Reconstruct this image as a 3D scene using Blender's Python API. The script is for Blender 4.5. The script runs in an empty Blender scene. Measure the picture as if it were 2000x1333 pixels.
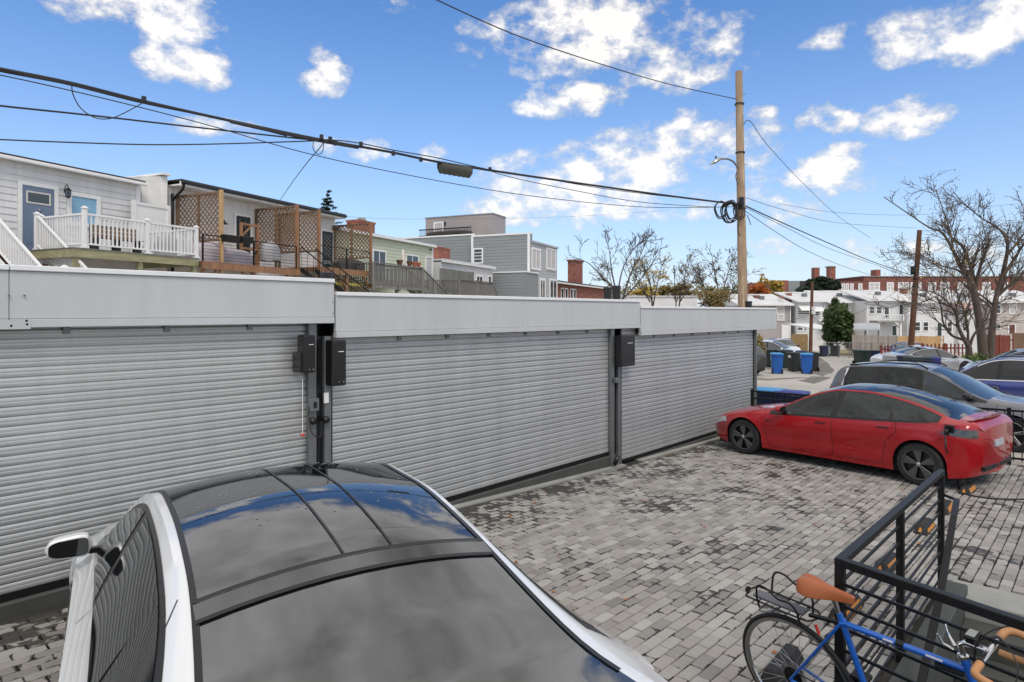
import bpy, bmesh, math, random
from mathutils import Vector, Matrix
random.seed(7)
SC = bpy.context.scene
COL = SC.collection
FPX, HOR = 1250.0, 611.0          # focal length and horizon measured on the 2000 px wide photograph
CZ = 2.75                         # eye height
ALPHA = math.atan(1150.0 / FPX)   # the garage row runs this far right of the view axis
SA, CA = math.sin(ALPHA), math.cos(ALPHA)
RT = Vector((SA, -CA, 0)); FW = Vector((CA, SA, 0))

# ------------------------------------------------------------------ camera
cam_d = bpy.data.cameras.new('camera'); cam = bpy.data.objects.new('camera', cam_d); COL.objects.link(cam)
cam_d.sensor_width = 36.0; cam_d.lens = 36.0 * FPX / 2000.0
cam_d.shift_y = -(666.5 - HOR) / 2000.0
cam_d.clip_start = 0.05; cam_d.clip_end = 3000
cam.location = (0, 0, CZ)
cam.rotation_euler = (math.radians(90), 0, math.atan2(FW.y, FW.x) - math.pi / 2)
SC.camera = cam

# ------------------------------------------------------------------ sky and sun
SUN_EL, SUN_AZ = math.radians(52), math.radians(215)     # azimuth of the sun, clockwise from +Y
world = bpy.data.worlds.new('World'); SC.world = world; world.use_nodes = True
SKY = 0.12
CLOUD = 0.97 / SKY
def sky_world():
    nt = world.node_tree; N = nt.nodes; L = nt.links; N.clear()
    def n(t, **k):
        x = N.new(t)
        for a, b in k.items(): setattr(x, a, b)
        return x
    def m(op, a, b=None, c=None, clamp=False):
        x = n('ShaderNodeMath', operation=op, use_clamp=clamp)
        for i, v in enumerate((a, b, c)):
            if v is None: continue
            if isinstance(v, (int, float)): x.inputs[i].default_value = v
            else: L.new(v, x.inputs[i])
        return x.outputs[0]
    def vm(op, a, b):
        x = n('ShaderNodeVectorMath', operation=op)
        for i, v in enumerate((a, b)):
            if isinstance(v, (tuple, Vector)): x.inputs[i].default_value = tuple(v)
            else: L.new(v, x.inputs[i])
        return x
    out = n('ShaderNodeOutputWorld'); bg = n('ShaderNodeBackground')
    sky = n('ShaderNodeTexSky', sky_type='NISHITA'); sky.sun_disc = False
    sky.sun_elevation = SUN_EL; sky.sun_rotation = SUN_AZ
    sky.air_density = 1.0; sky.dust_density = 0.0; sky.ozone_density = 4.0
    tc = n('ShaderNodeTexCoord'); D = tc.outputs['Generated']
    sep = n('ShaderNodeSeparateXYZ'); L.new(D, sep.inputs[0])
    z = sep.outputs['Z']
    # richer blue than the raw sky
    hs = n('ShaderNodeHueSaturation'); hs.inputs['Saturation'].default_value = 1.24; hs.inputs['Value'].default_value = 1.25
    hs.inputs['Hue'].default_value = 0.505
    L.new(sky.outputs[0], hs.inputs['Color'])
    hz = n('ShaderNodeMix', data_type='RGBA'); hz.inputs['B'].default_value = tuple(c * .76 / SKY for c in (.68, .79, 1.0)) + (1,)
    L.new(m('MULTIPLY', m('POWER', m('SUBTRACT', 1.0, m('ABSOLUTE', z), clamp=True), 4.5), .92), hz.inputs['Factor']); L.new(hs.outputs[0], hz.inputs['A'])
    # noise on the direction, stretched sideways like far cumulus
    mp = n('ShaderNodeMapping'); mp.inputs['Scale'].default_value = (1, 1, 1.5); L.new(D, mp.inputs['Vector'])
    def noise(sc, det, ro, off=0.0):
        x = n('ShaderNodeTexNoise'); x.inputs['Scale'].default_value = sc; x.inputs['Detail'].default_value = det
        x.inputs['Roughness'].default_value = ro
        if off:
            a = vm('ADD', mp.outputs[0], (off, off * .7, -off)); L.new(a.outputs[0], x.inputs['Vector'])
        else: L.new(mp.outputs[0], x.inputs['Vector'])
        return x.outputs['Fac']
    n1, n2, n3 = noise(13, 8, .6), noise(3.2, 3, .55, 3.1), noise(46, 5, .65, 7.7)
    # cumulus: where the cloud banks stand (compass direction and height), ragged by noise
    banks = [(290,25,150,55,1.0),(360,130,85,45,.95),(632,138,55,55,.95),(775,15,40,22,.6),(1150,75,310,75,1.0),(1330,110,150,70,.9),
             (1110,195,130,40,.9),(1330,275,190,60,1.0),(1480,300,70,40,.7),(1620,232,60,36,.9),(1770,228,75,42,.95),(1620,335,120,52,1.0),
             (1770,75,70,50,.9),(1930,40,140,70,.95),(1200,345,330,75,1.0),(1060,400,300,50,.7),(1300,400,330,60,.75),(450,255,120,24,.7),(690,290,80,34,.75),
             (845,297,34,24,.8),(1400,420,300,40,.5),(1800,500,300,34,.45),(1550,480,260,26,.4),(1650,70,90,26,.45),(1480,222,40,18,.6),(1280,185,40,20,.55)]
    dens = None
    for (px, py, rx, ry, w) in banks:
        c = (RT * ((px - 1000) / FPX) + FW + Vector((0, 0, (HOR - py) / FPX))).normalized()
        fwv = c; rtv = c.cross(Vector((0, 0, 1))).normalized(); upv = rtv.cross(c)
        mb = n('ShaderNodeMapping', vector_type='TEXTURE'); L.new(D, mb.inputs['Vector'])
        mb.inputs['Location'].default_value = c
        mb.inputs['Rotation'].default_value = Matrix((rtv, upv, -fwv)).transposed().to_euler()
        mb.inputs['Scale'].default_value = (rx * 1.0 / FPX, ry * 1.02 / FPX, .7)
        r2 = vm('DOT_PRODUCT', mb.outputs[0], mb.outputs[0]).outputs['Value']
        e = m('MULTIPLY', m('SUBTRACT', 1.16, r2, clamp=True), w * .86)
        dens = e if dens is None else m('MAXIMUM', dens, e)
    # elsewhere the same broken cumulus, thickening into a pale deck high overhead
    deck = m('MULTIPLY', m('ADD', m('SUBTRACT', z, 0.435), m('MULTIPLY', m('SUBTRACT', n2, .5), .16)), 8.0, clamp=True)
    fwd = vm('DOT_PRODUCT', D, FW).outputs['Value']
    away = m('MULTIPLY', m('SUBTRACT', 0.62, fwd), 3.0, clamp=True)
    wild = m('MULTIPLY', m('MULTIPLY', m('SUBTRACT', n2, 0.28), 4.0, clamp=True), away)
    dens = m('MAXIMUM', dens, m('MAXIMUM', wild, m('MULTIPLY', deck, 1.6)))
    rag = m('ADD', m('MULTIPLY', m('SUBTRACT', n1, .5), 3.3), m('MULTIPLY', m('SUBTRACT', n3, .5), .85))
    cov = m('MULTIPLY', m('ADD', m('SUBTRACT', dens, .36), m('MULTIPLY', m('MULTIPLY', rag, m('MULTIPLY', dens, 3.0, clamp=True)), m('SUBTRACT', 1.0, m('MULTIPLY', deck, .9)))), 1.65, clamp=True)
    cov = m('MULTIPLY', cov, m('ADD', m('MULTIPLY', n2, .5), .68, clamp=True))
    shade = m('ADD', .70, m('MULTIPLY', m('SUBTRACT', cov, m('MULTIPLY', n2, .95)), .46))
    shade = m('MULTIPLY', shade, m('SUBTRACT', 1.0, m('MULTIPLY', deck, m('ADD', .08, m('MULTIPLY', m('SUBTRACT', m('ADD', m('MULTIPLY', n2, .75), m('MULTIPLY', n1, .25)), .42), 1.9)))))
    cl = n('ShaderNodeCombineColor'); 
    for i, k in enumerate((1.03, 1.0, .965)): L.new(m('MULTIPLY', shade, k * CLOUD), cl.inputs[i])
    mx = n('ShaderNodeMix', data_type='RGBA'); L.new(cov, mx.inputs['Factor'])
    L.new(hz.outputs['Result'], mx.inputs['A']); L.new(cl.outputs[0], mx.inputs['B'])
    L.new(mx.outputs['Result'], bg.inputs['Color']); bg.inputs['Strength'].default_value = SKY
    L.new(bg.outputs[0], out.inputs[0])


sky_world()
sun_d = bpy.data.lights.new('sun', 'SUN'); sun = bpy.data.objects.new('sun', sun_d); COL.objects.link(sun)
sun_d.energy = 1.5; sun_d.angle = math.radians(22); sun_d.color = (1.0, .93, .84)
sd = Vector((math.sin(SUN_AZ) * math.cos(SUN_EL), math.cos(SUN_AZ) * math.cos(SUN_EL), math.sin(SUN_EL)))
sun.rotation_euler = (-sd).to_track_quat('-Z', 'Y').to_euler()
vs = SC.view_settings; vs.view_transform = 'Standard'; vs.look = 'None'; vs.exposure = 0.26; vs.gamma = 1.0; vs.use_curve_mapping = False

# ------------------------------------------------------------------ measuring helpers
def P(px, py, d):
    return RT * ((px - 1000) * d / FPX) + FW * d + Vector((0, 0, CZ + (HOR - py) * d / FPX))
def dY(px, Y): return Y / (SA - CA * (px - 1000) / FPX)
def onY(px, py, Y): return P(px, py, dY(px, Y))
def pl(tab, x):
    if x <= tab[0][0]: return tab[0][1]
    for (a, b), (c, d) in zip(tab, tab[1:]):
        if x <= c: return b + (d - b) * (x - a) / (c - a)
    return tab[-1][1]
GT = [(-60, 1.9), (-12, .70), (1.3, .39), (3.6, .28), (5.7, .215), (9.6, .055), (12, .0), (16, -.08), (20, -.15), (33, -.35), (53, -.95), (80, -1.85), (120, -2.3), (2000, -2.5)]
def G(x, y=6.2):
    return pl(GT, x) + .012 * (6.2 - min(6.2, max(-4, y))) * max(0, min(1, (30 - x) / 12))
def onG(px, py):
    d = 8.0
    for _ in range(40):
        p = P(px, py, d); d = .5 * d + .5 * (CZ - G(p.x, p.y)) * FPX / (py - HOR)
    p = P(px, py, d); p.z = G(p.x, p.y); return p
def GD(px, d):
    p = P(px, HOR, d); p.z = G(p.x, p.y); return p
# house row frame: runs this far right of the view axis
BETA = math.atan(560.0 / FPX); SB, CB = math.sin(BETA), math.cos(BETA)
ROWM = Matrix.Rotation(math.atan2(FW.y, FW.x) - BETA, 4, 'Z')
def row(px, py, t):
    x = (px - 1000) / FPX; d = t / (SB - CB * x)
    return d * (CB + SB * x), t, CZ + (HOR - py) * d / FPX
def rows_at(px, s, py=HOR):
    x = (px - 1000) / FPX; d = s / (CB + SB * x)
    return s, d * (SB - CB * x), CZ + (HOR - py) * d / FPX
CAMM = Matrix.Rotation(math.atan2(FW.y, FW.x) - math.pi / 2, 4, 'Z')   # x right, y along the view axis
def cv(px, py, d): return ((px - 1000) * d / FPX, d, CZ + (HOR - py) * d / FPX)
I4 = Matrix.Identity(4)
def TR(x, y, z=0, rz=0): return Matrix.Translation((x, y, z)) @ Matrix.Rotation(rz, 4, 'Z')

# ------------------------------------------------------------------ materials
def mat(name, col, rough=.6, metal=0.0, var=0.0, vs=4.0, vs2=None, bump=0.0, bs=60.0, spec=.5, coat=0.0, ior=None, stretch=None, dirt=0, rnd=0.0, trans=0, emit=None, sub=None):
    m = bpy.data.materials.new(name); m.use_nodes = True
    N = m.node_tree.nodes; L = m.node_tree.links; b = N['Principled BSDF']
    b.inputs['Base Color'].default_value = (*col, 1); b.inputs['Roughness'].default_value = rough
    b.inputs['Metallic'].default_value = metal; b.inputs['Specular IOR Level'].default_value = spec
    b.inputs['Coat Weight'].default_value = coat; b.inputs['Coat Roughness'].default_value = .03
    if ior: b.inputs['IOR'].default_value = ior
    if trans: b.inputs['Transmission Weight'].default_value = trans
    if var or bump or dirt or rnd:
        tc = N.new('ShaderNodeTexCoord'); mp = N.new('ShaderNodeMapping'); L.new(tc.outputs['Object'], mp.inputs[0])
        if stretch: mp.inputs['Scale'].default_value = stretch
        src = None
        if var or rnd:
            nz = N.new('ShaderNodeTexNoise'); nz.inputs['Scale'].default_value = vs; nz.inputs['Detail'].default_value = 6; nz.inputs['Roughness'].default_value = .65
            L.new(mp.outputs[0], nz.inputs['Vector'])
            mr = N.new('ShaderNodeMapRange'); mr.inputs['From Min'].default_value = .3; mr.inputs['From Max'].default_value = .7
            mr.inputs['To Min'].default_value = 1 - var; mr.inputs['To Max'].default_value = 1 + var
            L.new(nz.outputs['Fac'], mr.inputs['Value']); fac = mr.outputs[0]
            if rnd:
                oi = N.new('ShaderNodeObjectInfo'); m2 = N.new('ShaderNodeMapRange')
                m2.inputs['To Min'].default_value = 1 - rnd; m2.inputs['To Max'].default_value = 1 + rnd; L.new(oi.outputs['Random'], m2.inputs['Value'])
                mm = N.new('ShaderNodeMath'); mm.operation = 'MULTIPLY'; L.new(fac, mm.inputs[0]); L.new(m2.outputs[0], mm.inputs[1]); fac = mm.outputs[0]
            vmx = N.new('ShaderNodeVectorMath'); vmx.operation = 'SCALE'; vmx.inputs[0].default_value = col; L.new(fac, vmx.inputs['Scale'])
            src = vmx.outputs[0]
            if sub:
                mx = N.new('ShaderNodeMix'); mx.data_type = 'RGBA'
                n3 = N.new('ShaderNodeTexNoise'); n3.inputs['Scale'].default_value = vs * .45; n3.inputs['Detail'].default_value = 7
                L.new(mp.outputs[0], n3.inputs['Vector'])
                r3 = N.new('ShaderNodeMapRange'); r3.inputs['From Min'].default_value = sub[1]; r3.inputs['From Max'].default_value = sub[1] + .12; L.new(n3.outputs['Fac'], r3.inputs['Value'])
                L.new(r3.outputs[0], mx.inputs['Factor']); L.new(src, mx.inputs['A']); mx.inputs['B'].default_value = (*sub[0], 1); src = mx.outputs['Result']
            L.new(src, b.inputs['Base Color'])
            r2 = N.new('ShaderNodeMapRange'); r2.inputs['To Min'].default_value = max(.02, rough - .08 * min(1, rough * 3)); r2.inputs['To Max'].default_value = min(1, rough + .08 * min(1, rough * 3))
            L.new(nz.outputs['Fac'], r2.inputs['Value']); L.new(r2.outputs[0], b.inputs['Roughness'])
        if bump:
            n2 = N.new('ShaderNodeTexNoise'); n2.inputs['Scale'].default_value = bs; n2.inputs['Detail'].default_value = 5; L.new(mp.outputs[0], n2.inputs['Vector'])
            bp = N.new('ShaderNodeBump'); bp.inputs['Strength'].default_value = bump; bp.inputs['Distance'].default_value = .01
            L.new(n2.outputs['Fac'], bp.inputs['Height']); L.new(bp.outputs[0], b.inputs['Normal'])
    return m

M = {}
M['fascia'] = mat('painted_fascia', (.53, .55, .56), .45, var=.05, vs=1.1, stretch=(1.6, 1, .5), bump=.05, bs=9)
M['cap'] = mat('white_cap', (.80, .81, .82), .4, var=.03)
M['galv'] = mat('galvanised_slats', (.48, .49, .485), .38, metal=.45, var=.07, vs=1.6, stretch=(.35, 1, 9), rnd=.05)
M['steel'] = mat('galvanised_post', (.20, .21, .215), .45, metal=.6, var=.15, vs=4)
M['black'] = mat('black_steel', (.009, .009, .010), .5, var=.25, vs=8, spec=.3)
M['blackpl'] = mat('black_plastic', (.010, .010, .011), .32, var=.2, vs=6)
M['rubber'] = mat('rubber', (.016, .016, .017), .75, var=.25, vs=9, bump=.2)
M['white'] = mat('white_vinyl', (.80, .80, .79), .42, var=.03, vs=2)
M['siding'] = mat('white_siding', (.72, .72, .715), .5, var=.045, vs=1.3, stretch=(.4, 1, 2), rnd=.03)
M['stucco'] = mat('white_boards', (.74, .735, .71), .6, var=.06, vs=2)
M['trim'] = mat('white_trim', (.82, .82, .81), .45, var=.03)
M['greensid'] = mat('pale_green_siding', (.57, .61, .46), .5, var=.05, vs=1.5)
M['greysid'] = mat('grey_siding', (.25, .27, .275), .55, var=.07, vs=1.0, stretch=(.3, .3, 2))
M['greysid2'] = mat('light_grey_siding', (.44, .455, .46), .55, var=.06, vs=1.0)
M['taupe'] = mat('taupe_boards', (.37, .335, .33), .55, var=.05, vs=1.5)
M['brick'] = None
def streaks(m, lo=.78, hi=1.1, sc=(2.2, 2.2, .22), amt=1.0):
    N = m.node_tree.nodes; L = m.node_tree.links; b = N['Principled BSDF']; src = b.inputs['Base Color'].links[0].from_socket
    g = N.new('ShaderNodeNewGeometry'); mp = N.new('ShaderNodeMapping'); mp.inputs['Scale'].default_value = sc; L.new(g.outputs['Position'], mp.inputs[0])
    n = N.new('ShaderNodeTexNoise'); n.inputs['Scale'].default_value = 1.6; n.inputs['Detail'].default_value = 7; n.inputs['Roughness'].default_value = .7; L.new(mp.outputs[0], n.inputs['Vector'])
    r = N.new('ShaderNodeMapRange'); r.inputs['From Min'].default_value = .32; r.inputs['From Max'].default_value = .68; r.inputs['To Min'].default_value = lo; r.inputs['To Max'].default_value = hi; L.new(n.outputs['Fac'], r.inputs['Value'])
    v = N.new('ShaderNodeVectorMath'); v.operation = 'SCALE'; L.new(src, v.inputs[0]); L.new(r.outputs[0], v.inputs['Scale']); L.new(v.outputs[0], b.inputs['Base Color'])
streaks(M['galv'], .90, 1.05); streaks(M['fascia'], .93, 1.04, (1.2, 1.2, .3)); streaks(M['siding'], .88, 1.05); streaks(M['stucco'], .88, 1.05)
M['doorblue'] = mat('slate_blue_door', (.15, .20, .29), .4, var=.05)
M['doordark'] = mat('dark_green_door', (.028, .045, .045), .4, var=.1)
M['glass'] = mat('window_glass', (.02, .028, .034), .05, spec=.8, ior=1.6)
M['blind'] = mat('window_blind', (.23, .45, .62), .35, var=.12, vs=3, stretch=(.6, 1, 6))
M['curtain'] = mat('pale_curtain', (.55, .52, .51), .5, var=.08, vs=3)
M['cedar'] = mat('cedar_wood', (.29, .15, .075), .65, var=.28, vs=5, stretch=(1, 1, .3), rnd=.12)
M['lattice'] = mat('lattice_wood', (.19, .115, .066), .7, var=.3, vs=4, rnd=.1)
M['oldwood'] = mat('weathered_wood', (.20, .195, .18), .8, var=.3, vs=6, bump=.2, rnd=.12)
M['greenwood'] = mat('treated_timber', (.33, .31, .18), .75, var=.28, vs=4, stretch=(.4, 1, 2), sub=((.19, .22, .09), .55))
M['fencewood'] = mat('fence_wood', (.34, .30, .26), .8, var=.25, vs=3, rnd=.14)
M['newfence'] = mat('tan_fence', (.52, .33, .16), .75, var=.15, vs=3, rnd=.1)
M['rustfence'] = mat('rust_red_fence', (.20, .045, .030), .7, var=.25, rnd=.15)
M['bamboo'] = mat('reed_fence', (.30, .20, .09), .8, var=.3, vs=14, stretch=(1, 1, .15))
M['polewood'] = mat('pole_wood', (.36, .255, .165), .8, var=.30, vs=5, stretch=(3, 3, .35), bump=.5, bs=20, sub=((.55, .42, .28), .58))
M['darkpole'] = mat('dark_pole_wood', (.13, .055, .03), .8, var=.3, vs=4, stretch=(2, 2, .4))
M['wire'] = mat('cable', (.018, .018, .02), .6)
M['conc'] = mat('concrete', (.30, .30, .275), .8, var=.14, vs=2.4, bump=.25, bs=90)
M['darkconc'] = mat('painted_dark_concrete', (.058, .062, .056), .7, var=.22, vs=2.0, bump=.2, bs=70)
M['bark'] = mat('bark', (.10, .076, .06), .9, var=.35, vs=6, stretch=(2, 2, .5), bump=.6, bs=25)
M['bark2'] = mat('grey_bark', (.085, .068, .056), .9, var=.3, vs=5)
M['roofwhite'] = mat('coated_white_roof', (.66, .66, .66), .6, var=.13, vs=1.2, sub=((.36, .36, .35), .60))
M['roofdark'] = mat('roofing_felt', (.055, .05, .048), .8, var=.2)
M['binblue'] = mat('bin_blue', (.012, .105, .40), .42, var=.10)
M['binlid'] = mat('bin_lid_blue', (.05, .27, .55), .4, var=.08)
M['bindark'] = mat('bin_dark', (.018, .022, .022), .45, var=.2)
M['bingreen'] = mat('bin_green', (.022, .040, .034), .45, var=.2)
M['binnavy'] = mat('bin_navy', (.010, .018, .065), .42, var=.15)
M['mark'] = mat('white_print', (.8, .8, .8), .5)
M['yellow'] = mat('amber_reflective', (.55, .22, .025), .4, var=.12)
M['redpl'] = mat('red_handle', (.55, .04, .03), .4)
M['terra'] = mat('terracotta', (.38, .13, .07), .7, var=.15)
M['brown'] = mat('brown_plastic', (.13, .055, .035), .55, var=.1)
M['cloth'] = mat('pale_lilac_cover', (.42, .38, .42), .8, var=.12, vs=3)
M['cloth2'] = mat('grey_cover', (.34, .34, .36), .8, var=.12, vs=3)
M['canvas'] = mat('cream_canvas', (.68, .64, .58), .8, var=.08)
M['chrome'] = mat('chrome', (.78, .78, .78), .15, metal=1)
M['alloy'] = mat('alloy', (.52, .53, .54), .28, metal=1, var=.06)
M['saddle'] = mat('tan_leather', (.36, .105, .036), .38, var=.12, vs=5, bump=.12, bs=160)
M['tape'] = mat('tan_bar_tape', (.48, .24, .10), .6, var=.10, vs=9, bump=.3, bs=70)
M['bikeblue'] = mat('bike_blue', (.012, .12, .52), .25, coat=.8, var=.08)
M['tyre'] = mat('tyre', (.018, .018, .019), .7, var=.2, vs=10)
M['spoke'] = mat('spoke', (.55, .55, .55), .3, metal=1)
M['red'] = mat('red_paint', (.35, .002, .007), .3, coat=.8, spec=.35)
M['whitep'] = mat('white_paint', (.74, .755, .765), .3, coat=1, var=.015)
M['greyp'] = mat('grey_paint', (.17, .175, .185), .32, metal=.55, coat=1, var=.03)
M['bluep'] = mat('blue_paint', (.045, .065, .26), .3, metal=.4, coat=1, var=.03)
M['blackp'] = mat('black_paint', (.018, .018, .02), .3, coat=1, var=.05)
M['silverp'] = mat('silver_paint', (.50, .51, .53), .3, metal=.5, coat=1, var=.03)
M['iceblue'] = mat('pale_blue_paint', (.30, .38, .50), .3, metal=.5, coat=1, var=.03)
M['cherry'] = mat('cherry_paint', (.48, .03, .035), .3, coat=1, var=.03)
M['carglass'] = mat('car_glass', (.030, .038, .038), .02, spec=.8, ior=1.85)
def thin_glass(name, tint, ior=1.7):
    m = bpy.data.materials.new(name); m.use_nodes = True; N = m.node_tree.nodes; L = m.node_tree.links; N.remove(N['Principled BSDF'])
    t = N.new('ShaderNodeBsdfTransparent'); t.inputs[0].default_value = (*tint, 1); g = N.new('ShaderNodeBsdfGlossy'); g.inputs['Roughness'].default_value = .01; g.inputs['Color'].default_value = (.9, .95, .95, 1)
    f = N.new('ShaderNodeFresnel'); f.inputs['IOR'].default_value = ior; mx = N.new('ShaderNodeMixShader'); L.new(f.outputs[0], mx.inputs[0]); L.new(t.outputs[0], mx.inputs[1]); L.new(g.outputs[0], mx.inputs[2])
    L.new(mx.outputs[0], N['Material Output'].inputs['Surface']); return m
M['clearglass'] = thin_glass('clear_car_glass', (.62, .70, .68), 1.75); M['tintglass'] = thin_glass('tinted_car_glass', (.16, .17, .18), 1.6)
M['cabin'] = mat('cabin_trim', (.035, .035, .037), .7, var=.15); M['seat'] = mat('seat_fabric', (.05, .05, .052), .75, var=.15)
M['roofglass2'] = mat('dark_roof_glass', (.010, .011, .013), .03, spec=.5, ior=1.6)
M['privglass'] = mat('privacy_glass', (.008, .009, .010), .04, spec=.6, ior=1.55)
M['roofglass'] = mat('panoramic_glass', (.008, .009, .012), .03, spec=.7, ior=2.3)
M['carblack'] = mat('car_black_trim', (.012, .012, .013), .35)
M['wheelgrey'] = mat('aero_cover', (.085, .088, .093), .4, metal=.3, var=.1)
M['taillamp'] = mat('tail_lamp', (.30, .012, .02), .15, coat=1)
M['headlamp'] = mat('head_lamp', (.42, .44, .46), .1, coat=1)
M['skin'] = None
def brick_mat(name, c1, c2, mortar, sc):
    m = mat(name, c1, .85); N = m.node_tree.nodes; L = m.node_tree.links; b = N['Principled BSDF']
    tc = N.new('ShaderNodeTexCoord'); sp = N.new('ShaderNodeSeparateXYZ'); L.new(tc.outputs['Object'], sp.inputs[0])
    ad = N.new('ShaderNodeMath'); ad.operation = 'ADD'; L.new(sp.outputs[0], ad.inputs[0]); L.new(sp.outputs[1], ad.inputs[1])
    cb = N.new('ShaderNodeCombineXYZ'); L.new(ad.outputs[0], cb.inputs[0]); L.new(sp.outputs[2], cb.inputs[1])
    br = N.new('ShaderNodeTexBrick'); br.inputs['Scale'].default_value = sc; L.new(cb.outputs[0], br.inputs['Vector'])
    br.inputs['Color1'].default_value = (*c1, 1); br.inputs['Color2'].default_value = (*c2, 1); br.inputs['Mortar'].default_value = (*mortar, 1)
    br.inputs['Mortar Size'].default_value = .018
    nz = N.new('ShaderNodeTexNoise'); nz.inputs['Scale'].default_value = 2.2; nz.inputs['Detail'].default_value = 6; L.new(tc.outputs['Object'], nz.inputs['Vector'])
    mr = N.new('ShaderNodeMapRange'); mr.inputs['From Min'].default_value = .3; mr.inputs['From Max'].default_value = .7; mr.inputs['To Min'].default_value = .65; mr.inputs['To Max'].default_value = 1.35; L.new(nz.outputs['Fac'], mr.inputs['Value'])
    v = N.new('ShaderNodeVectorMath'); v.operation = 'SCALE'; L.new(br.outputs['Color'], v.inputs[0]); L.new(mr.outputs[0], v.inputs['Scale']); L.new(v.outputs[0], b.inputs['Base Color'])
    return m
M['brick'] = brick_mat('red_brick', (.30, .085, .05), (.24, .065, .04), (.28, .22, .19), 2.2)
M['brickdk'] = brick_mat('brown_red_brick', (.23, .07, .05), (.17, .05, .035), (.24, .18, .15), 1.6)

# ------------------------------------------------------------------ mesh builder
WM = {}
class MB:
    def __init__(s): s.v = []; s.f = []; s.tag = []; s.uv = None
    def add(s, vs, fs, t=0):
        k = len(s.v); s.v += [tuple(p) for p in vs]; s.f += [tuple(i + k for i in f) for f in fs]; s.tag += [t] * len(fs); return s
    def box(s, x0, x1, y0, y1, z0, z1):
        return s.add([(x0,y0,z0),(x1,y0,z0),(x1,y1,z0),(x0,y1,z0),(x0,y0,z1),(x1,y0,z1),(x1,y1,z1),(x0,y1,z1)],
                     [(0,3,2,1),(4,5,6,7),(0,1,5,4),(1,2,6,5),(2,3,7,6),(3,0,4,7)])
    def hexa(s, b, t):
        return s.add(list(b) + list(t), [(0,3,2,1),(4,5,6,7),(0,1,5,4),(1,2,6,5),(2,3,7,6),(3,0,4,7)])
    def bar(s, p, q, w, h, up=(0, 0, 1)):
        p, q = Vector(p), Vector(q); d = (q - p).normalized(); u = Vector(up)
        if abs(d.dot(u)) > .98: u = Vector((1, 0, 0))
        a = d.cross(u).normalized() * (w / 2); b = a.cross(d).normalized() * (h / 2)
        return s.hexa([p-a-b, p+a-b, p+a+b, p-a+b], [q-a-b, q+a-b, q+a+b, q-a+b])
    def tube(s, pts, r, n=8, cap=True):
        pts = [Vector(p) for p in pts]; m = len(pts); rr = r if isinstance(r, (list, tuple)) else [r] * m
        vs = []; prev = None
        for i in range(m):
            d = (pts[min(i + 1, m - 1)] - pts[max(i - 1, 0)])
            d = d.normalized() if d.length > 1e-9 else Vector((0, 0, 1))
            if prev is None:
                u = Vector((0, 0, 1)) if abs(d.z) < .95 else Vector((1, 0, 0)); a = d.cross(u).normalized()
            else:
                a = (prev - d * prev.dot(d)); a = a.normalized() if a.length > 1e-6 else d.orthogonal().normalized()
            prev = a; b = d.cross(a)
            for k in range(n):
                t = 2 * math.pi * k / n; vs.append(pts[i] + (a * math.cos(t) + b * math.sin(t)) * rr[i])
        fs = [(i*n+k, i*n+(k+1)%n, (i+1)*n+(k+1)%n, (i+1)*n+k) for i in range(m-1) for k in range(n)]
        if cap: fs += [tuple(range(n-1, -1, -1)), tuple(range((m-1)*n, m*n))]
        return s.add(vs, fs)
    def lathe(s, prof, n=24, o=(0,0,0), ax='Z', closed=False, cap=True):
        o = Vector(o); vs = []; m = len(prof)
        for (r, h) in prof:
            for k in range(n):
                t = 2 * math.pi * k / n; c, d = r * math.cos(t), r * math.sin(t)
                vs.append(o + (Vector((c, d, h)) if ax == 'Z' else Vector((c, h, d)) if ax == 'Y' else Vector((h, c, d))))
        fs = [(i*n+k, i*n+(k+1)%n, ((i+1)%m)*n+(k+1)%n, ((i+1)%m)*n+k) for i in range(m if closed else m-1) for k in range(n)]
        if not closed and cap:
            if prof[0][0] > 1e-6: fs.append(tuple(range(n-1, -1, -1)))
            if prof[-1][0] > 1e-6: fs.append(tuple(range((m-1)*n, m*n)))
        return s.add(vs, fs)
    def prism(s, poly, y0, y1, ax='Y'):
        n = len(poly)
        f = (lambda a, b, y: (a, y, b)) if ax == 'Y' else (lambda a, b, y: (y, a, b)) if ax == 'X' else (lambda a, b, y: (a, b, y))
        vs = [f(a, b, y0) for a, b in poly] + [f(a, b, y1) for a, b in poly]
        return s.add(vs, [tuple(range(n)), tuple(range(2*n-1, n-1, -1))] + [(i, i+n, (i+1)%n+n, (i+1)%n) for i in range(n)])
    def grid(s, rows, closed=False):
        m, n = len(rows), len(rows[0]); vs = [p for r in rows for p in r]
        return s.add(vs, [(i*n+j, i*n+(j+1)%n, (i+1)*n+(j+1)%n, (i+1)*n+j) for i in range(m-1) for j in range(n if closed else n-1)])
    def build(s, name, m, parent=None, W=I4, smooth=False, bevel=0, fix=True, recenter=True, seg=1):
        c = Vector((0, 0, 0))
        if recenter and s.v:
            xs, ys, zs = zip(*s.v); c = Vector(((min(xs)+max(xs))/2, (min(ys)+max(ys))/2, min(zs)))
        me = bpy.data.meshes.new(name)
        me.from_pydata([(v[0]-c.x, v[1]-c.y, v[2]-c.z) for v in s.v], [], s.f); 
        if fix:
            bm = bmesh.new(); bm.from_mesh(me); bmesh.ops.recalc_face_normals(bm, faces=bm.faces); bm.to_mesh(me); bm.free()
        me.materials.append(M[m] if isinstance(m, str) else m)
        if smooth: me.polygons.foreach_set('use_smooth', [True] * len(me.polygons))
        if smooth == 'auto': me.set_sharp_from_angle(angle=math.radians(38))
        o = bpy.data.objects.new(name, me)
        link(o, parent, W @ Matrix.Translation(c))
        if bevel:
            b = o.modifiers.new('bevel', 'BEVEL'); b.width = bevel; b.segments = seg; b.limit_method = 'ANGLE'; b.angle_limit = math.radians(40)
        return o
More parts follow.
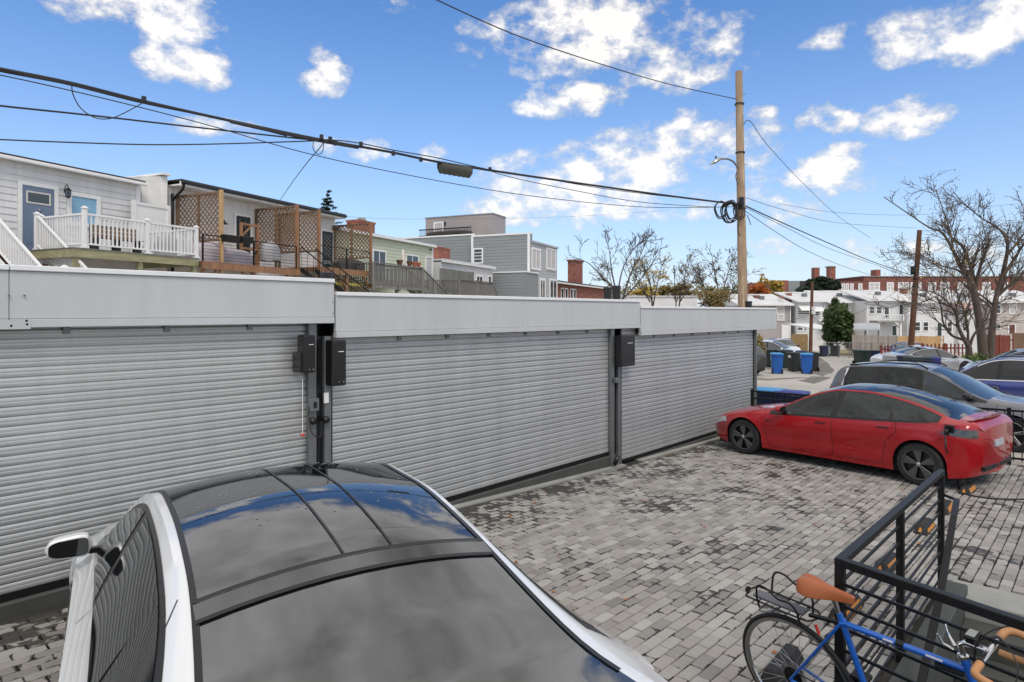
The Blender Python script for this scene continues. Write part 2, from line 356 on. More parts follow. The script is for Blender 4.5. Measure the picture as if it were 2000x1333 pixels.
def link(o, parent, W):
    COL.objects.link(o); WM[o.name] = W.copy(); o.matrix_basis = W
    if parent is not None:
        o.parent = parent; o.matrix_parent_inverse = WM[parent.name].inverted()
    return o
def inst(src, W, parent=None, name=None):
    o = src.copy(); o.name = name or src.name.split('.')[0]; o.parent = None; return link(o, parent, W)
def tag(o, label, cat, group=None, kind=None):
    if label: o['label'] = label
    if cat: o['category'] = cat
    if group: o['group'] = group
    if kind: o['kind'] = kind
    return o
def struct(o, kind='structure'): o['kind'] = kind; return o
def thing(name, label, cat, W, group=None):
    o = bpy.data.objects.new(name, None); o.empty_display_size = .2
    link(o, None, W); return tag(o, label, cat, group)
def at_row(s, t, z=0): return ROWM @ Matrix.Translation((s, t, z))
def chain(pts, n=8):
    """Catmull-Rom through points"""
    pts = [Vector(p) for p in pts]; out = []
    for i in range(len(pts) - 1):
        a = pts[max(i-1, 0)]; b = pts[i]; c = pts[i+1]; d = pts[min(i+2, len(pts)-1)]
        for k in range(n):
            t = k / n
            out.append(.5 * ((2*b) + (c-a)*t + (2*a-5*b+4*c-d)*t*t + (3*b-a-3*c+d)*t**3))
    return out + [pts[-1]]
# ================================================================== the ground
PIT = (3.30, 6.84, -2.2, .97)          # stairwell opening x0 x1 y0 y1
def ground_mat():
    m = mat('alley_concrete', (.43, .405, .36), .85, var=.12, vs=.35, bump=.2, bs=30, sub=((.30, .28, .25), .60))
    return m
def ground_sheet():
    xs = sorted(set([g[0] for g in GT] + [-30, -20, -6, 0, PIT[0], PIT[1], 14.95, 15.02, 24, 28, 40, 65, 100, 160, 300, 600]))
    ys = [-1500, -400, -150, -60, -30, -15, -8, -4, PIT[2], PIT[3], 3, 6.2, 10, 16, 25, 40, 80, 160, 400, 1500]
    b = MB(); rows = []
    for y in ys: rows.append([(x, y, G(x, y) - (.07 if x <= 14.96 else 0)) for x in xs])
    n = len(xs)
    b.v = [p for r in rows for p in r]
    for j in range(len(ys) - 1):
        for i in range(n - 1):
            if xs[i] >= PIT[0] - .01 and xs[i+1] <= PIT[1] + .01 and ys[j] >= PIT[2] - .01 and ys[j+1] <= PIT[3] + .01: continue
            b.f.append((j*n+i, j*n+i+1, (j+1)*n+i+1, (j+1)*n+i))
    b.tag = [0] * len(b.f)
    return struct(b.build('ground', ground_mat(), recenter=False))
ground_sheet()
def patch(name, pxs, m, lift, kind='structure'):
    pts = [onG(*p) for p in pxs]; b = MB()
    c = sum(pts, Vector()) / len(pts)
    ring = []
    for k, p in enumerate(pts):
        q = pts[(k + 1) % len(pts)]
        for i in range(5):
            w = p.lerp(q, i / 5); w = w + (w - c) * random.uniform(-.03, .03); w.z = G(w.x, w.y) + lift; ring.append(w)
    cc = Vector((c.x, c.y, G(c.x, c.y) + lift))
    mid = [Vector((cc.x + (w.x - cc.x) * .5, cc.y + (w.y - cc.y) * .5, 0)) for w in ring]
    for w in mid: w.z = G(w.x, w.y) + lift
    n = len(ring)
    b.add(ring + mid + [cc], [(i, (i+1) % n, n + (i+1) % n, n + i) for i in range(n)] + [(n + i, n + (i+1) % n, 2*n) for i in range(n)])
    o = b.build(name, m); o['kind'] = kind; return o
M['asphalt'] = mat('patched_asphalt', (.17, .155, .135), .9, var=.22, vs=.8, bump=.3, bs=60, sub=((.29, .26, .22), .55))
M['drygrass'] = mat('dry_verge', (.33, .27, .15), .95, var=.25, vs=2, bump=.5, bs=40)
patch('asphalt_apron', [(1440, 693), (1560, 692), (1604, 699), (1632, 724), (1604, 737), (1540, 742), (1440, 744)], M['asphalt'], .006)
patch('verge', [(1598, 682), (1660, 683), (1680, 692), (1672, 697), (1612, 691)], M['drygrass'], .006)
patch('asphalt_patch', [(1560, 744), (1600, 736), (1625, 738), (1590, 750)], M['asphalt'], .011)

# -------------------------------------------------- courtyard paving
def paver_mat():
    m = bpy.data.materials.new('concrete_paver'); m.use_nodes = True
    N = m.node_tree.nodes; L = m.node_tree.links; b = N['Principled BSDF']
    def nd(t): return N.new(t)
    def mth(op, a, c=None, d=None, clamp=False):
        x = nd('ShaderNodeMath'); x.operation = op; x.use_clamp = clamp
        for i, v in enumerate((a, c, d)):
            if v is None: continue
            if isinstance(v, (int, float)): x.inputs[i].default_value = v
            else: L.new(v, x.inputs[i])
        return x.outputs[0]
    oi = nd('ShaderNodeObjectInfo'); at = nd('ShaderNodeAttribute'); at.attribute_name = 'tone'
    t = mth('FRACT', mth('ADD', oi.outputs['Random'], at.outputs['Fac']))
    cr = nd('ShaderNodeValToRGB'); L.new(t, cr.inputs[0]); e = cr.color_ramp.elements
    e[0].position = 0; e[0].color = (.195, .186, .174, 1); e[1].position = 1; e[1].color = (.38, .368, .345, 1)
    for p, c in ((.12, (.242, .229, .215)), (.4, (.284, .27, .252)), (.55, (.314, .292, .274)), (.75, (.31, .30, .284))):
        x = e.new(p); x.color = (*c, 1)
    geo = nd('ShaderNodeNewGeometry')
    def noise(sc, det, ro=.6):
        x = nd('ShaderNodeTexNoise'); x.inputs['Scale'].default_value = sc; x.inputs['Detail'].default_value = det; x.inputs['Roughness'].default_value = ro
        L.new(geo.outputs['Position'], x.inputs['Vector']); return x.outputs['Fac']
    big, mid, fine, grain = noise(.62, 3), noise(4.2, 4), noise(19, 5, .6), noise(140, 3)
    uv = nd('ShaderNodeUVMap'); sp = nd('ShaderNodeSeparateXYZ'); L.new(uv.outputs[0], sp.inputs[0])
    ed = mth('MAXIMUM', mth('ABSOLUTE', mth('MULTIPLY_ADD', sp.outputs[0], 2, -1)), mth('ABSOLUTE', mth('MULTIPLY_ADD', sp.outputs[1], 2, -1)))
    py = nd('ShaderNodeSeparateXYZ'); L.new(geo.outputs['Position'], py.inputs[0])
    drain_shade = mth('MULTIPLY', mth('SUBTRACT', py.outputs[1], 4.9), .34, clamp=True)       # damp lingers by the drainage line; garage contact shade is painted in with it
    wet_shade = mth('ADD', mth('MULTIPLY', mth('SUBTRACT', big, .5), 1.4), mth('MULTIPLY', mth('SUBTRACT', mid, .5), 1.9))
    wet_shade = mth('ADD', wet_shade, mth('MULTIPLY', mth('SUBTRACT', fine, .5), .75))
    wet_shade = mth('ADD', mth('ADD', wet_shade, mth('MULTIPLY', mth('POWER', ed, 6.0), .36)), drain_shade)
    wet_shade = mth('ADD', wet_shade, mth('MULTIPLY', mth('SUBTRACT', t, .5), -.22))
    wet_shade = mth('MULTIPLY', mth('SUBTRACT', wet_shade, .30), 14, clamp=True)
    g = nd('ShaderNodeMapRange'); g.inputs['From Min'].default_value = .25; g.inputs['From Max'].default_value = .75; g.inputs['To Min'].default_value = .86; g.inputs['To Max'].default_value = 1.14
    L.new(mth('ADD', mth('MULTIPLY', grain, .6), mth('MULTIPLY', fine, .4)), g.inputs['Value'])
    v = nd('ShaderNodeVectorMath'); v.operation = 'SCALE'; L.new(cr.outputs[0], v.inputs[0]); L.new(g.outputs[0], v.inputs['Scale'])
    mx = nd('ShaderNodeMix'); mx.data_type = 'RGBA'; L.new(wet_shade, mx.inputs['Factor']); L.new(v.outputs[0], mx.inputs['A']); mx.inputs['B'].default_value = (.050, .047, .039, 1)
    L.new(mx.outputs['Result'], b.inputs['Base Color'])
    L.new(mth('MULTIPLY_ADD', wet_shade, -.38, .82), b.inputs['Roughness'])
    bp = nd('ShaderNodeBump'); bp.inputs['Strength'].default_value = .35; bp.inputs['Distance'].default_value = .004; L.new(grain, bp.inputs['Height']); L.new(bp.outputs[0], b.inputs['Normal'])
    return m
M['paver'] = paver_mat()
M['joint'] = mat('joint_sand', (.028, .026, .022), .9, var=.3, vs=6)
PL, PW, GAP = .2, .1, .009
def courtyard():
    xs = [-6, -2, 1.3, PIT[0], 3.6, 5.7, PIT[1], 9.6, 12, 14.8]; ys = [-4, PIT[2], PIT[3], 3, 6.2, 6.5]; b = MB()
    n = len(xs); b.v = [(x, y, G(x, y) - .028) for y in ys for x in xs]
    for j in range(len(ys) - 1):
        for i in range(n - 1):
            if xs[i] >= PIT[0] - .01 and xs[i+1] <= PIT[1] + .01 and ys[j] >= PIT[2] - .01 and ys[j+1] <= PIT[3] + .01: continue
            b.f.append((j*n+i, j*n+i+1, (j+1)*n+i+1, (j+1)*n+i))
    b.tag = [0] * len(b.f)
    base = struct(b.build('courtyard', 'joint', recenter=False))
    hx, hy, c = (PL - GAP) / 2, (PW - GAP) / 2, .006
    pv = [(-hx,-hy,-.04),(hx,-hy,-.04),(hx,hy,-.04),(-hx,hy,-.04),(-hx,-hy,-c),(hx,-hy,-c),(hx,hy,-c),(-hx,hy,-c),(-hx+c,-hy+c,0),(hx-c,-hy+c,0),(hx-c,hy-c,0),(-hx+c,hy-c,0)]
    pf = [(0,1,5,4),(1,2,6,5),(2,3,7,6),(3,0,4,7),(4,5,9,8),(5,6,10,9),(6,7,11,10),(7,4,8,11),(8,9,10,11)]
    def uvs(me, reps=1):
        u = me.uv_layers.new(name='UVMap')
        co = []
        for f in pf:
            for i in f: co += [pv[i][0] / (2*hx) + .5, pv[i][1] / (2*hy) + .5]
        u.data.foreach_set('uv', co * reps)
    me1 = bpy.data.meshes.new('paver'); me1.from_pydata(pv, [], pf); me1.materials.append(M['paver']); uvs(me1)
    spots = []
    rr = random.Random(3)
    j0, j1 = int(-3.4 / PW), int(6.12 / PW)
    for j in range(j0, j1):
        y = (j + .5) * PW
        for i in range(-18, 74):
            x = (i + (.5 if j % 2 else 0)) * PL + rr.uniform(-.004, .004)
            if x > 14.55: continue
            if x + hx > PIT[0] - .12 and x - hx < PIT[1] + .42 and y - hy < PIT[3] + .12: continue
            v = Vector((x, y, G(x, y) - CZ)); d = v.dot(FW)
            if d < .8: continue
            px = 1000 + FPX * v.dot(RT) / d; py = HOR - FPX * v.z / d
            if px < -60 or px > 2060 or py > 1400: continue
            sl = (G(x + .1, y) - G(x - .1, y)) / .2
            hidden = (px > 130 and py > 985 and px < 890 + (py - 985) * 1.0) or (px < 880 and px > 130)
            spots.append((hidden, -1.0 / d ** 2, x, y, G(x, y) + rr.uniform(-.0025, .0025), sl, rr.uniform(-.012, .012), rr.uniform(-.012, .012)))
    spots.sort()
    vis = spots[:300]
    for s in vis:
        o = bpy.data.objects.new('paver', me1)
        link(o, base, Matrix.Translation((s[2], s[3], s[4])) @ Matrix.Rotation(-math.atan(s[5]) + s[6], 4, 'Y') @ Matrix.Rotation(s[7], 4, 'X'))
    vs, fs, tn = [], [], []
    for s in spots[300:]:
        k = len(vs); t = rr.random()
        for (a, c_, z) in pv: vs.append((s[2] + a, s[3] + c_, s[4] + z + a * (s[5] + s[6]) + c_ * s[7]))
        fs += [tuple(i + k for i in f) for f in pf]; tn += [t] * len(pv)
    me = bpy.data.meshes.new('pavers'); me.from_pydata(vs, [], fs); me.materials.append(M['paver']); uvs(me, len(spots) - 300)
    a = me.attributes.new('tone', 'FLOAT', 'POINT'); a.data.foreach_set('value', tn)
    o = bpy.data.objects.new('paving', me); link(o, base, I4); struct(o, 'stuff')
    print('pavers', len(spots))
courtyard()

# -------------------------------------------------- basement stairwell
def stairwell():
    x0, x1, y0, y1 = PIT
    zt = G(5, 1) ; zb = zt - 1.75
    b = MB()
    b.box(x0 - .1, x1 + .1, y1 - .10, y1 + .06, zb, G(5, 1) + .03)          # wall under the long railing
    b.build('stairwell_wall', 'darkconc', W=I4, bevel=.01)
    w = bpy.data.objects['stairwell_wall']; struct(w)
    b = MB(); b.box(x0 - .15, x0 + .0, y0, y1 - .1, zb, zt + .02); b.build('near_wall', 'darkconc', w)
    # coping strip at the head of the steps
    b = MB(); b.box(x1 - .06, x1 + .40, y0, y1 + .06, zt - .4, G(7, .5) + .02); b.build('landing', 'conc', w, bevel=.012)
    n = 8; tr = .30
    for i in range(n):
        b = MB(); xa = x1 - .06 - (i + 1) * tr; zz = zt - .02 - (i + 1) * .18
        b.box(xa, xa + tr, y0, y1 - .1, zz - .5, zz); b.build('step', 'darkconc', w, bevel=.008)
    b = MB(); b.box(x0, x1 - .06 - n * tr, y0, y1 - .1, zb - .2, zb + .04); b.build('pit_floor', 'darkconc', w)
    b = MB(); b.box(x0 - .15, x1 + .4, y0 - .2, y0, zb, zt - .05); b.build('house_wall', 'darkconc', w)
stairwell()

# ================================================================== garages
YF, YD = 6.20, 6.34
GAR = [dict(x0=-4.2, x1=3.855, top=CZ + .370, bot=CZ - .117, d0=-4.0, d1=None, pd1=598, zb=.49, joints=[18], lab='left garage with galvanised roller door and grey fascia behind the white car'),
       dict(x0=3.875, x1=10.20, top=CZ + .230, bot=CZ - .280, pd0=648, pd1=1190, zb=.265, joints=[1022], lab='middle garage with galvanised roller door between the other two garages'),
       dict(x0=10.23, x1=16.85, top=CZ + .121, bot=CZ - .420, pd0=1213, pd1=1470, zb=.055, joints=[1407], lab='right garage with galvanised roller door beside the red car')]
def garage(i, g):
    d0 = g.get('d0'); d0 = onY(g['pd0'], 0, YD).x if d0 is None else d0
    d1 = onY(g['pd1'], 0, YD).x; gx1 = min(g['x1'], d1 + .30) if i == 2 else g['x1']
    root = thing('garage', g['lab'], 'garage', Matrix.Translation(((d0 + d1) / 2, YD, g['zb'])), 'row of three roller door garages')
    top, bot = g['top'], g['bot']
    # fascia panels
    xs = [g['x0']] + [onY(j, 0, YF).x for j in g['joints']] + [g['x1']]
    for a, c in zip(xs, xs[1:]):
        MB().box(a + .002, c - .002, YF, YF + .05, bot + .068, top - .045).build('fascia_panel', 'fascia', root, bevel=.004)
        MB().box(a + .002, c - .002, YF - .012, YF + .06, bot, bot + .066).build('fascia_lip', 'fascia', root, bevel=.004)
        MB().box(a + .002, c - .002, YF - .02, YF + .25, top - .043, top).build('coping', 'cap', root, bevel=.005)
    MB().box(g['x0'], g['x1'], YF + .052, YF + .12, bot + .03, top - .05).build('fascia_backing', 'blackpl', root)
    if i == 2: MB().box(g['x1'] + .0, g['x1'] + .03, YF, YF + .9, bot, top - .01).build('fascia_return', 'fascia', root)
    MB().box(g['x0'] + .01, gx1 - .01, YF + .252, 12.4, top - .16, top - .05).build('roof', 'roofwhite', root)
    MB().box(g['x0'] + .01, gx1 - .01, 12.2, 12.4, G(g['x0']) - .6, top - .165).build('rear_wall', 'conc', root)
    if i == 2: MB().box(gx1 - .2, gx1 - .012, YD + .14, 12.19, G(g['x1']) - .5, top - .165).build('side_wall', 'siding', root)
    MB().box(d0 - .05, d1 + .05, YD + .16, YD + .2, G(d1) - .4, bot + .2).build('lining', 'blackpl', root)
    # threshold slab
    MB().box(g['x0'] + .004, min(g['x1'], d1 + .3) - .004, YD - .055, YD + .15, min(G(g['x1']), G(g['x0'])) - .3, g['zb'] - .012).build('threshold', 'darkconc', root, bevel=.012)
    xe = min(g['x1'], d1 + .3) - .004; xs_ = g['x0'] + .004
    def gz(x): return G(x) + .004
    MB().hexa([(xs_, YD - .17, gz(xs_) - .2), (xe, YD - .17, gz(xe) - .2), (xe, YD - .058, gz(xe) - .2), (xs_, YD - .058, gz(xs_) - .2)], [(xs_, YD - .17, gz(xs_)), (xe, YD - .17, gz(xe)), (xe, YD - .058, gz(xe) + .004), (xs_, YD - .058, gz(xs_) + .004)]).build('drain_edge', 'conc', root)
    # roller door
    door = MB().box(d0, d1, YD - .012, YD + .015, g['zb'] - .006, g['zb'] + .05).build('roller_door', 'black', root)
    pit = .0772
    prof = [(.008, .0), (-.006, .002), (-.0085, .007), (-.0105, .020), (-.0112, .033), (-.0095, .036), (-.0112, .039), (-.0105, .052), (-.0085, .065), (-.005, .070), (.008, .0715), (.008, .0772), (.014, .0772), (.014, 0)]
    b = MB(); h = (d1 - d0) / 2
    b.prism(prof, -h, h, 'X')
    n = int((bot + .10 - g['zb'] - .05) / pit) + 1
    first = None
    for k in range(n):
        z = g['zb'] + .05 + k * pit
        W = Matrix.Translation(((d0 + d1) / 2, YD, z)) @ Matrix.Rotation(random.uniform(-.02, .02), 4, 'X')
        if first is None: first = b.build('slat', 'galv', door, W, smooth='auto', recenter=False)
        else: inst(first, W, door, 'slat')
    # wind clips below the fascia
    k = 0; x = d0 + .7 + .2 * i
    while x < d1 - .3:
        MB().box(x, x + .05, YD - .03, YD - .018, bot - .06, bot + .03).build('clip', 'steel', root); x += .78
    return root, d0, d1
GR = [garage(i, g) for i, g in enumerate(GAR)]
def jamb(root, xa, xb, zb, zt, strips):
    MB().box(xa, xb, YD - .02, YD + .13, zb, zt).build('jamb', 'blackpl', root)
    for a, c in strips: MB().box(a, c, YD - .075, YD - .022, zb, zt).build('guide_rail', 'steel', root, bevel=.004)
def bx(px0, px1, py0, py1, Y):
    a = onY(px0, py0, Y); c = onY(px1, py1, Y); return a.x, c.x, c.z, a.z
r1, r2, r3 = GR[0][0], GR[1][0], GR[2][0]
jx = lambda px: onY(px, 0, YD - .05).x
jamb(r1, GR[0][2] + .004, jx(623), G(3.4) - .05, CZ - .1, [(jx(601), jx(616))])
jamb(r2, jx(623) + .004, GR[1][1] - .004, G(3.8) - .05, CZ - .26, [(jx(632), jx(645))])
jamb(r2, GR[1][2] + .004, jx(1202), G(9.5) - .05, CZ - .27, [(jx(1191.5), jx(1198))])
jamb(r3, jx(1202) + .004, GR[2][1] - .004, G(9.8) - .05, CZ - .40, [(jx(1205), jx(1212))])
jamb(r3, GR[2][2] + .004, GR[2][2] + .10, G(15.8) - .05, CZ - .41, [(GR[2][2] + .02, GR[2][2] + .085)])
jamb(r1, -4.1, GR[0][1] - .004, .4, CZ - .1, [])
def opener(root, px0, px1, py0, py1, lamp):
    xa, xb, za, zb = bx(px0, px1, py0, py1, 6.12)
    b = MB(); b.box(xa, xb, 6.11, YD - .09, za, zb); o = b.build('opener_box', 'blackpl', root, bevel=.018, seg=3)
    MB().box(xa + (xb-xa)*.42, xb - (xb-xa)*.2, 6.104, 6.1085, zb - (zb-za)*.26, zb - (zb-za)*.245).build('opener_stripe', 'mark', o)
    for fx, s in ((.45, .006), (.78, .008)):
        MB().lathe([(s, 0), (s, .005), (0, .006)], 10, (xa + (xb-xa)*fx, 6.104, za + (zb-za)*.09), 'Y').build('opener_button', 'alloy', o)
    return o
opener(r1, 592, 616, 655, 728, 0); opener(r2, 648, 676, 665, 753, 0); opener(r3, 1213, 1240, 656, 714, 0)
xa, xb, za, zb = bx(584.5, 591, 652, 728, 6.16)
MB().box(xa, xb, 6.14, YD - .03, za, zb - .2).build('release_housing', 'blackpl', r1, bevel=.01)
p = onY(591, 740, 6.2); q = onY(592, 850, 6.2); q.x = p.x
MB().tube([p, q], .004, 6).build('pull_cord', 'trim', r1)
MB().lathe([(.0, -.012), (.022, -.008), (.028, 0), (.018, .012), (0, .016)], 12, q).build('pull_handle', 'redpl', r1, smooth=True)
xa, xb, za, zb = bx(606, 624, 780, 803, 6.2); MB().box(xa, xb, 6.2, YD - .08, za, zb).build('keypad', 'steel', r1, bevel=.008)
xa, xb, za, zb = bx(613, 619, 786, 797, 6.197); MB().box(xa, xb, 6.193, 6.199, za, zb).build('keypad_screen', 'blackpl', r1)
xa, xb, za, zb = bx(633, 642, 768, 787, 6.255); MB().box(xa, xb, 6.252, 6.262, za, zb).build('instruction_tag', 'mark', r2)
for root, px, py in ((r1, 611, 823), (r2, 637, 820), (r3, 1207, 742)):
    c = onY(px, py, 6.24); MB().lathe([(0, -.03), (.035, -.025), (.04, 0), (.035, .025), (0, .03)], 12, c, 'Y').build('lock_knob', 'blackpl', root, smooth=True)
p = onY(606, 790, 6.22); MB().tube(chain([p, p + Vector((-.03, -.02, -.12)), p + Vector((.0, -.03, -.3)), p + Vector((.1, -.03, -.36)), p + Vector((.13, 0, -.2))], 6), .006, 6).build('control_cable', 'wire', r1, smooth=True)
p = onY(1204, 745, 6.22); MB().box(p.x - .05, p.x + .06, 6.18, 6.26, p.z - .03, p.z + .06).build('latch', 'steel', r3, bevel=.01)
p = onY(1199, 890, 6.22); MB().tube([p + Vector((.05, -.06, .0)), p + Vector((-.02, -.02, -.16))], .035, 8).build('rail_foot', 'blackpl', r2, smooth=True)
# screws on the fascia bracket at the left
pb = onY(22, 0, YF - .002).x
MB().box(pb - .14, pb + .12, YF - .016, YF - .0125, GAR[0]['bot'] - .012, GAR[0]['bot'] + .064).build('bracket', 'fascia', r1)
for px, py in ((19, 524), (43, 525), (18, 578), (48, 578), (22, 637), (53, 634), (52, 627)):
    c = onY(px, py, YF - .016); MB().lathe([(.009, 0), (.009, .004), (0, .005)], 10, c, 'Y').build('screw', 'steel', r1)
for root, px, ys in ((r1, 650, (552, 590, 612)), (r2, 660, (578,)), (r2, 1246, (590, 615, 630)), (r3, 1258, (606, 625))):
    for py in ys:
        c = onY(px, py, YF - .004); MB().lathe([(.006, 0), (.006, .004), (0, .005)], 8, c, 'Y').build('screw', 'steel', root)
# vent stubs on the roofs
for root, px, py, dd, r, h in ((r1, 600, 548, 9.6, .085, .06), (r1, 638, 552, 9.6, .085, .15), (r2, 1187, 578, 13.5, .085, .18), (r2, 1204, 590, 12.6, .08, .32), (r3, 1462, 600, 17.5, .09, .16)):
    c = P(px, py, dd); zr = [g['top'] for g in GAR][[r1, r2, r3].index(root)] - .05
    MB().lathe([(r, zr - c.z), (r, h * .75), (r * 1.1, h * .75), (r * 1.1, h * .95), (r * .9, h), (0, h)], 14, c).build('vent_stub', 'blackpl', root, smooth='auto')
# ================================================================== cars
def pchip(tab):
    xs = [t[0] for t in tab]; ys = [t[1] for t in tab]; n = len(xs)
    h = [xs[i+1]-xs[i] for i in range(n-1)]; de = [(ys[i+1]-ys[i])/h[i] for i in range(n-1)]
    m = [de[0]] + [0 if de[i-1]*de[i] <= 0 else 2*de[i-1]*de[i]/(de[i-1]+de[i]) for i in range(1, n-1)] + [de[-1]]
    def f(x):
        if x <= xs[0]: return ys[0]
        if x >= xs[-1]: return ys[-1]
        for i in range(n-1):
            if x <= xs[i+1]:
                t = (x-xs[i])/h[i]; t2 = t*t; t3 = t2*t
                return (2*t3-3*t2+1)*ys[i] + (t3-2*t2+t)*h[i]*m[i] + (-2*t3+3*t2)*ys[i+1] + (t3-t2)*h[i]*m[i+1]
    return f
def smoothed(f, w=.10):
    return lambda x: (f(x-w) + 2*f(x-w/2) + 2*f(x) + 2*f(x+w/2) + f(x+w)) / 8
CARS = {
 'saloon': dict(belt=[(-2.41,.86),(-2.36,.97),(-2.2,1.0),(-1.8,1.0),(-1.2,.97),(-.5,.93),(.3,.885),(.9,.85),(1.44,.79),(1.9,.70),(2.15,.61),(2.28,.52)],
   rail=[(-2.41,.88),(-2.36,1.00),(-2.1,1.045),(-1.85,1.07),(-1.5,1.185),(-1.0,1.325),(-.5,1.385),(-.1,1.385),(.2,1.335),(.6,1.175),(1.05,.945),(1.44,.855),(1.9,.745),(2.15,.64),(2.28,.54)],
   railw=[(-2.41,.60),(-2.36,.68),(-2.1,.70),(-1.85,.66),(-1.5,.60),(-1.0,.575),(-.5,.58),(-.1,.59),(.2,.61),(.6,.67),(1.05,.75),(1.44,.77),(1.9,.72),(2.15,.62),(2.28,.45)],
   wid=[(-2.41,.66),(-2.36,.76),(-2.2,.83),(-1.9,.895),(-1.44,.925),(-1,.92),(0,.915),(.8,.92),(1.44,.925),(1.8,.895),(2.05,.82),(2.2,.72),(2.28,.58)],
   crown=[(-2.41,.02),(-2.1,.035),(-1.5,.06),(-.8,.065),(0,.06),(.6,.055),(1.05,.05),(1.6,.055),(2.28,.03)],
   xf=1.44, xr=-1.44, wr=.335, sill=.175, cowl=1.06, rooff=.12, roofr=-.55, backr=-1.88),
 'suv': dict(belt=[(-2.28,.90),(-2.22,1.03),(-1.9,1.08),(-1.2,1.06),(-.3,1.02),(.6,.99),(1.2,.96),(1.6,.90),(2.0,.82),(2.2,.72),(2.3,.62)],
   rail=[(-2.28,.98),(-2.22,1.20),(-2.08,1.46),(-1.9,1.56),(-1.5,1.60),(-.8,1.635),(-.2,1.63),(.2,1.58),(.6,1.40),(1.1,1.12),(1.35,1.03),(1.7,.97),(2.05,.87),(2.2,.76),(2.3,.65)],
   railw=[(-2.28,.66),(-2.22,.66),(-2.08,.62),(-1.9,.62),(-1.5,.64),(-.8,.65),(-.2,.65),(.2,.66),(.6,.70),(1.1,.76),(1.35,.77),(1.7,.76),(2.05,.70),(2.2,.60),(2.3,.45)],
   wid=[(-2.28,.74),(-2.2,.84),(-2.0,.89),(-1.35,.92),(0,.915),(1.35,.92),(1.8,.895),(2.05,.83),(2.2,.74),(2.3,.58)],
   crown=[(-2.28,.02),(-2.0,.05),(-1,.06),(0,.06),(.6,.055),(1.2,.05),(1.7,.05),(2.3,.03)],
   xf=1.35, xr=-1.35, wr=.36, sill=.24, cowl=1.34, rooff=.24, roofr=-1.92, backr=-2.24),
}
import copy
_r = copy.deepcopy(CARS['saloon'])
def _mv(tab): return [(x - .17 * max(0, min(1, (x + 1.0) / 1.3)) * max(0, min(1, (1.75 - x) / .5)), y) for x, y in tab]
for q_ in ('rail', 'railw'): _r[q_] = _mv(_r[q_])
_cp = lambda tab: [(x if x > -1.7 else -1.7 + (x + 1.7) * .64, y) for x, y in tab]
_r['cowl'] = .89; _r['rooff'] = -.03; _r['mir'] = .70; _r['bp'] = -.13
_r['wid'] = [(-2.41,.56),(-2.385,.66),(-2.32,.75),(-2.15,.84),(-1.9,.90),(-1.44,.93),(-1,.92),(0,.915),(.8,.92),(1.44,.93),(1.8,.895),(2.05,.81),(2.2,.69),(2.28,.54)]
for q_ in ('rail', 'railw', 'wid', 'belt', 'crown'): _r[q_] = _cp(_r[q_])
CARS['saloon_r'] = _r
_w = copy.deepcopy(CARS['saloon']); _w['shoulder'] = .875; _w['wintop'] = .065; _w['inset'] = 1; _w['mirout'] = .025; _w['backr'] = -2.28; _w['wid'] = [(x, y + .035) for x, y in _w['wid']]
CARS['saloon_w'] = _w
_g = copy.deepcopy(CARS['suv'])
def _mg(tab): return [(x - .40 * max(0, min(1, (x + .8) / 1.0)) * max(0, min(1, (1.9 - x) / .5)), y) for x, y in tab]
for q_ in ('rail', 'railw'): _g[q_] = _mg(_g[q_])
_g['cowl'] = .95; _g['rooff'] = -.14; _g['mirs'] = .64; _g['win'] = [('f', .90, -.22, 0, -.04), ('r', -.32, -1.10, -.04, .0), ('q', -1.18, -1.86, .0, .10)]
CARS['suv_g'] = _g
def wheel(parent, W, r, w, style, Mw='wheelgrey'):
    root = bpy.data.objects.new('wheel', None); root.empty_display_size = .1; link(root, parent, W)
    rim = r * .71
    pr = [(rim, -w/2), (r - .03, -w/2), (r - .008, -w/2 + .025), (r, -w/2 + .06), (r, w/2 - .06), (r - .008, w/2 - .025), (r - .03, w/2), (rim, w/2)]
    MB().lathe(pr, 36, (0, 0, 0), 'Y', closed=True).build('tyre', 'tyre', root, W, smooth='auto', recenter=False)
    b = MB(); b.lathe([(rim + .004, -w/2 - .004), (rim + .004, -w/2 + .012), (rim - .012, -w/2 + .02), (rim - .02, -w/2 + .08), (0, -w/2 + .08)], 36, (0, 0, 0), 'Y', cap=False)
    b.build('rim', 'carblack', root, W, smooth='auto', recenter=False)
    MB().lathe([(rim + .002, -w/2 - .006), (rim - .014, -w/2 - .002), (rim - .014, -w/2 + .02), (rim + .002, -w/2 + .02)], 36, (0, 0, 0), 'Y', closed=True).build('rim_edge', Mw, root, W, smooth='auto', recenter=False)
    y = -w/2
    n = 5 if style == 'aero' else 5
    for k in range(n):
        a = 2 * math.pi * k / n + .3
        def pt(rad, da, yy): return (rad * math.cos(a + da), yy, rad * math.sin(a + da))
        b = MB()
        if style == 'aero':
            b.hexa([pt(.03, -.5, y - .001), pt(rim * .97, -.20, y + .008), pt(rim * .97, .40, y + .008), pt(.03, .5, y - .001)],
                   [pt(.03, -.5, y + .03), pt(rim * .97, -.20, y + .03), pt(rim * .97, .40, y + .03), pt(.03, .5, y + .03)])
        else:
            b.hexa([pt(.05, -.5, y + .004), pt(rim * .98, -.12, y + .006), pt(rim * .98, .12, y + .006), pt(.05, .5, y + .004)],
                   [pt(.05, -.5, y + .03), pt(rim * .98, -.16, y + .04), pt(rim * .98, .16, y + .04), pt(.05, .5, y + .03)])
        b.build('spoke', Mw, root, W, recenter=False, bevel=.006)
    MB().lathe([(.035, y - .006), (.03, y - .012), (0, y - .013)], 16, (0, 0, 0), 'Y').build('hub_cap', 'alloy', root, W, recenter=False, smooth=True)
    return root
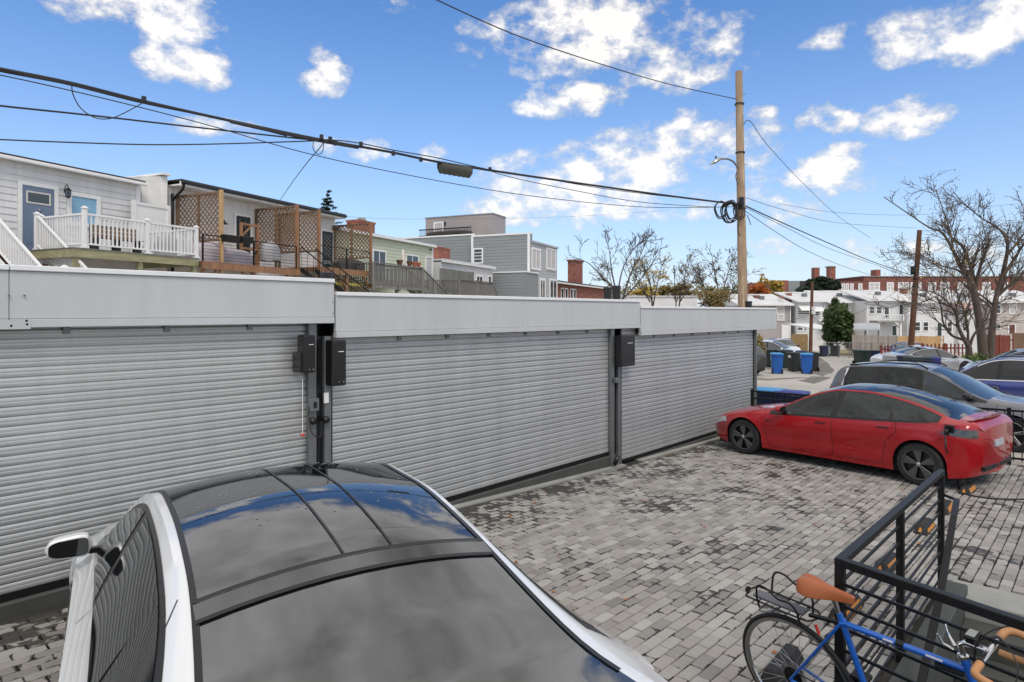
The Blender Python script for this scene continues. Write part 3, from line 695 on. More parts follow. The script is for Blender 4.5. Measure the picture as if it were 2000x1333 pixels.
def car(name, label, kind, paint, W, group=None, sx=1, sy=1, sz=1, glass='carglass', roof=None, wheels='aero', wmat='wheelgrey', detail=2, cat='car', win=None, glassroof=False, skip=(), lampm='taillamp', see=False):
    c = CARS[kind]; shoulder = c.get('shoulder', .945); wt = c.get('wintop', .045); mirx = c.get('mir', .86); bpx = c.get('bp', -.02); inset = c.get('inset', 0); mirs = c.get('mirs', 1.02); win = win or c.get('win'); kind = kind.split('_')[0]
    belt, rail, railw, wid, crown = [smoothed(pchip([(x * sx, y * k) for x, y in c[q]]), .07) for q, k in (('belt', sz), ('rail', sz), ('railw', sy), ('wid', sy), ('crown', sz))]
    xf, xr, wr, sill, cowl, rooff, roofr, backr = c['xf'] * sx, c['xr'] * sx, c['wr'] * (1 + sz) / 2, c['sill'] * sz, c['cowl'] * sx, c['rooff'] * sx, c['roofr'] * sx, c['backr'] * sx
    x0, x1 = c['belt'][0][0] * sx, c['belt'][-1][0] * sx
    ra = wr + .045
    shp = pchip([(-.2, .93), (0, .945), (.10, .957), (.20, .976), (.30, .968), (.5, .984), (.70, 1.0), (.84, .988), (.94, .965), (1.0, shoulder)])
    def bend(x, z):
        k = 0
        if x > x1 - .5: k = -.16 * ((x - x1 + .5) / .5) ** 2 * ((z - .42 * sz) / .35) ** 2
        if x < x0 + .4: k = .12 * ((x0 + .4 - x) / .4) ** 2 * max(0, (.62 * sz - z) / .45) ** 2
        return x + k
    def half(x, z):
        be = belt(x); w = wid(x)
        if z <= be:
            t = (z - sill) / (be - sill); y = w * shp(t)
            for xa in (xf, xr):
                rr = math.hypot(x - xa, z - wr); y += .016 * math.exp(-((rr - ra) / .07) ** 2)
            return y
        q = min(1, (z - be) / max(.01, rail(x) - be)); y0 = half(x, be - 1e-5); y1 = railw(x)
        return y0 + (y1 - y0) * (q ** 1.12)
    xs = [x0 + (x1 - x0) * i / (64 if detail > 1 else 36) for i in range((64 if detail > 1 else 36) + 1)]
    for xa in (xf, xr):
        for k in (1.003, .999, .985, .95, .89, .8, .68, .54, .38, .2, .0): xs += [xa + ra * k, xa - ra * k]
    for k in (.006, .015, .03, .05, .08, .12, .17, .23): xs += [x0 + k, x1 - k]
    xs = sorted(set(round(x, 4) for x in xs if x0 <= x <= x1))
    def zb(x):
        z = sill + .05 * max(0, (abs(x) - 1.9) / .4)
        for xa in (xf, xr):
            if abs(x - xa) < ra: z = max(z, wr + math.sqrt(ra*ra - (x-xa)**2))
        return z
    nb, ng, nr = 9, 5, 6
    secs = []
    for x in xs:
        be, rz, rw, cr, z0 = belt(x), rail(x), railw(x), crown(x), zb(x)
        pts = []
        for i in range(nb + 1):
            z = z0 + (be - z0) * i / nb; pts.append((bend(x, z), half(x, z), z))
        for i in range(1, ng + 1):
            z = be + (rz - be) * i / ng; pts.append((bend(x, z), half(x, z), z))
        for i in range(1, nr + 1):
            u = (1 - i / nr) if not inset else (.93, .74, .555, .37, .185, 0)[i - 1]; z = rz + cr * (1 - u * u); pts.append((bend(x, z), rw * u, z))
        secs.append(pts)
    parts = {}
    def region(xm, j):
        if see and nb <= j < nb + ng - 1 and wx0 < xm < wx1 and rail(xm) - belt(xm) > .16: return None
        if j >= nb + ng + inset:
            if rooff < xm < cowl: return 'windscreen'
            if kind == 'saloon' and backr < xm < roofr and not glassroof: return 'rear_window'
            if kind == 'suv' and xm < roofr and xm > backr: return 'rear_window'
            if glassroof and backr < xm <= rooff: return 'roof_glass'
        return 'body'
    npts = nb + ng + nr + 1
    wx0, wx1 = ((-1.56, bpx + .92) if kind == 'saloon' else (-1.80, mirs + .16)); wx0 *= sx; wx1 *= sx
    for s in (1, -1):
        for i in range(len(secs) - 1):
            xm = (xs[i] + xs[i+1]) / 2
            for j in range(npts - 1):
                rg = region(xm, j)
                if rg is None: continue
                b = parts.setdefault(rg, MB())
                q = [secs[i][j], secs[i+1][j], secs[i+1][j+1], secs[i][j+1]]
                q = [(a, s * y, z) for a, y, z in q]
                b.add(q if s == 1 else q[::-1], [(3, 2, 1, 0)])
        for e in (0, -1):
            pts = secs[e]; loop = [(a, s * y, z) for a, y, z in pts] + [(pts[-1][0], 0, pts[0][2])]
            parts['body'].add(loop, [tuple(range(len(loop)))])
    root = thing(name, label, cat, W, group)
    gl = M[glass]
    def fin(nm, b, m):
        me = bpy.data.meshes.new(nm); me.from_pydata(b.v, [], b.f)
        bm = bmesh.new(); bm.from_mesh(me); bmesh.ops.remove_doubles(bm, verts=bm.verts, dist=.0004); bmesh.ops.recalc_face_normals(bm, faces=bm.faces)
        top = [f for f in bm.faces if f.normal.z > .6]
        if top and nm != 'body': pass
        bm.to_mesh(me); bm.free(); me.materials.append(m); me.polygons.foreach_set('use_smooth', [True] * len(me.polygons)); me.set_sharp_from_angle(angle=math.radians(40))
        if nm != 'body' and len(me.polygons) and sum(p.normal.z for p in me.polygons) < 0: me.flip_normals()
        o = bpy.data.objects.new(nm, me); return link(o, root, W)
    body = None
    for nm, b in parts.items():
        o = fin(nm, b, M[paint] if nm == 'body' else (M[roof] if nm == 'roof_glass' and roof else gl))
        if nm == 'body': body = o
    def spatch(nm, m, fx0, fx1, lo, hi, off, sides=(1, -1), nu=14, nv=5, parent=None, thick=True):
        """patch lying on the flank: fx0/fx1 edges as functions of v, lo/hi as functions of x"""
        for s in sides:
            rows = []
            for j in range(nv + 1):
                v = j / nv; r = []
                for i in range(nu + 1):
                    u = i / nu; x = fx0(v) + (fx1(v) - fx0(v)) * u; a, d = lo(x), hi(x); d = max(a, d); z = a + (d - a) * v
                    r.append((bend(x, z), s * (half(x, z) + off), z))
                rows.append(r)
            b = MB(); b.grid(rows if s == 1 else [r[::-1] for r in rows])
            b.build(nm, m, parent or root, W, smooth=True, recenter=False, fix=False)
    K = lambda v: (lambda _: v)
    lo, hi = lambda x: belt(x) + .012, lambda x: rail(x) - .035
    if kind == 'saloon':
        ends = win or [('f', (1.02 + bpx) * sx, (bpx + .0) * sx, .0, -.06), ('r', (bpx - .10) * sx, -1.02 * sx, -.06, .0), ('q', -1.08 * sx, -1.62 * sx, .10, .0)]
        tr0, tr1 = K((1.06 if not see else bpx + 1.08) * sx), K(-1.68 * sx)
    else:
        ends = win or [('f', 1.28 * sx, .14 * sx, 0, -.04), ('r', .04 * sx, -.92 * sx, -.04, .0), ('q', -1.0 * sx, -1.86 * sx, .0, .10)]
        tr0, tr1 = K((mirs + .30) * sx), (lambda v: -1.96 * sx + .14 * v)
    if not see:
        spatch('window_trim', 'carblack', tr0, tr1, lambda x: belt(x) + .002, lambda x: rail(x) - (wt - .023 if kind == 'saloon' else .03), .003, nu=30)
    else:
        spatch('window_trim', 'carblack', tr0, tr1, lambda x: belt(x) - .012, lambda x: belt(x) + .024, .004, nu=30, nv=1)
        spatch('window_trim', 'carblack', tr0, tr1, lambda x: max(belt(x) + .024, rail(x) - .13), lambda x: max(belt(x) + .025, rail(x) - .026), .003, nu=30, nv=2)
        for (k1, a1, d1, ta1, td1), (k2, a2, d2, ta2, td2) in zip(ends, ends[1:]):
            spatch('pillar', 'carblack', (lambda v: d1 + td1 * v + .03), (lambda v: a2 + ta2 * v - .03), lambda x: belt(x) + .01, lambda x: rail(x) - .03, .0045, nu=3)
        e_ = ends[-1]; spatch('pillar', 'carblack', (lambda v: e_[2] + e_[4] * v + .05), (lambda v: tr1(v) + .0), lambda x: belt(x) + .01, lambda x: rail(x) - .03, .0045, nu=4)
        e0 = ends[0]; spatch('pillar', 'carblack', (lambda v: tr0(v)), (lambda v: e0[1] - .12), lambda x: belt(x) + .004, lambda x: max(belt(x) + .006, rail(x) - .026), .0035, nu=4)
        # cabin
        fb = MB(); xs2 = [tr0(0) - .05 + (tr1(0) + .1 - tr0(0)) * i / 12 for i in range(13)]
        fb.grid([[(x, half(x, belt(x)) - .03, belt(x) - .05) for x in xs2], [(x, -half(x, belt(x)) + .03, belt(x) - .05) for x in xs2]]); fb.build('cabin_deck', 'cabin', root, W, recenter=False)
        wm = wid(0)
        for xs_, wd in ((bpx - .02, .24), (-1.02, .24)):
            for yy in (-.38, .38):
                b = MB(); x_ = xs_ * sx; zt = rail(x_) - .20; zb_ = belt(x_) - .06
                b.hexa([(x_ + .10, yy - wd, zb_), (x_ - .03, yy - wd, zb_), (x_ - .03, yy + wd, zb_), (x_ + .10, yy + wd, zb_)], [(x_ - .02, yy - wd * .8, zt - .06), (x_ - .12, yy - wd * .8, zt - .06), (x_ - .12, yy + wd * .8, zt - .06), (x_ - .02, yy + wd * .8, zt - .06)])
                b.hexa([(x_ - .04, yy - .11, zt - .055), (x_ - .12, yy - .11, zt - .055), (x_ - .12, yy + .11, zt - .055), (x_ - .04, yy + .11, zt - .055)], [(x_ - .06, yy - .09, zt + .10), (x_ - .13, yy - .09, zt + .10), (x_ - .13, yy + .09, zt + .10), (x_ - .06, yy + .09, zt + .10)])
                b.build('seat', 'seat', root, W, recenter=False, bevel=.03, seg=2)
        MB().lathe([(.17 + .015 * math.cos(a), .015 * math.sin(a)) for a in [2 * math.pi * q / 8 for q in range(8)]], 20, (0, 0, 0), 'X', closed=True).build('steering_wheel', 'cabin', root, W @ Matrix.Translation(((bpx + .62) * sx, .38, belt(.5) + .06)) @ Matrix.Rotation(-.4, 4, 'Y'), smooth=True, recenter=False)
    for k, a, d, ta, td in ends:
        g2 = gl if not (kind == 'suv' and k != 'f') else M['privglass']
        if see: g2 = M['clearglass'] if (kind == 'saloon' or k == 'f') else M['tintglass']
        spatch('side_window', g2, (lambda v, a=a, ta=ta: a + ta * v), (lambda v, d=d, td=td: d + td * v), lambda x: belt(x) + .018, lambda x: rail(x) - wt, .007)
    # underbody, wheels
    MB().box(x0 + .25, x1 - .25, -wid(0) + .16, wid(0) - .16, sill - .03, sill + .45).build('underbody', 'rubber', root, W, recenter=False)
    for xa in (xf, xr):
        for s in (1, -1):
            Wl = W @ Matrix.Translation((xa, s * (wid(xa) - .115), wr)) @ (Matrix.Rotation(math.pi, 4, 'Z') if s == 1 else I4)
            wheel(root, Wl, wr, .215, wheels, wmat)
    if detail > 1:
        def seam(pts, s, w=.007, m='carblack'):
            b = MB(); r1 = []; r2 = []
            for k, (x, z) in enumerate(pts):
                xa, za = pts[max(0, k-1)]; xb, zbb = pts[min(len(pts)-1, k+1)]; dx, dz = xb-xa, zbb-za; l = math.hypot(dx, dz) or 1
                ox, oz = -dz/l*w/2, dx/l*w/2
                r1.append((bend(x+ox, z+oz), s*(half(x+ox, z+oz)+.0025), z+oz)); r2.append((bend(x-ox, z-oz), s*(half(x-ox, z-oz)+.0025), z-oz))
            b.grid([r1, r2]); b.build('door_seam', m, body, W, recenter=False)
        def ln(p, q, n=8): return [(p[0]+(q[0]-p[0])*i/n, p[1]+(q[1]-p[1])*i/n) for i in range(n+1)]
        dx = .0
        for s in (1, -1):
            if kind == 'saloon':
                seam(ln(((bpx-.04)*sx, belt(-.02)-.004), ((bpx-.04)*sx, .235*sz)), s)
                seam(ln((1.02*sx, belt(1.0)-.01), (1.0*sx, .45*sz)) + ln((1.0*sx, .45*sz), (.93*sx, .24*sz), 4)[1:], s)
                seam(ln((-1.12*sx, belt(-1.1)-.004), (-1.14*sx, .80*sz), 4) + ln((-1.14*sx, .80*sz), (-.98*sx, .62*sz), 4)[1:] + ln((-.98*sx, .62*sz), (-.92*sx, .26*sz), 4)[1:], s)
                seam(ln((.95*sx, .235*sz), (-.93*sx, .25*sz), 20), s, .006)
                hd = [(bpx + .24, bpx + .14), (-.86, -.96)]
            else:
                seam(ln((.09*sx, belt(.1)-.004), (.07*sx, .36*sz)), s); seam(ln((1.12*sx, belt(1.1)-.01), (1.02*sx, .40*sz)), s)
                seam(ln((-.98*sx, belt(-1)-.004), (-.92*sx, .55*sz)), s)
                hd = [(.30, .12), (-.70, -.88)]
            for a, d in hd:
                zz = belt(a*sx) - .105*sz
                for (xa, xb) in [(a*sx, (d)*sx - .08)]:
                    if paint == 'greyp' or kind == 'suv':
                        b = MB(); ym = half((xa+xb)/2, zz); b.tube([(xa, s*(ym+.004), zz), (xa-.02, s*(ym+.04), zz), (xb+.02, s*(ym+.04), zz), (xb, s*(ym+.004), zz)], .014, 6); b.build('door_handle', paint, root, W, smooth=True)
                    else:
                        spatch('door_handle', 'carblack', K(xa), K(xb), lambda x: zz - .011, lambda x: zz + .011, .004, sides=(s,), nu=6, nv=2)
            # mirror
            xm = (mirx if kind == 'saloon' else mirs) * sx; zm = belt(xm) + .055; ym = half(xm, zm)
            b = MB(); cx, cy, cz = xm - .02 - c.get('mirout', 0) * .6, s * (ym + .135 + c.get('mirout', 0)), zm + .035 - c.get('mirout', 0) * .3
            rows = []
            for i in range(11):
                t = -1 + 2 * i / 10; k = max(.02, (1 - abs(t) ** 4)) ** .4; yy = .115 * t; hz_ = (.064 + .012 * -t) * k; r_ = []
                for q in range(20):
                    a = 2 * math.pi * q / 20; ca, sa = math.cos(a), math.sin(a)
                    xx = .085 * k * math.copysign(abs(ca) ** .6, ca) if ca > 0 else -.04 * (abs(ca) ** .25) * min(1, k * 1.3)
                    r_.append((cx + xx, cy + s * yy, cz + .01 + hz_ * math.copysign(abs(sa) ** .6, sa)))
                rows.append(r_)
            b.grid(rows, closed=True); b.add(rows[0], [tuple(range(20))]); b.add(rows[-1], [tuple(range(20))])
            mo = b.build('mirror', paint if kind == 'saloon' else 'carblack', root, W, smooth='auto')
            b = MB(); b.bar((xm + .01, s * (ym - .01), zm - .02), (cx, s * (ym + .07), cz - .03), .05, .03); b.build('mirror_arm', 'carblack', mo, W)
            gl_ = [(cy + s * .098 * math.copysign(abs(math.cos(a)) ** .5, math.cos(a)), cz + .01 + (.050 - .010 * math.cos(a)) * math.copysign(abs(math.sin(a)) ** .5, math.sin(a))) for a in [2 * math.pi * q / 24 for q in range(24)]]
            MB().prism(gl_, cx - .0455, cx - .036, 'X').build('mirror_glass', 'privglass', mo, W)
        # lamps
        tz0, tz1 = (.80 * sz, .93 * sz) if kind == 'saloon' else (.90 * sz, 1.06 * sz)
        spatch('tail_lamp', lampm, K(x0 + .04), lambda v: x0 + .46 - .1 * v, lambda x: tz0 + (x - x0) * .14, lambda x: min(belt(x) - .02, tz1 + (x - x0) * .05), .006, nu=10)
        spatch('head_lamp', 'headlamp', lambda v: x1 - .52 + .05 * v, K(x1 - .12), lambda x: belt(x) - .12, lambda x: belt(x) - .02, .006, nu=10)
        MB().box(x0 - .012, x0 + .03, -.18, .18, .63 * sz, .73 * sz).build('rear_plate', 'plate', root, W)
        MB().box(x0 + .0, x0 + .1, -.6, .6, .30 * sz, .36 * sz).build('bumper_insert', 'carblack', root, W)
        if kind == 'suv':
            for s in (1, -1):
                pts = [(x, s * (railw(x) - .05), rail(x) + .06 + (.0 if -1.7 < x / sx < rooff / sx - .15 else -.035)) for x in [q * sx for q in (-1.85, -1.7, -1.2, -.8, -.5, rooff / sx - .2, rooff / sx - .05)]]
                MB().tube(chain(pts, 3), .018, 6).build('roof_rail', 'carblack', root, W, smooth=True)
            for xa in (xf, xr):
                for s in (1, -1):
                    pass
    F = dict(root=root, W=W, half=half, belt=belt, rail=rail, railw=railw, crown=crown, bend=bend, spatch=spatch, x0=x0, x1=x1, body=body, sill=sill, seam=(seam if detail > 1 else None))
    return F
def carW(front, rear, extra=0):
    """pose from the ground points under two wheels of the left (+y) side; returns matrix with origin mid-wheelbase on the centre line"""
    f, r = Vector(front), Vector(rear); d = f - r; a = math.atan2(d.y, d.x); pitch = -math.atan2(d.z, math.hypot(d.x, d.y))
    mid = (f + r) / 2; return Matrix.Translation(mid) @ Matrix.Rotation(a, 4, 'Z') @ Matrix.Rotation(pitch, 4, 'Y') @ Matrix.Translation((0, -extra, 0))

M['plate'] = mat('number_plate', (.45, .47, .5), .5, var=.35, vs=18)
M['lampdark'] = mat('smoked_tail_lamp', (.035, .04, .042), .08, coat=1)
# ---- red car beside the right garage
rf, rr_ = onG(1457, 886), onG(1799, 947.5)
print('red wheelbase', (rf - rr_).length, rf, rr_)
kk = (rf - rr_).length / 2.88
RC = car('car', 'red electric saloon with dark wheel covers, plugged in beside the garages', 'saloon_r', 'red', carW(rf, rr_, .84 * kk), None, kk, kk, kk * .93, roof='roofglass2', glassroof=True, lampm='lampdark', see=True)
def red_extras():
    W, root, sp = RC['W'], RC['root'], RC['spatch']; k = kk * .93
    # open charge flap and plug on the rear left corner
    xq, zq = RC['x0'] + .36, .90 * k; y = RC['half'](xq, zq)
    MB().bar((xq - .06, y + .01, zq + .10), (xq - .02, y + .10, zq + .115), .13, .012).build('charge_flap', 'carblack', root, W, bevel=.006)
    MB().box(xq - .075, xq + .05, y - .02, y + .006, zq - .02, zq + .085).build('charge_port', 'carblack', root, W)
    MB().tube([(xq, y - .01, zq + .03), (xq, y + .07, zq + .03), (xq + .004, y + .1, zq - .04)], [.028, .03, .02], 10).build('charge_plug', 'blackpl', root, W, smooth=True)
    # spoiler lip
    b = MB(); n = 12
    xs_ = RC['x0'] + .10
    up = [(xs_ + .10 * abs(i / n * 2 - 1) ** 2, (i / n * 2 - 1) * .70 * k, RC['rail'](xs_ + .03) + RC['crown'](xs_) * (1 - (i/n*2-1)**2) + .012) for i in range(n + 1)]
    b.grid([[(x - .055, y_, z + .016) for x, y_, z in up], [(x + .12, y_ * .97, z - .006) for x, y_, z in up], [(x + .12, y_ * .97, z - .02) for x, y_, z in up], [(x - .05, y_, z + .004) for x, y_, z in up], [(x - .055, y_, z + .016) for x, y_, z in up]])
    b.build('boot_spoiler', 'red', root, W, smooth='auto')
    b = MB(); b.add([(.74 * k, RC['half'](.74 * k, .70 * k) + .012, .70 * k), (1.0 * k, RC['half'](1.0 * k, .715 * k) + .012, .715 * k), (.97 * k, RC['half'](.97 * k, .685 * k) + .012, .685 * k)], [(0, 1, 2)])
    MB().box(.99 * k, 1.05 * k, RC['half'](1.02 * k, .72 * k) - .01, RC['half'](1.02 * k, .72 * k) + .012, .705 * k, .735 * k).build('side_camera', 'carblack', root, W, bevel=.006)
    return W @ Vector((xq + .004, y + .1, zq - .04))
plug = red_extras()
cab = chain([plug, plug + Vector((.0, -.02, -.25)), onG(1872, 925) + Vector((0, 0, .25)), onG(1872, 950) + Vector((0, 0, .03)), onG(1885, 965) + Vector((0, 0, .012)), onG(1915, 973) + Vector((0, 0, .012)), onG(1970, 977) + Vector((0, 0, .012)), onG(2060, 976) + Vector((0, 0, .012))], 8)
tag(MB().tube(cab, .012, 8).build('charging_cable', 'wire', smooth=True), 'black charging cable hanging from the red car and trailing over the pavers', 'cable')

# ---- white car in the foreground
def white_car():
    k = 1.0
    hd = math.atan2(FW.y, FW.x) + math.radians(WHD)
    o = P(*WPOS); o.z = G(o.x, o.y)
    W = Matrix.Translation(o) @ Matrix.Rotation(hd, 4, 'Z') @ Matrix.Rotation(math.radians(.4), 4, 'Y')
    F = car('car', 'white car with black panoramic glass roof parked in front of the left garage', 'saloon_w', 'whitep', W, None, 1.057, 1.057, WSZ, glass='privglass', roof='roofglass', glassroof=True)
    root = F['root']
    def top(x, y, off=.003):
        rw = F['railw'](x); u = y / rw; z = F['rail'](x) + F['crown'](x) * (1 - u * u); return (F['bend'](x, z), y, z + off)
    def strip(nm, pts, w, m, off=.004):
        b = MB(); r1, r2 = [], []
        for i, (x, y) in enumerate(pts):
            a, c = pts[max(0, i-1)], pts[min(len(pts)-1, i+1)]; dx, dy = c[0]-a[0], c[1]-a[1]; l = math.hypot(dx, dy)
            ox, oy = -dy/l*w/2, dx/l*w/2; r1.append(top(x+ox, y+oy, off)); r2.append(top(x-ox, y-oy, off))
        b.grid([r1, r2]); return b.build(nm, m, root, W, recenter=False, smooth=True)
    rw = lambda x: F['railw'](x) * .93 + .012
    xb = -1.31
    ys = [i / 16 * 2 - 1 for i in range(17)]
    strip('roof_cross_bar', [(xb, u * (rw(xb) - .01)) for u in ys], .085, 'roofbar', .006)
    for dx in (.05, -.05): strip('roof_gasket', [(xb + dx, u * (rw(xb) - .01)) for u in ys], .018, 'carblack', .008)
    strip('windscreen_seam', [(.34 - .06 * u * u, u * (rw(.30) - .02)) for u in ys], .010, 'carblack', .004)
    for y0, y1 in ((.11, .04), (-.12, -.16)):
        strip('roof_seam', [(.34 + (xb + .065 - .34) * i / 12, y0 + (y1 - y0) * i / 12) for i in range(13)], .010, 'carblack')
    for s in (1, -1):
        strip('roof_gutter', [(.95 - 3.0 * i / 34, s * (rw(.95 - 3.0 * i / 34) - .012)) for i in range(35)], .022, 'carblack', .005)
    F['seam']([(-1.40 + .05 * i, F['rail'](-1.40 + .05 * i) - .13 + .032 * i) for i in range(5)], 1, .006)
    # sparse droplets
    b = MB(); r = random.Random(5)
    return F
M['roofbar'] = mat('roof_bar_black', (.008, .009, .013), .04, spec=.75, ior=2.0)
WHD, WPOS, WSZ = 32.3, (1000 - 1.285 * FPX / 3.57, 1000, 3.57), 1.034
WCAR = white_car()
def drops():
    W, root = WCAR['W'], WCAR['root']; r = random.Random(5); b = MB()
    for _ in range(170):
        x = r.uniform(-.9, .45); y = r.uniform(-.5, .5); u = y / WCAR['railw'](x); z = WCAR['rail'](x) + WCAR['crown'](x) * (1 - u*u)
        s = r.choice((.002, .0025, .003, .005)); b.lathe([(s, 0), (s * .8, s * .3), (0, s * .45)], 6, (WCAR['bend'](x, z), y, z + .0008))
    o = b.build('water_spots', 'waterspot', root, W, smooth=True); o['kind'] = 'stuff'
M['waterspot'] = mat('dried_spots', (.30, .30, .31), .4)
drops()

# ---- grey SUV beyond the fence
def place(px, py, d, deg): # ground point below a pixel column at depth, heading relative to the view axis (left positive)
    p = P(px, HOR, d); p.z = G(p.x, p.y); return Matrix.Translation(p) @ Matrix.Rotation(math.atan2(FW.y, FW.x) + math.radians(deg), 4, 'Z')
SUVH = 39.5 + 180
p = P(1976, HOR, 12.75); p.z = G(p.x, p.y)
Ws = Matrix.Translation(p) @ Matrix.Rotation(math.atan2(FW.y, FW.x) + math.radians(SUVH), 4, 'Z') @ Matrix.Translation((-1.35, .86, 0))
S1 = car('car', 'dark grey estate SUV with black roof rails parked just beyond the red car', 'suv_g', 'greyp', Ws, None, 1.0, 1.0, .955, wheels='alloy', wmat='alloy', see=True)
def suv_extras(F, m='chrome'):
    for s in (1, -1):
        F['spatch']('chrome_strip', m, lambda v: -1.90, lambda v: -1.955 + .12 * v, lambda x: F['belt'](x) + .01, lambda x: F['rail'](x) - .045, .010, sides=(s,), nu=2, nv=8)
suv_extras(S1)
def apx(px, py_top, d, deg, h, dz=0):
    """car whose middle stands at this column and depth"""
    return place(px, 0, d, deg)
S2 = car('car', 'bright blue SUV with chrome window trim behind the grey SUV', 'suv', 'bluep', place(1972, 0, 18.6, 41), None, 1.02, 1.02, 1.0, glass='privglass', wheels='alloy', wmat='alloy')
suv_extras(S2)
S2['spatch']('chrome_strip', 'chrome', lambda v: 1.2, lambda v: -1.9, lambda x: S2['belt'](x) - .005, lambda x: S2['belt'](x) + .018, .011, nu=20, nv=1)
S2['spatch']('chrome_strip', 'chrome', lambda v: .6, lambda v: -1.86, lambda x: S2['rail'](x) - .045, lambda x: S2['rail'](x) - .022, .011, nu=20, nv=1)
car('car', 'black SUV whose roof shows behind the bright blue SUV', 'suv', 'blackp', place(2040, 0, 22.2, 41), None, 1.04, 1.0, 1.03, glass='privglass', detail=1)
car('car', 'pale blue grey hatchback half in view at the right edge below the trees', 'suv', 'iceblue', place(1996, 0, 28, 60), None, .95, .98, .96, detail=1)
car('car', 'dark blue car farthest back at the right edge near the red fence', 'suv', 'bluep', place(2035, 0, 34.0, 65), None, 1, 1, .98, detail=1)
car('car', 'silver saloon parked behind the row of dark bins below the bare tree', 'saloon', 'silverp', place(1815, 0, 36.5, -82), None, 1.0, 1, 1, detail=2)
car('car', 'white saloon behind the rust coloured picket fence', 'saloon', 'whitep', place(1775, 0, 42, 95), None, 1, 1, 1, detail=1)
car('car', 'red car behind the white saloon by the tan board fence', 'saloon', 'cherry', place(1768, 0, 50, 100), None, 1, 1, 1.1, detail=1)
car('car', 'black hatchback seen from behind, cut off by the right garage', 'suv', 'blackp', place(1419, 0, 33.0, 16), None, .95, .95, .92, glass='carglass', detail=2)
car('car', 'white car in three quarter view behind the blue wheeled bins', 'saloon', 'whitep', place(1508, 0, 43.5, -128), None, 1.03, 1, 1.08, detail=2)
car('car', 'small white car facing the camera below the grey house', 'suv', 'whitep', place(1529, 0, 56, 178), None, .9, 1, .92, detail=2)
# ================================================================== iron railing round the stairwell
RA = Vector((3.76, 1.04, 0)); RB = Vector((6.87, 1.06, 0)); RD = Vector((3.76 - .269 * 2.3, 1.04 - .963 * 2.3, 0))
def railing():
    root = thing('railing', 'black iron railing around the basement steps, the blue bicycle leans on it', 'railing', Matrix.Translation((RA.x, RA.y, G(RA.x, RA.y))))
    za, zb = CZ - 1.350, CZ - 1.438
    fa, fb = G(RA.x, RA.y) - .02, G(RB.x, RB.y) - .02
    def post(x, y, z0, z1): MB().box(x - .024, x + .024, y - .024, y + .024, z0, z1).build('post', 'black', root, bevel=.003)
    post(RA.x, RA.y, fa - .3, za - .022); post(RB.x, RB.y, fb, zb - .022)
    m = RA.lerp(RB, .47); post(m.x, m.y, (fa + fb) / 2, za + (zb - za) * .47 - .022)
    post(RD.x, RD.y, fa, za - .03)
    MB().bar((RA.x - .024, RA.y, za), (RB.x + .024, RB.y, zb), .05, .044).build('top_rail', 'black', root, bevel=.004)
    d = (RD - RA).normalized()
    MB().bar(RA + d * .025 + Vector((0, 0, za)), RD + d * .1 + Vector((0, 0, za)), .05, .044).build('top_rail', 'black', root, bevel=.004)
    for k in range(1, 9):
        h = .118 * k
        MB().bar((RA.x + .02, RA.y, za - h), (RB.x - .02, RB.y, zb - h), .014, .014).build('bar', 'black', root)
        MB().bar(RA + d * .025 + Vector((0, 0, za - h)), RD + Vector((0, 0, za - h)), .014, .014).build('bar', 'black', root)
    hp = [RB + Vector((0, -.02, CZ - 1.64)), RB + Vector((-.03, -.12, CZ - 1.66)), Vector((6.4, .9, CZ - 1.70)), Vector((5.45, .84, CZ - 1.98)), Vector((4.2, .80, CZ - 2.42)), Vector((3.5, .78, CZ - 2.7))]
    for a, b in zip(hp[1:], hp[2:]): MB().bar(a, b, .045, .03).build('handrail', 'black', root)
    MB().bar(hp[0], hp[1], .02, .02).build('handrail_bracket', 'black', root)
railing()

# ================================================================== rubber wheel stops
def stop(x, y, rz, label):
    z = G(x, y); W = Matrix.Translation((x, y, z)) @ Matrix.Rotation(rz, 4, 'Z') @ Matrix.Rotation(math.atan(-(G(x + .2, y) - G(x - .2, y)) / .4), 4, 'Y')
    root = thing('wheel_stop', label, 'wheel stop', W, 'rubber wheel stops along the railing')
    L_, w, h = .28, .075, .10
    b = MB(); b.hexa([(-L_, -w, 0), (L_, -w, 0), (L_, w, 0), (-L_, w, 0)], [(-L_ + .05, -w * .55, h), (L_ - .05, -w * .55, h), (L_ - .05, w * .55, h), (-L_ + .05, w * .55, h)])
    b.build('block', 'rubber', root, W, bevel=.012, seg=2)
    for s in (() if 'rear wheel of the bicycle' in label else (-1,)):
        for xa, xb in ((-.19, .19),):
            y0, y1 = w * .92, w * .66
            b = MB(); b.hexa([(xa, s * (y0 + .004), .022), (xb, s * (y0 + .004), .022), (xb, s * (y0 - .01), .022), (xa, s * (y0 - .01), .022)], [(xa, s * (y1 + .006), .078), (xb, s * (y1 + .006), .078), (xb, s * (y1 - .01), .078), (xa, s * (y1 - .01), .078)])
            b.build('reflector', 'yellow', root, W)
    for s in (() if 'rear wheel of the bicycle' in label else (-1,)):
        b = MB(); b.hexa([(s * (L_ - .002), -.02, .03), (s * (L_ - .002), .02, .03), (s * (L_ - .02), .02, .03), (s * (L_ - .02), -.02, .03)], [(s * (L_ - .028), -.008, .075), (s * (L_ - .028), .008, .075), (s * (L_ - .05), .008, .075), (s * (L_ - .05), -.008, .075)])
        b.build('end_reflector', 'yellow', root, W)
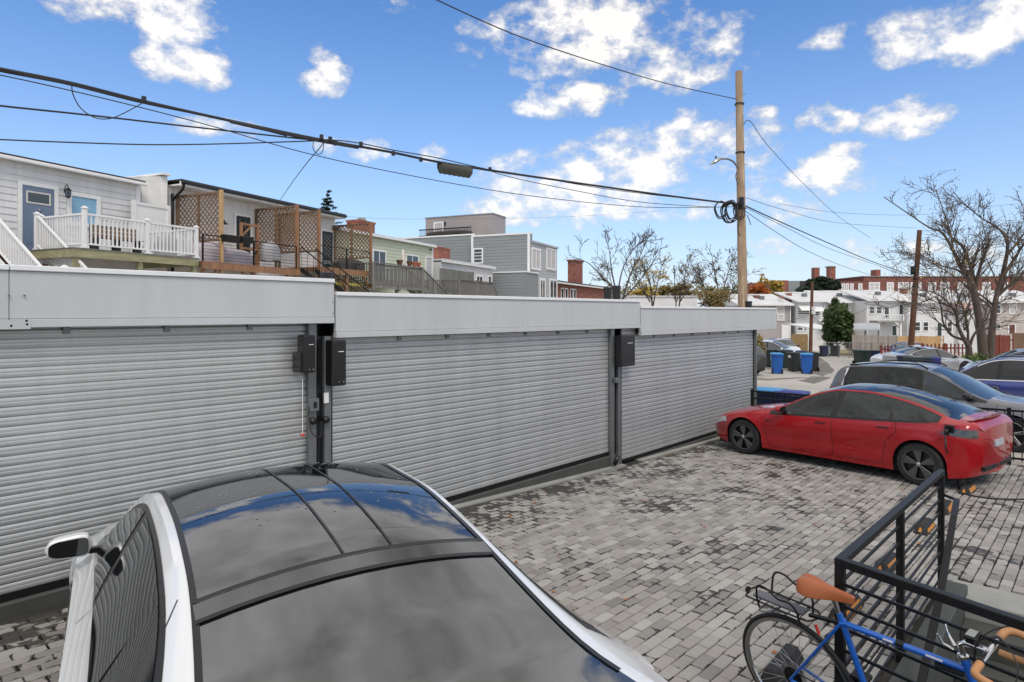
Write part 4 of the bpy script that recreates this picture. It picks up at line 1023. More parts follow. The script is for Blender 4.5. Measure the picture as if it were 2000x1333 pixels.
for (px, py, rz), lab in zip(((1527, 1312, .05), (1652, 1198, .0), (1732, 1108, -.02), (1806, 1035, .0), (1846, 997, .03), (1890, 960, -.05)),
        ('black rubber wheel stop lying behind the rear wheel of the bicycle', 'amber striped wheel stop seen just beyond the bicycle saddle', 'amber striped wheel stop seen through the railing beside its middle post',
         'amber striped wheel stop between the middle and far posts of the railing', 'amber striped wheel stop just past the far railing post', 'small amber striped wheel stop behind the rear wheel of the red car')):
    p = onG(px, py); stop(p.x, p.y, rz, lab)

# ================================================================== bicycle
def bicycle():
    o = P(1000 + 1.693 * FPX / 3.725, HOR, 3.725); o.z = G(o.x, o.y)
    s = 1.04
    W = Matrix.Translation(o) @ Matrix.Rotation(math.atan2(FW.y, FW.x) - 2.5215, 4, 'Z') @ Matrix.Rotation(.1955, 4, 'X') @ Matrix.Scale(s, 4)
    root = thing('bicycle', 'blue road bicycle with tan saddle and rear rack leaning on the iron railing', 'bicycle', W)
    def tb(name, pts, r, m, par=root, n=10, sm=True): return MB().tube(pts, r, n).build(name, m, par, W, smooth='auto')
    R = .335
    def bwheel(x):
        wr = bpy.data.objects.new('wheel', None); wr.empty_display_size = .1; link(wr, root, W)
        c = (x, 0, R)
        MB().lathe([(R - .012 + .013 * math.cos(a), .014 * math.sin(a)) for a in [2 * math.pi * k / 10 for k in range(10)]], 64, c, 'Y', closed=True).build('tyre', 'tyre', wr, W, smooth=True)
        MB().lathe([(R - .026, -.011), (R - .021, -.012), (R - .019, .012), (R - .026, .011), (R - .042, .007), (R - .044, 0), (R - .042, -.007)], 64, c, 'Y', closed=True).build('rim', 'alloy', wr, W, smooth='auto')
        MB().lathe([(.008, -.05), (.02, -.034), (.02, -.03), (.012, -.026), (.012, .026), (.02, .03), (.02, .034), (.008, .05)], 14, c, 'Y').build('hub', 'alloy', wr, W, smooth='auto')
        b = MB()
        for k in range(32):
            a = 2 * math.pi * k / 32; side = 1 if k % 2 else -1; a2 = a + (1 if (k // 2) % 2 else -1) * 1.1
            b.tube([(x + .018 * math.cos(a2), side * .032, R + .018 * math.sin(a2)), (x + (R - .042) * math.cos(a), 0, R + (R - .042) * math.sin(a))], .0013, 4, False)
        b.build('spokes', 'spoke', wr, W)
        return wr
    rw_ = bwheel(0); bwheel(1.0)
    # cassette on the near side (right of the bicycle)
    for k, r in enumerate((.052, .046, .040, .034, .028)):
        MB().lathe([(r, 0), (r, .003), (.01, .003)], 24, (0, -.036 - k * .005, R), 'Y').build('sprocket', 'carblack', rw_, W)
    MB().lathe([(.072, 0), (.074, .001), (.0721, .002)], 30, (0, -.031, R), 'Y').build('spoke_guard', 'spokeguard', rw_, W)
    tb('derailleur', [(0.0, -.055, R - .03), (.03, -.062, R - .07), (.05, -.06, R - .13), (.075, -.058, R - .17)], [.012, .014, .012, .016], 'alloy')
    tb('derailleur_cage', [(.05, -.06, R - .10), (.085, -.058, R - .18)], .017, 'carblack')
    # frame
    st, bb, ht, hb = (.295, 0, .79), (.425, 0, .275), (.845, 0, .80), (.885, 0, .655)
    fr = tb('frame', [(.30, 0, .765), (.845, 0, .775)], .0155, 'bikeblue')
    tb('seat_tube', [(.285, 0, .815), bb], .0165, 'bikeblue', fr); tb('down_tube', [bb, (.872, 0, .70)], .0175, 'bikeblue', fr)
    tb('head_tube', [(.838, 0, .825), (.888, 0, .64)], .019, 'bikeblue', fr)
    for sg in (1, -1):
        tb('seat_stay', [(.30, sg * .018, .775), (.25, sg * .028, .70), (.0, sg * .064, R)], [.009, .008, .007], 'bikeblue', fr)
        tb('chain_stay', [(.40, sg * .025, .275), (.0, sg * .064, R)], [.011, .008], 'bikeblue', fr)
    tb('stay_bridge', [(.235, -.028, .675), (.235, .028, .675)], .006, 'bikeblue', fr)
    for xa, xb in ((.50, .545), (.685, .755)):
        b = MB()
        b.lathe([(.0161, 0), (.0161, xb - xa)], 12, (0, 0, 0), 'X'); b.f = [f for f in b.f if len(f) == 4]
        b.v = [(xa + x, y, .7687 + (xa + x - .3) * .0183 + z) for x, y, z in b.v]
        keep = [f for k, f in enumerate(b.f) if (k % 12) in (5, 6, 7, 8)]; b.f = keep; b.build('decal', 'mark', fr, W)
    MB().lathe([(.0165, 0), (.0165, .035)], 12, (.555, 0, .7735), 'X').build('frame_band', 'blackpl', fr, W)
    MB().tube([(.72, -.004, .745), (.83, -.004, .75)], .014, 8).build('pump', 'blackpl', root, W, smooth='auto')
    tb('fork', [(.888, 0, .64), (.905, 0, .60), (.93, .0, .56)], .015, 'bikeblue')
    for sg in (1, -1): tb('fork_blade', [(.905, sg * .03, .60), (.94, sg * .042, .48), (1.0, sg * .05, R)], [.012, .010, .007], 'bikeblue')
    tb('seat_post', [(.285, 0, .80), (.262, 0, .895)], .0135, 'alloy')
    # saddle
    secs = [(-.145, .045, .000, .022), (-.135, .074, .010, .040), (-.10, .082, .014, .055), (-.05, .072, .008, .055), (.0, .045, .0, .045), (.05, .030, -.003, .036), (.10, .023, -.006, .030), (.135, .017, -.010, .024), (.142, .008, -.016, .012)]
    rows = []
    for x, w, z, dp in secs:
        r = []
        for k in range(17):
            t = k / 16; a = math.pi * t; y = w * math.cos(a); zz = z + .016 * math.sin(a) - dp * abs(math.cos(a)) ** 3.2
            if x < -.03: zz -= .010 * math.exp(-(y / .016) ** 2)
            r.append((.235 + x, y, .932 + zz))
        rows.append(r)
    b = MB(); b.grid(rows)
    so = b.build('saddle', 'saddle', root, W, smooth=True)
    sd = so.modifiers.new('thick', 'SOLIDIFY'); sd.thickness = .004; sd.offset = -1
    ss = so.modifiers.new('sub', 'SUBSURF'); ss.levels = 1; ss.render_levels = 2
    for sg in (1, -1): tb('saddle_rail', [(.14, sg * .022, .915), (.2, sg * .022, .895), (.30, sg * .02, .895), (.36, sg * .008, .912)], .0035, 'chrome', so, 6)
    # rear rack with side hoops
    zr = .735
    loop = [(-.245, .0, zr + .005), (-.23, .045, zr + .005), (-.19, .062, zr + .005), (.10, .06, zr), (.15, .04, zr), (.165, 0, zr), (.15, -.04, zr), (.10, -.06, zr), (-.19, -.062, zr + .005), (-.23, -.045, zr + .005), (-.245, 0, zr + .005)]
    rk = tb('rack', chain(loop, 4), .005, 'black', root, 6)
    MB().box(-.20, .10, -.032, .032, zr - .004, zr + .012).build('rack_plate', 'rackgrey', rk, W, bevel=.004)
    for x in (-.15, -.03, .08): tb('rack_strut', [(x, -.062, zr - .002), (x, .062, zr - .002)], .004, 'black', rk, 6)
    for sg in (1, -1):
        h = chain([(-.14, sg * .064, zr - .03), (-.14, sg * .075, zr + .04), (-.12, sg * .085, zr + .115), (-.06, sg * .088, zr + .12), (.0, sg * .088, zr + .085), (.06, sg * .086, zr + .085), (.095, sg * .08, zr + .05), (.10, sg * .064, zr - .03)], 6)
        tb('rack_hoop', h, .0055, 'black', rk, 6)
    MB().bar((.12, 0, zr), (.29, 0, zr + .025), .022, .014).build('rack_mount', 'black', rk, W)
    MB().lathe([(0, -.008), (.018, -.006), (.02, .006), (0, .01)], 12, (-.252, 0, zr + .004), 'X').build('rear_reflector', 'blackpl', rk, W)
    MB().bar((.155, -.012, .70), (.175, -.02, .655), .012, .012).build('quick_release', 'redpl', rk, W)
    for sg in (1, -1): tb('brake_arm', [(.245, sg * .012, .70), (.215, sg * .03, .672), (.205, sg * .022, .635)], .006, 'chrome', root, 6)
    # cockpit
    sm_ = tb('stem', [(.835, 0, .835), (.825, 0, .89), (.85, 0, .905), (.935, 0, .905)], [.0125, .0125, .016, .014], 'chrome')
    MB().lathe([(.022, 0), (.022, .012), (.014, .014)], 14, (.833, 0, .828)).build('headset', 'chrome', root, W, smooth='auto')
    tb('handlebar', [(.935, -.10, .905), (.935, .10, .905)], .0135, 'chrome')
    for sg in (1, -1):
        g = chain([(.935, sg * .095, .905), (.938, sg * .17, .905), (.965, sg * .195, .905), (1.01, sg * .20, .895), (1.045, sg * .20, .86), (1.045, sg * .202, .81), (1.01, sg * .205, .775), (.95, sg * .205, .77), (.90, sg * .205, .772)], 5)
        tb('bar_tape', g, .0165, 'tape', n=12)
        MB().lathe([(.0175, 0), (.0175, .012)], 12, (.935, sg * .098 - (.006), .905), 'Y').build('tape_band', 'blackpl', root, W)
        tb('brake_lever', chain([(1.03, sg * .198, .885), (1.075, sg * .195, .88), (1.10, sg * .19, .83), (1.085, sg * .19, .76), (1.06, sg * .19, .71)], 5), [.012] * 6 + [.006] * 15, 'chrome')
        tb('brake_cable', chain([(1.07, sg * .195, .89), (1.08, sg * .15, .99), (1.0, sg * .06, 1.02), (.90, sg * .02, .94), (.87, 0, .80)], 6), .0026, 'wire', root, 6)
    for sg in (1, -1): tb('shift_lever', [(.80, sg * .012, .86), (.77, sg * .035, .885), (.755, sg * .045, .93)], [.008, .006, .004], 'chrome', root, 8)
    MB().box(.855, .895, -.03, .03, .925, .955).build('light_bracket', 'blackpl', root, W, bevel=.005)
    bd = MB().box(.85, .90, -.035, .035, .945, .962).build('bike_computer', 'blackpl', root, W, bevel=.004)
    MB().box(.858, .892, -.026, .026, .9625, .9640).build('screen', 'lcd', bd, W)
    # cranks
    for k, r in enumerate((.092, .075)):
        MB().lathe([(r, 0), (r, .003), (r - .012, .003), (r - .012, 0)], 40, (bb[0], -.045 - .007 * k, bb[2]), 'Y', closed=True).build('chainring', 'alloy', root, W)
    tb('crank', [(bb[0], -.06, bb[2]), (bb[0] + .12, -.07, bb[2] - .12)], .011, 'alloy'); tb('crank', [(bb[0], .06, bb[2]), (bb[0] - .12, .07, bb[2] + .12)], .011, 'alloy')
    for sg, q in ((-1, (bb[0] + .12, bb[2] - .12)), (1, (bb[0] - .12, bb[2] + .12))): MB().box(q[0] - .035, q[0] + .035, min(sg * .075, sg * .16), max(sg * .075, sg * .16), q[1] - .012, q[1] + .012).build('pedal', 'blackpl', root, W, bevel=.004)
    tb('chain', [(0, -.045, R + .045), (bb[0], -.045, bb[2] + .088)], .004, 'carblack', root, 6); tb('chain', [(.075, -.045, R - .185), (bb[0], -.045, bb[2] - .088)], .004, 'carblack', root, 6)
    tb('valve', [(-.215, 0, R + .18), (-.19, 0, R + .16)], .003, 'blackpl', rw_, 6)
M['spokeguard'] = mat('clear_disc', (.5, .5, .5), .15, trans=.85)
M['rackgrey'] = mat('rack_plate_grey', (.10, .105, .12), .4, var=.1)
M['lcd'] = mat('lcd_screen', (.30, .33, .32), .3)
bicycle()

# ================================================================== fence between courtyard and parking
def iron_fence():
    a, c = Vector((14.95, 6.05, 0)), Vector((14.72, -3.2, 0)); h = .95
    root = thing('iron_fence', 'low black iron fence running behind the red car', 'fence', Matrix.Translation((a.x, a.y, G(a.x, a.y))))
    n = 60
    L_ = (c - a).length
    def gp(t): p = a.lerp(c, t); p.z = G(14.8, p.y); return p
    for hh in (h, h - .16, .08):
        MB().bar(gp(0) + Vector((0, 0, hh)), gp(1) + Vector((0, 0, hh)), .035, .035).build('rail', 'black', root)
    src = None
    for i in range(int(L_ / .125)):
        p = gp(i * .125 / L_)
        if src is None: src = MB().box(-.008, .008, -.008, .008, .03, h).build('picket', 'black', root, Matrix.Translation(p), recenter=False)
        else: inst(src, Matrix.Translation(p), root, 'picket')
    for t in (0, .26, .52, .78, 1): p = gp(t); MB().box(p.x - .03, p.x + .03, p.y - .03, p.y + .03, p.z - .08, p.z + h + .05).build('post', 'black', root)
iron_fence()

# ================================================================== wheeled bins
def bin_(W, body, lid, label, group='wheeled bins', s=1.0, text=None, tm='mark', h=1.05, w=.58, dp=.62, wheels=True):
    root = thing('wheeled_bin', label, 'bin', W, group)
    W = W @ Matrix.Scale(s, 4)
    hw, hd = w / 2, dp / 2; bw, bd_ = hw * .80, hd * .78
    rows = []
    def ring(x, y, z, r=.05):
        p = []
        for cx, cy, a0 in ((x - r, y - r, 0), (-x + r, y - r, 90), (-x + r, -y + r, 180), (x - r, -y + r, 270)):
            for k in range(4): a = math.radians(a0 + 30 * k); p.append((cx + r * math.cos(a), cy + r * math.sin(a), z))
        return p
    b = MB()
    rs = [ring(bw, bd_, .03), ring(bw * 1.02, bd_ * 1.02, .10), ring(hw * .93, hd * .93, h * .78), ring(hw * .95, hd * .95, h * .88), ring(hw * 1.0, hd * 1.0, h * .885), ring(hw, hd, h * .94)]
    b.grid(rs, closed=True); b.add(rs[0], [tuple(range(16))]); b.build('body', body, root, W, smooth='auto')
    b = MB(); rs = [ring(hw * 1.05, hd * 1.05, h * .942), ring(hw * 1.06, hd * 1.06, h * .965), ring(hw * .95, hd * .95, h * .99), ring(hw * .6, hd * .6, h * 1.01)]
    b.grid(rs, closed=True); b.add(rs[-1], [tuple(range(16))]); b.add(rs[0], [tuple(range(16))]); b.build('lid', lid, root, W, smooth='auto')
    MB().tube([(-hw * .8, hd + .05, h * .9), (hw * .8, hd + .05, h * .9)], .015, 8).build('handle', body, root, W, smooth=True)
    for sg in (1, -1):
        MB().bar((sg * hw * .8, hd * .9, h * .9), (sg * hw * .8, hd + .06, h * .9), .03, .04).build('handle_arm', body, root, W)
        MB().lathe([(.02, -.03), (.11, -.03), (.125, -.02), (.125, .02), (.11, .03), (.02, .03)], 18, (sg * (bw + .0), bd_ + .02, .125), 'X').build('wheel', 'rubber', root, W, smooth='auto')
    if text:
        for (face, x, z, ww, hh) in text:
            if face == 'f': t = (z / h); yy = -(bd_ + (hd * .95 - bd_) * t) - .012; MB().box(x - ww/2, x + ww/2, yy - .004, yy + .012, z - hh/2, z + hh/2).build('sticker', tm, root, W)
            if face == 'r': t = (z / h); xx = (bw + (hw * .95 - bw) * t) + .010; MB().box(xx - .012, xx + .004, x - ww/2, x + ww/2, z - hh/2, z + hh/2).build('sticker', tm, root, W)
    return root, W, (hw, hd, bw, bd_, h)
def bat(px, d, deg): return place(px, 0, d, deg)
bin_(bat(1517, 32.6, 75), 'binblue', 'binlid', 'bright blue wheeled bin standing alone nearest the black hatchback', text=[('r', -.02, .78, .13, .15), ('f', .0, .5, .12, .03)])
bin_(bat(1551, 34.6, 100), 'bindark', 'bindark', 'black wheeled bin with white label between the two bright blue bins', text=[('f', .05, .84, .24, .14), ('r', 0, .82, .24, .14)])
bin_(bat(1575, 33.0, 70), 'binblue', 'binlid', 'bright blue wheeled bin nearest the alley with white recycling marks', text=[('f', -.08, .86, .14, .10), ('f', .1, .86, .16, .035), ('r', -.1, .86, .14, .10), ('r', .1, .86, .16, .035)])
bin_(bat(1587, 35.2, 80), 'bindark', 'bindark', 'black wheeled bin partly hidden behind the bright blue bin at the alley')
bin_(bat(1566, 37.5, 80), 'bindark', 'binnavy', 'dark wheeled bin with purple blue lid at the back of the bin cluster')
bin_(bat(1532, 37.8, 80), 'bingreen', 'bingreen', 'green wheeled bin behind the lone bright blue bin', w=.8, dp=.8, h=1.08)
bin_(bat(1508, 38.6, 80), 'bingreen', 'bingreen', 'dark green wheeled bin below the white three quarter view car', w=.8, dp=.8, h=1.08)
bin_(bat(1609, 58.0, 10), 'binnavy', 'bindark', 'navy wheeled bin by the end of the wire fence', text=[('f', 0, .7, .26, .24)], h=1.0)
bin_(bat(1631, 59.5, 10), 'bindark', 'bindark', 'charcoal wheeled bin beside the navy bin at the wire fence', text=[('f', .2, .82, .08, .08)], w=.75, h=1.0)
bin_(bat(1683, 44.5, 8), 'bingreen', 'bingreen', 'large dark green wheeled bin beside the numbered navy bin', text=[('f', -.2, .82, .14, .1)], w=.92, dp=.8, h=1.0)
nb = bin_(bat(1708, 45.0, 2), 'binnavy', 'bindark', 'navy wheeled bin painted with white numbers next to the picket fence', h=.98)
def bin_text(txt, root, W, size, x, y, z):
    cu = bpy.data.curves.new('number', 'FONT'); cu.body = txt; cu.size = size; cu.extrude = .004; cu.align_x = 'CENTER'
    tmp = bpy.data.objects.new('number_curve', cu); me = bpy.data.meshes.new_from_object(tmp); bpy.data.objects.remove(tmp); me.materials.clear(); me.materials.append(M['mark'])
    o = bpy.data.objects.new('number', me); link(o, root, W @ Matrix.Translation((x, y, z)) @ Matrix.Rotation(math.radians(86), 4, 'X'))
bin_text('605', nb[0], nb[1], .34, 0, -.285, .60)
bin_(bat(1768, 34.0, 6), 'binnavy', 'bindark', 'navy wheeled bin leftmost in the row below the brown pole', text=[('f', 0, .62, .2, .03), ('f', 0, .78, .2, .03)], h=1.0)
bin_(bat(1784, 31.0, 4), 'bingreen', 'bingreen', 'dark green wheeled bin with white marks in the row below the brown pole', text=[('f', 0, .86, .3, .05), ('f', 0, .68, .2, .03)], w=.66, h=1.05)
bin_(bat(1804, 31.4, 4), 'binnavy', 'bindark', 'dark navy wheeled bin between the green bin and the royal blue bin', text=[('f', .05, .7, .22, .03), ('f', .05, .84, .22, .03)], h=1.03)
M['binroyal'] = mat('bin_royal', (.02, .03, .22), .42, var=.1)
bin_(bat(1820, 31.8, 4), 'binroyal', 'binroyal', 'royal blue wheeled bin at the right end of the row above the grey SUV', h=1.02)
bin_(bat(1502, 16.6, 52), 'binnavy', 'binlid', 'navy wheeled bin with sky blue lid behind the nose of the red car', h=.88, w=.75)
bin_(bat(1546, 16.2, 52), 'binnavy', 'binroyal', 'navy wheeled bin with dark blue lid behind the bonnet of the red car', h=.86, w=.75)
# ================================================================== the terrace behind the garages (row frame: s along, t away)
TW = 21.7
def S(px, t=TW): return row(px, HOR, t)[0]
def Z(px, py, t=TW): return row(px, py, t)[2]
def clap(parent, s0, s1, z0, z1, t, pitch, m, separate=False, axis='s', sign=1, name='siding_board', gaps=()):
    """lapped boards; axis 's': wall faces -t; axis 't': wall at s=t0 facing -s"""
    n = int((z1 - z0) / pitch) + 1; b = MB()
    for k in range(n):
        a, c = z0 + k * pitch, min(z1, z0 + (k + 1) * pitch - .004)
        if c - a < .01: continue
        segs = [(s0, s1)]
        for (g0, g1, ga, gc) in gaps:
            if a < gc and c > ga:
                ns = []
                for (u, v) in segs:
                    if g0 > u: ns.append((u, min(v, g0)))
                    if g1 < v: ns.append((max(u, g1), v))
                segs = [q for q in ns if q[1] - q[0] > .02]
        for (u, v) in segs:
            bb = MB() if separate else b
            if axis == 's': bb.hexa([(u, t - .026, a), (v, t - .026, a), (v, t, a), (u, t, a)], [(u, t - .006, c), (v, t - .006, c), (v, t, c), (u, t, c)])
            else: bb.hexa([(t - .026, u, a), (t - .026, v, a), (t, v, a), (t, u, a)], [(t - .006, u, c), (t - .006, v, c), (t, v, c), (t, u, c)])
            if separate: bb.build(name, m, parent, ROWM)
    if not separate:
        o = b.build('siding', m, parent, ROWM); o['kind'] = 'stuff'
def window(parent, s0, s1, z0, z1, t, gm='glass', mull=1, fr=.07, W=ROWM, axis='s', trim='trim', rails=0, name='window', proud=.05):
    def bx_(b, a, c, d0, d1, e, f):
        if axis == 's': b.box(a, c, t - d1, t - d0, e, f)
        else: b.box(t - d1, t - d0, a, c, e, f)
    b = MB(); bx_(b, s0, s1, -.01, .012, z0, z1); p = b.build(name, gm, parent, W)
    b = MB()
    bx_(b, s0 - fr, s0, -.01, proud, z0 - fr, z1 + fr); bx_(b, s1, s1 + fr, -.01, proud, z0 - fr, z1 + fr)
    bx_(b, s0 + .001, s1 - .001, -.01, proud - .003, z1, z1 + fr); bx_(b, s0 + .001, s1 - .001, -.01, proud + .02, z0 - fr, z0)
    for k in range(1, mull + 1):
        x = s0 + (s1 - s0) * k / (mull + 1); bx_(b, x - fr * .3, x + fr * .3, .013, proud * .7, z0, z1)
    for k in range(1, rails + 1):
        z = z0 + (z1 - z0) * k / (rails + 1); bx_(b, s0, s1, .014, proud * .72, z - fr * .25, z + fr * .25)
    b.build('frame', trim, p, W); return p
def rbox(name, m, parent, s0, s1, t0, t1, z0, z1, bevel=0, W=ROWM): return MB().box(s0, s1, t0, t1, z0, z1).build(name, m, parent, W, bevel=bevel)
def rthing(name, label, cat, s, t, z, group=None): return thing(name, label, cat, at_row(s, t, z), group)
GRP = 'terraced houses behind the garages'
# ---------------- house A: white clapboard with blue door
sA0, sA1 = S(-260), S(271); zA = CZ + 4.57
A = rthing('house', 'white clapboard house with slate blue door at the far left', 'house', (sA0 + sA1) / 2, TW, 0, GRP)
rbox('wall', 'siding', A, sA0, sA1, TW, 30, 0, zA + .02)
dz0, dz1 = CZ + 1.93, CZ + 3.92
ds0, ds1 = S(42), S(105); ws0, ws1 = S(138), S(187); wz0, wz1 = Z(160, 436), Z(160, 386)
clap(A, sA0, sA1, CZ + .5, zA, TW, .205, 'siding', True, gaps=((ds0 - .13, ds1 + .13, dz0, dz1 + .13), (ws0 - .16, ws1 + .16, wz0 - .1, wz1 + .16)))
rbox('corner_trim', 'trim', A, sA1 - .12, sA1 + .04, TW - .04, TW + .2, CZ - .5, zA)
dr = rbox('door', 'doorblue', A, ds0, ds1, TW - .03, TW + .02, dz0, dz1)
b = MB(); b.box(ds0 - .12, ds0, TW - .05, TW, dz0, dz1 + .12); b.box(ds1, ds1 + .12, TW - .05, TW, dz0, dz1 + .12); b.box(ds0, ds1, TW - .05, TW, dz1, dz1 + .12); b.build('door_frame', 'trim', dr, ROWM)
w_ = ds1 - ds0
rbox('door_light', 'glass', dr, ds0 + w_ * .16, ds1 - w_ * .16, TW - .036, TW - .0305, dz1 - .50, dz1 - .20)
b = MB(); x0_, x1_ = ds0 + w_ * .12, ds1 - w_ * .12; za_, zb_ = dz1 - .54, dz1 - .16
b.box(x0_, x1_, TW - .045, TW - .0305, zb_ - .045, zb_); b.box(x0_, x1_, TW - .045, TW - .0305, za_, za_ + .045); b.box(x0_, x0_ + .045, TW - .044, TW - .0305, za_, zb_); b.box(x1_ - .045, x1_, TW - .044, TW - .0305, za_, zb_)
b.build('light_frame', 'canvas', dr, ROWM)
for f0, f1 in ((.12, .42), (.58, .88)):
    rbox('door_panel', 'doorblue', dr, ds0 + w_ * f0, ds0 + w_ * f1, TW - .04, TW - .0305, dz0 + .2, dz1 - .72, bevel=.008)
MB().lathe([(0, -.05), (.03, -.045), (.034, -.02), (.02, 0)], 12, (ds0 + w_ * .52, TW - .03, dz1 - .72), 'Y').build('knocker', 'alloy', dr, ROWM, smooth=True)
window(A, ws0, ws1, wz0, wz1, TW - .02, 'blind', 0, .13)
b = MB(); b.box(sA0, sA1 + .12, TW - .34, TW - .20, zA - .02, zA + .09); b.build('gutter', 'trim', A, ROWM, bevel=.02)
rbox('soffit', 'trim', A, sA0, sA1 + .05, TW - .20, TW + .5, zA + .03, zA + .08)
b = MB(); b.hexa([(sA0, TW - .30, zA + .10), (sA1 + .06, TW - .30, zA + .10), (sA1 + .06, 30, zA + .35), (sA0, 30, zA + .35)], [(sA0, TW - .30, zA + .15), (sA1 + .06, TW - .30, zA + .15), (sA1 + .06, 30, zA + .40), (sA0, 30, zA + .40)]); b.build('roof', 'roofdark', A, ROWM)
# lantern
ls = S(124); lz = Z(124, 378)
lam = rthing('wall_lantern', 'black wall lantern beside the slate blue door', 'lantern', ls, TW, lz - .15)
MB().tube(chain([(ls, TW - .03, lz + .02), (ls, TW - .10, lz + .22), (ls, TW - .20, lz + .26), (ls, TW - .24, lz + .17)], 5), .014, 8).build('arm', 'black', lam, ROWM, smooth=True)
MB().lathe([(0, .17), (.03, .16), (.09, .09), (.10, .07), (.085, .07)], 8, (ls, TW - .24, lz)).build('cap', 'black', lam, ROWM)
MB().lathe([(.075, -.13), (.085, .07)], 6, (ls, TW - .24, lz)).build('glass_body', 'glass', lam, ROWM)
b = MB()
for k in range(6): a = math.pi * k / 3; b.bar((ls + .077 * math.cos(a), TW - .24 + .077 * math.sin(a), lz - .13), (ls + .087 * math.cos(a), TW - .24 + .087 * math.sin(a), lz + .07), .012, .012)
b.lathe([(0, -.19), (.03, -.16), (.08, -.14), (.08, -.125), (0, -.125)], 8, (ls, TW - .24, lz)); b.build('cage', 'black', lam, ROWM)
# ---------------- white deck
TD = 18.7; DZ = CZ + 1.84
d0, d1 = S(144, TD), S(388, TD)
DK = rthing('deck', 'raised timber deck with white vinyl railing in front of the clapboard house', 'deck', (d0 + d1) / 2, TD, 0)
rbox('rim_beam', 'greenwood', DK, d0, d1, TD, TD + .05, DZ - .26, DZ - .02)
for k in range(20):
    t0 = TD - .02 + k * .15
    rbox('deck_board', 'oldwood', DK, d0 - .02, d1 + .02, t0, t0 + .142, DZ - .018, DZ + .012)
for s_ in (d0 + .12, d1 - .1, (d0 + d1) / 2): rbox('support_post', 'greenwood', DK, s_ - .07, s_ + .07, TD + .055, TD + .19, 0, DZ - .02)
rbox('side_beam', 'greenwood', DK, d0, d0 + .05, TD + .052, TW - .1, DZ - .26, DZ - .02); rbox('side_beam', 'greenwood', DK, d1 - .05, d1, TD + .052, TW - .1, DZ - .26, DZ - .02)
RH = DZ + 1.0
def vpost(s_, t_, z0, z1, par):
    rbox('post', 'white', par, s_ - .055, s_ + .055, t_ - .055, t_ + .055, z0, z1, bevel=.006)
    MB().hexa([(s_ - .08, t_ - .08, z1 + .001), (s_ + .08, t_ - .08, z1 + .001), (s_ + .08, t_ + .08, z1 + .001), (s_ - .08, t_ + .08, z1 + .001)], [(s_ - .02, t_ - .02, z1 + .07), (s_ + .02, t_ - .02, z1 + .07), (s_ + .02, t_ + .02, z1 + .07), (s_ - .02, t_ + .02, z1 + .07)]).build('post_cap', 'white', par, ROWM)
    rbox('post_base', 'white', par, s_ - .085, s_ + .085, t_ - .085, t_ + .085, z0, z0 + .06)
bal = None
def baluster(par, p, h):
    global bal
    Wb = ROWM @ Matrix.Translation(p) @ Matrix.Scale(h / .8, 4, (0, 0, 1))
    if bal is None:
        bal = MB().box(-.019, .019, -.019, .019, 0, .8).build('baluster', 'white', par, Wb, recenter=False)
    else: inst(bal, Wb, par, 'baluster')
def vrail(par, a, c, zt0, zt1, low=.10, step=.125, h=1.0):
    a, c = Vector(a), Vector(c); L_ = (c - a).length
    for hh, th in ((0, .06), (-h + low + .04, .05)):
        MB().bar((a.x, a.y, zt0 + hh), (c.x, c.y, zt1 + hh), .075, th).build('rail', 'white', par, ROWM, bevel=.006)
    n = int(L_ / step)
    for i in range(1, n):
        p = a.lerp(c, i / n); z = zt0 + (zt1 - zt0) * i / n
        baluster(par, (p.x, p.y, z - h + low + .065), h - low - .095)
tr_ = TD + .05
p0, p1, p2 = S(165, tr_), S(287, tr_), S(383, tr_)
for s_ in (p0, p1, p2): vpost(s_, tr_, DZ + .012, RH + (.16 if s_ == p0 else .06), DK)
vrail(DK, (p0 + .06, tr_, 0), (p1 - .06, tr_, 0), RH, RH); vrail(DK, (p1 + .06, tr_, 0), (p2 - .06, tr_, 0), RH, RH)
tl = 20.75
vrail(DK, (p0, tr_ + .06, 0), (p0, tl, 0), RH, RH); vpost(p0, tl + .06, DZ, RH + .06, DK)
vrail(DK, (p2, tr_ + .06, 0), (p2, TW - .1, 0), RH, RH)
# stair with two vinyl rails
ST = rthing('deck_stair', 'brown steps with white vinyl rails leading down from the blue door', 'stairs', p0 - .7, 19, 0)
sr = p0 - .14; sl = p0 - 1.35; ta, tb = 20.75, 17.2; z_a, z_b = RH + .02, RH - 2.45
rbox('landing', 'brown', ST, sl - .1, sr + .1, ta, TW - .05, DZ - .1, DZ + .01)
for s_ in (sr, sl):
    vpost(s_, ta, DZ, RH + .10, ST); vpost(s_, tb, DZ - 2.5, z_b + .12, ST)
    vrail(ST, (s_, ta - .06, 0), (s_, tb + .06, 0), z_a, z_b, step=.115)
    MB().bar((s_, ta, DZ - .18), (s_, tb, DZ - .18 - 2.47), .05, .26).build('stringer', 'white', ST, ROWM)
nst = 12
for k in range(nst):
    t1_ = ta - (k + 1) * (ta - tb) / nst; z1_ = DZ - (k + 1) * 2.45 / nst
    rbox('tread', 'brown', ST, sl + .03, sr - .03, t1_, t1_ + .31, z1_ - .035, z1_)
    rbox('riser', 'brown', ST, sl + .03, sr - .03, t1_ + .27, t1_ + .29, z1_ - .24, z1_ - .04)
# fence post caps below, in front
for px, t_, lab in ((10, 15.5, 'white fence post with cap showing above the left end of the garage fascia'), (126, 15.5, 'white fence post with cap below the deck beam')):
    q = rthing('fence_post', lab, 'post', S(px, t_), t_, 0)
    vpost(S(px, t_), t_, 0, CZ + (611 - 522) * t_ / (SB - CB * (px - 1000) / FPX) / FPX - .02, q)
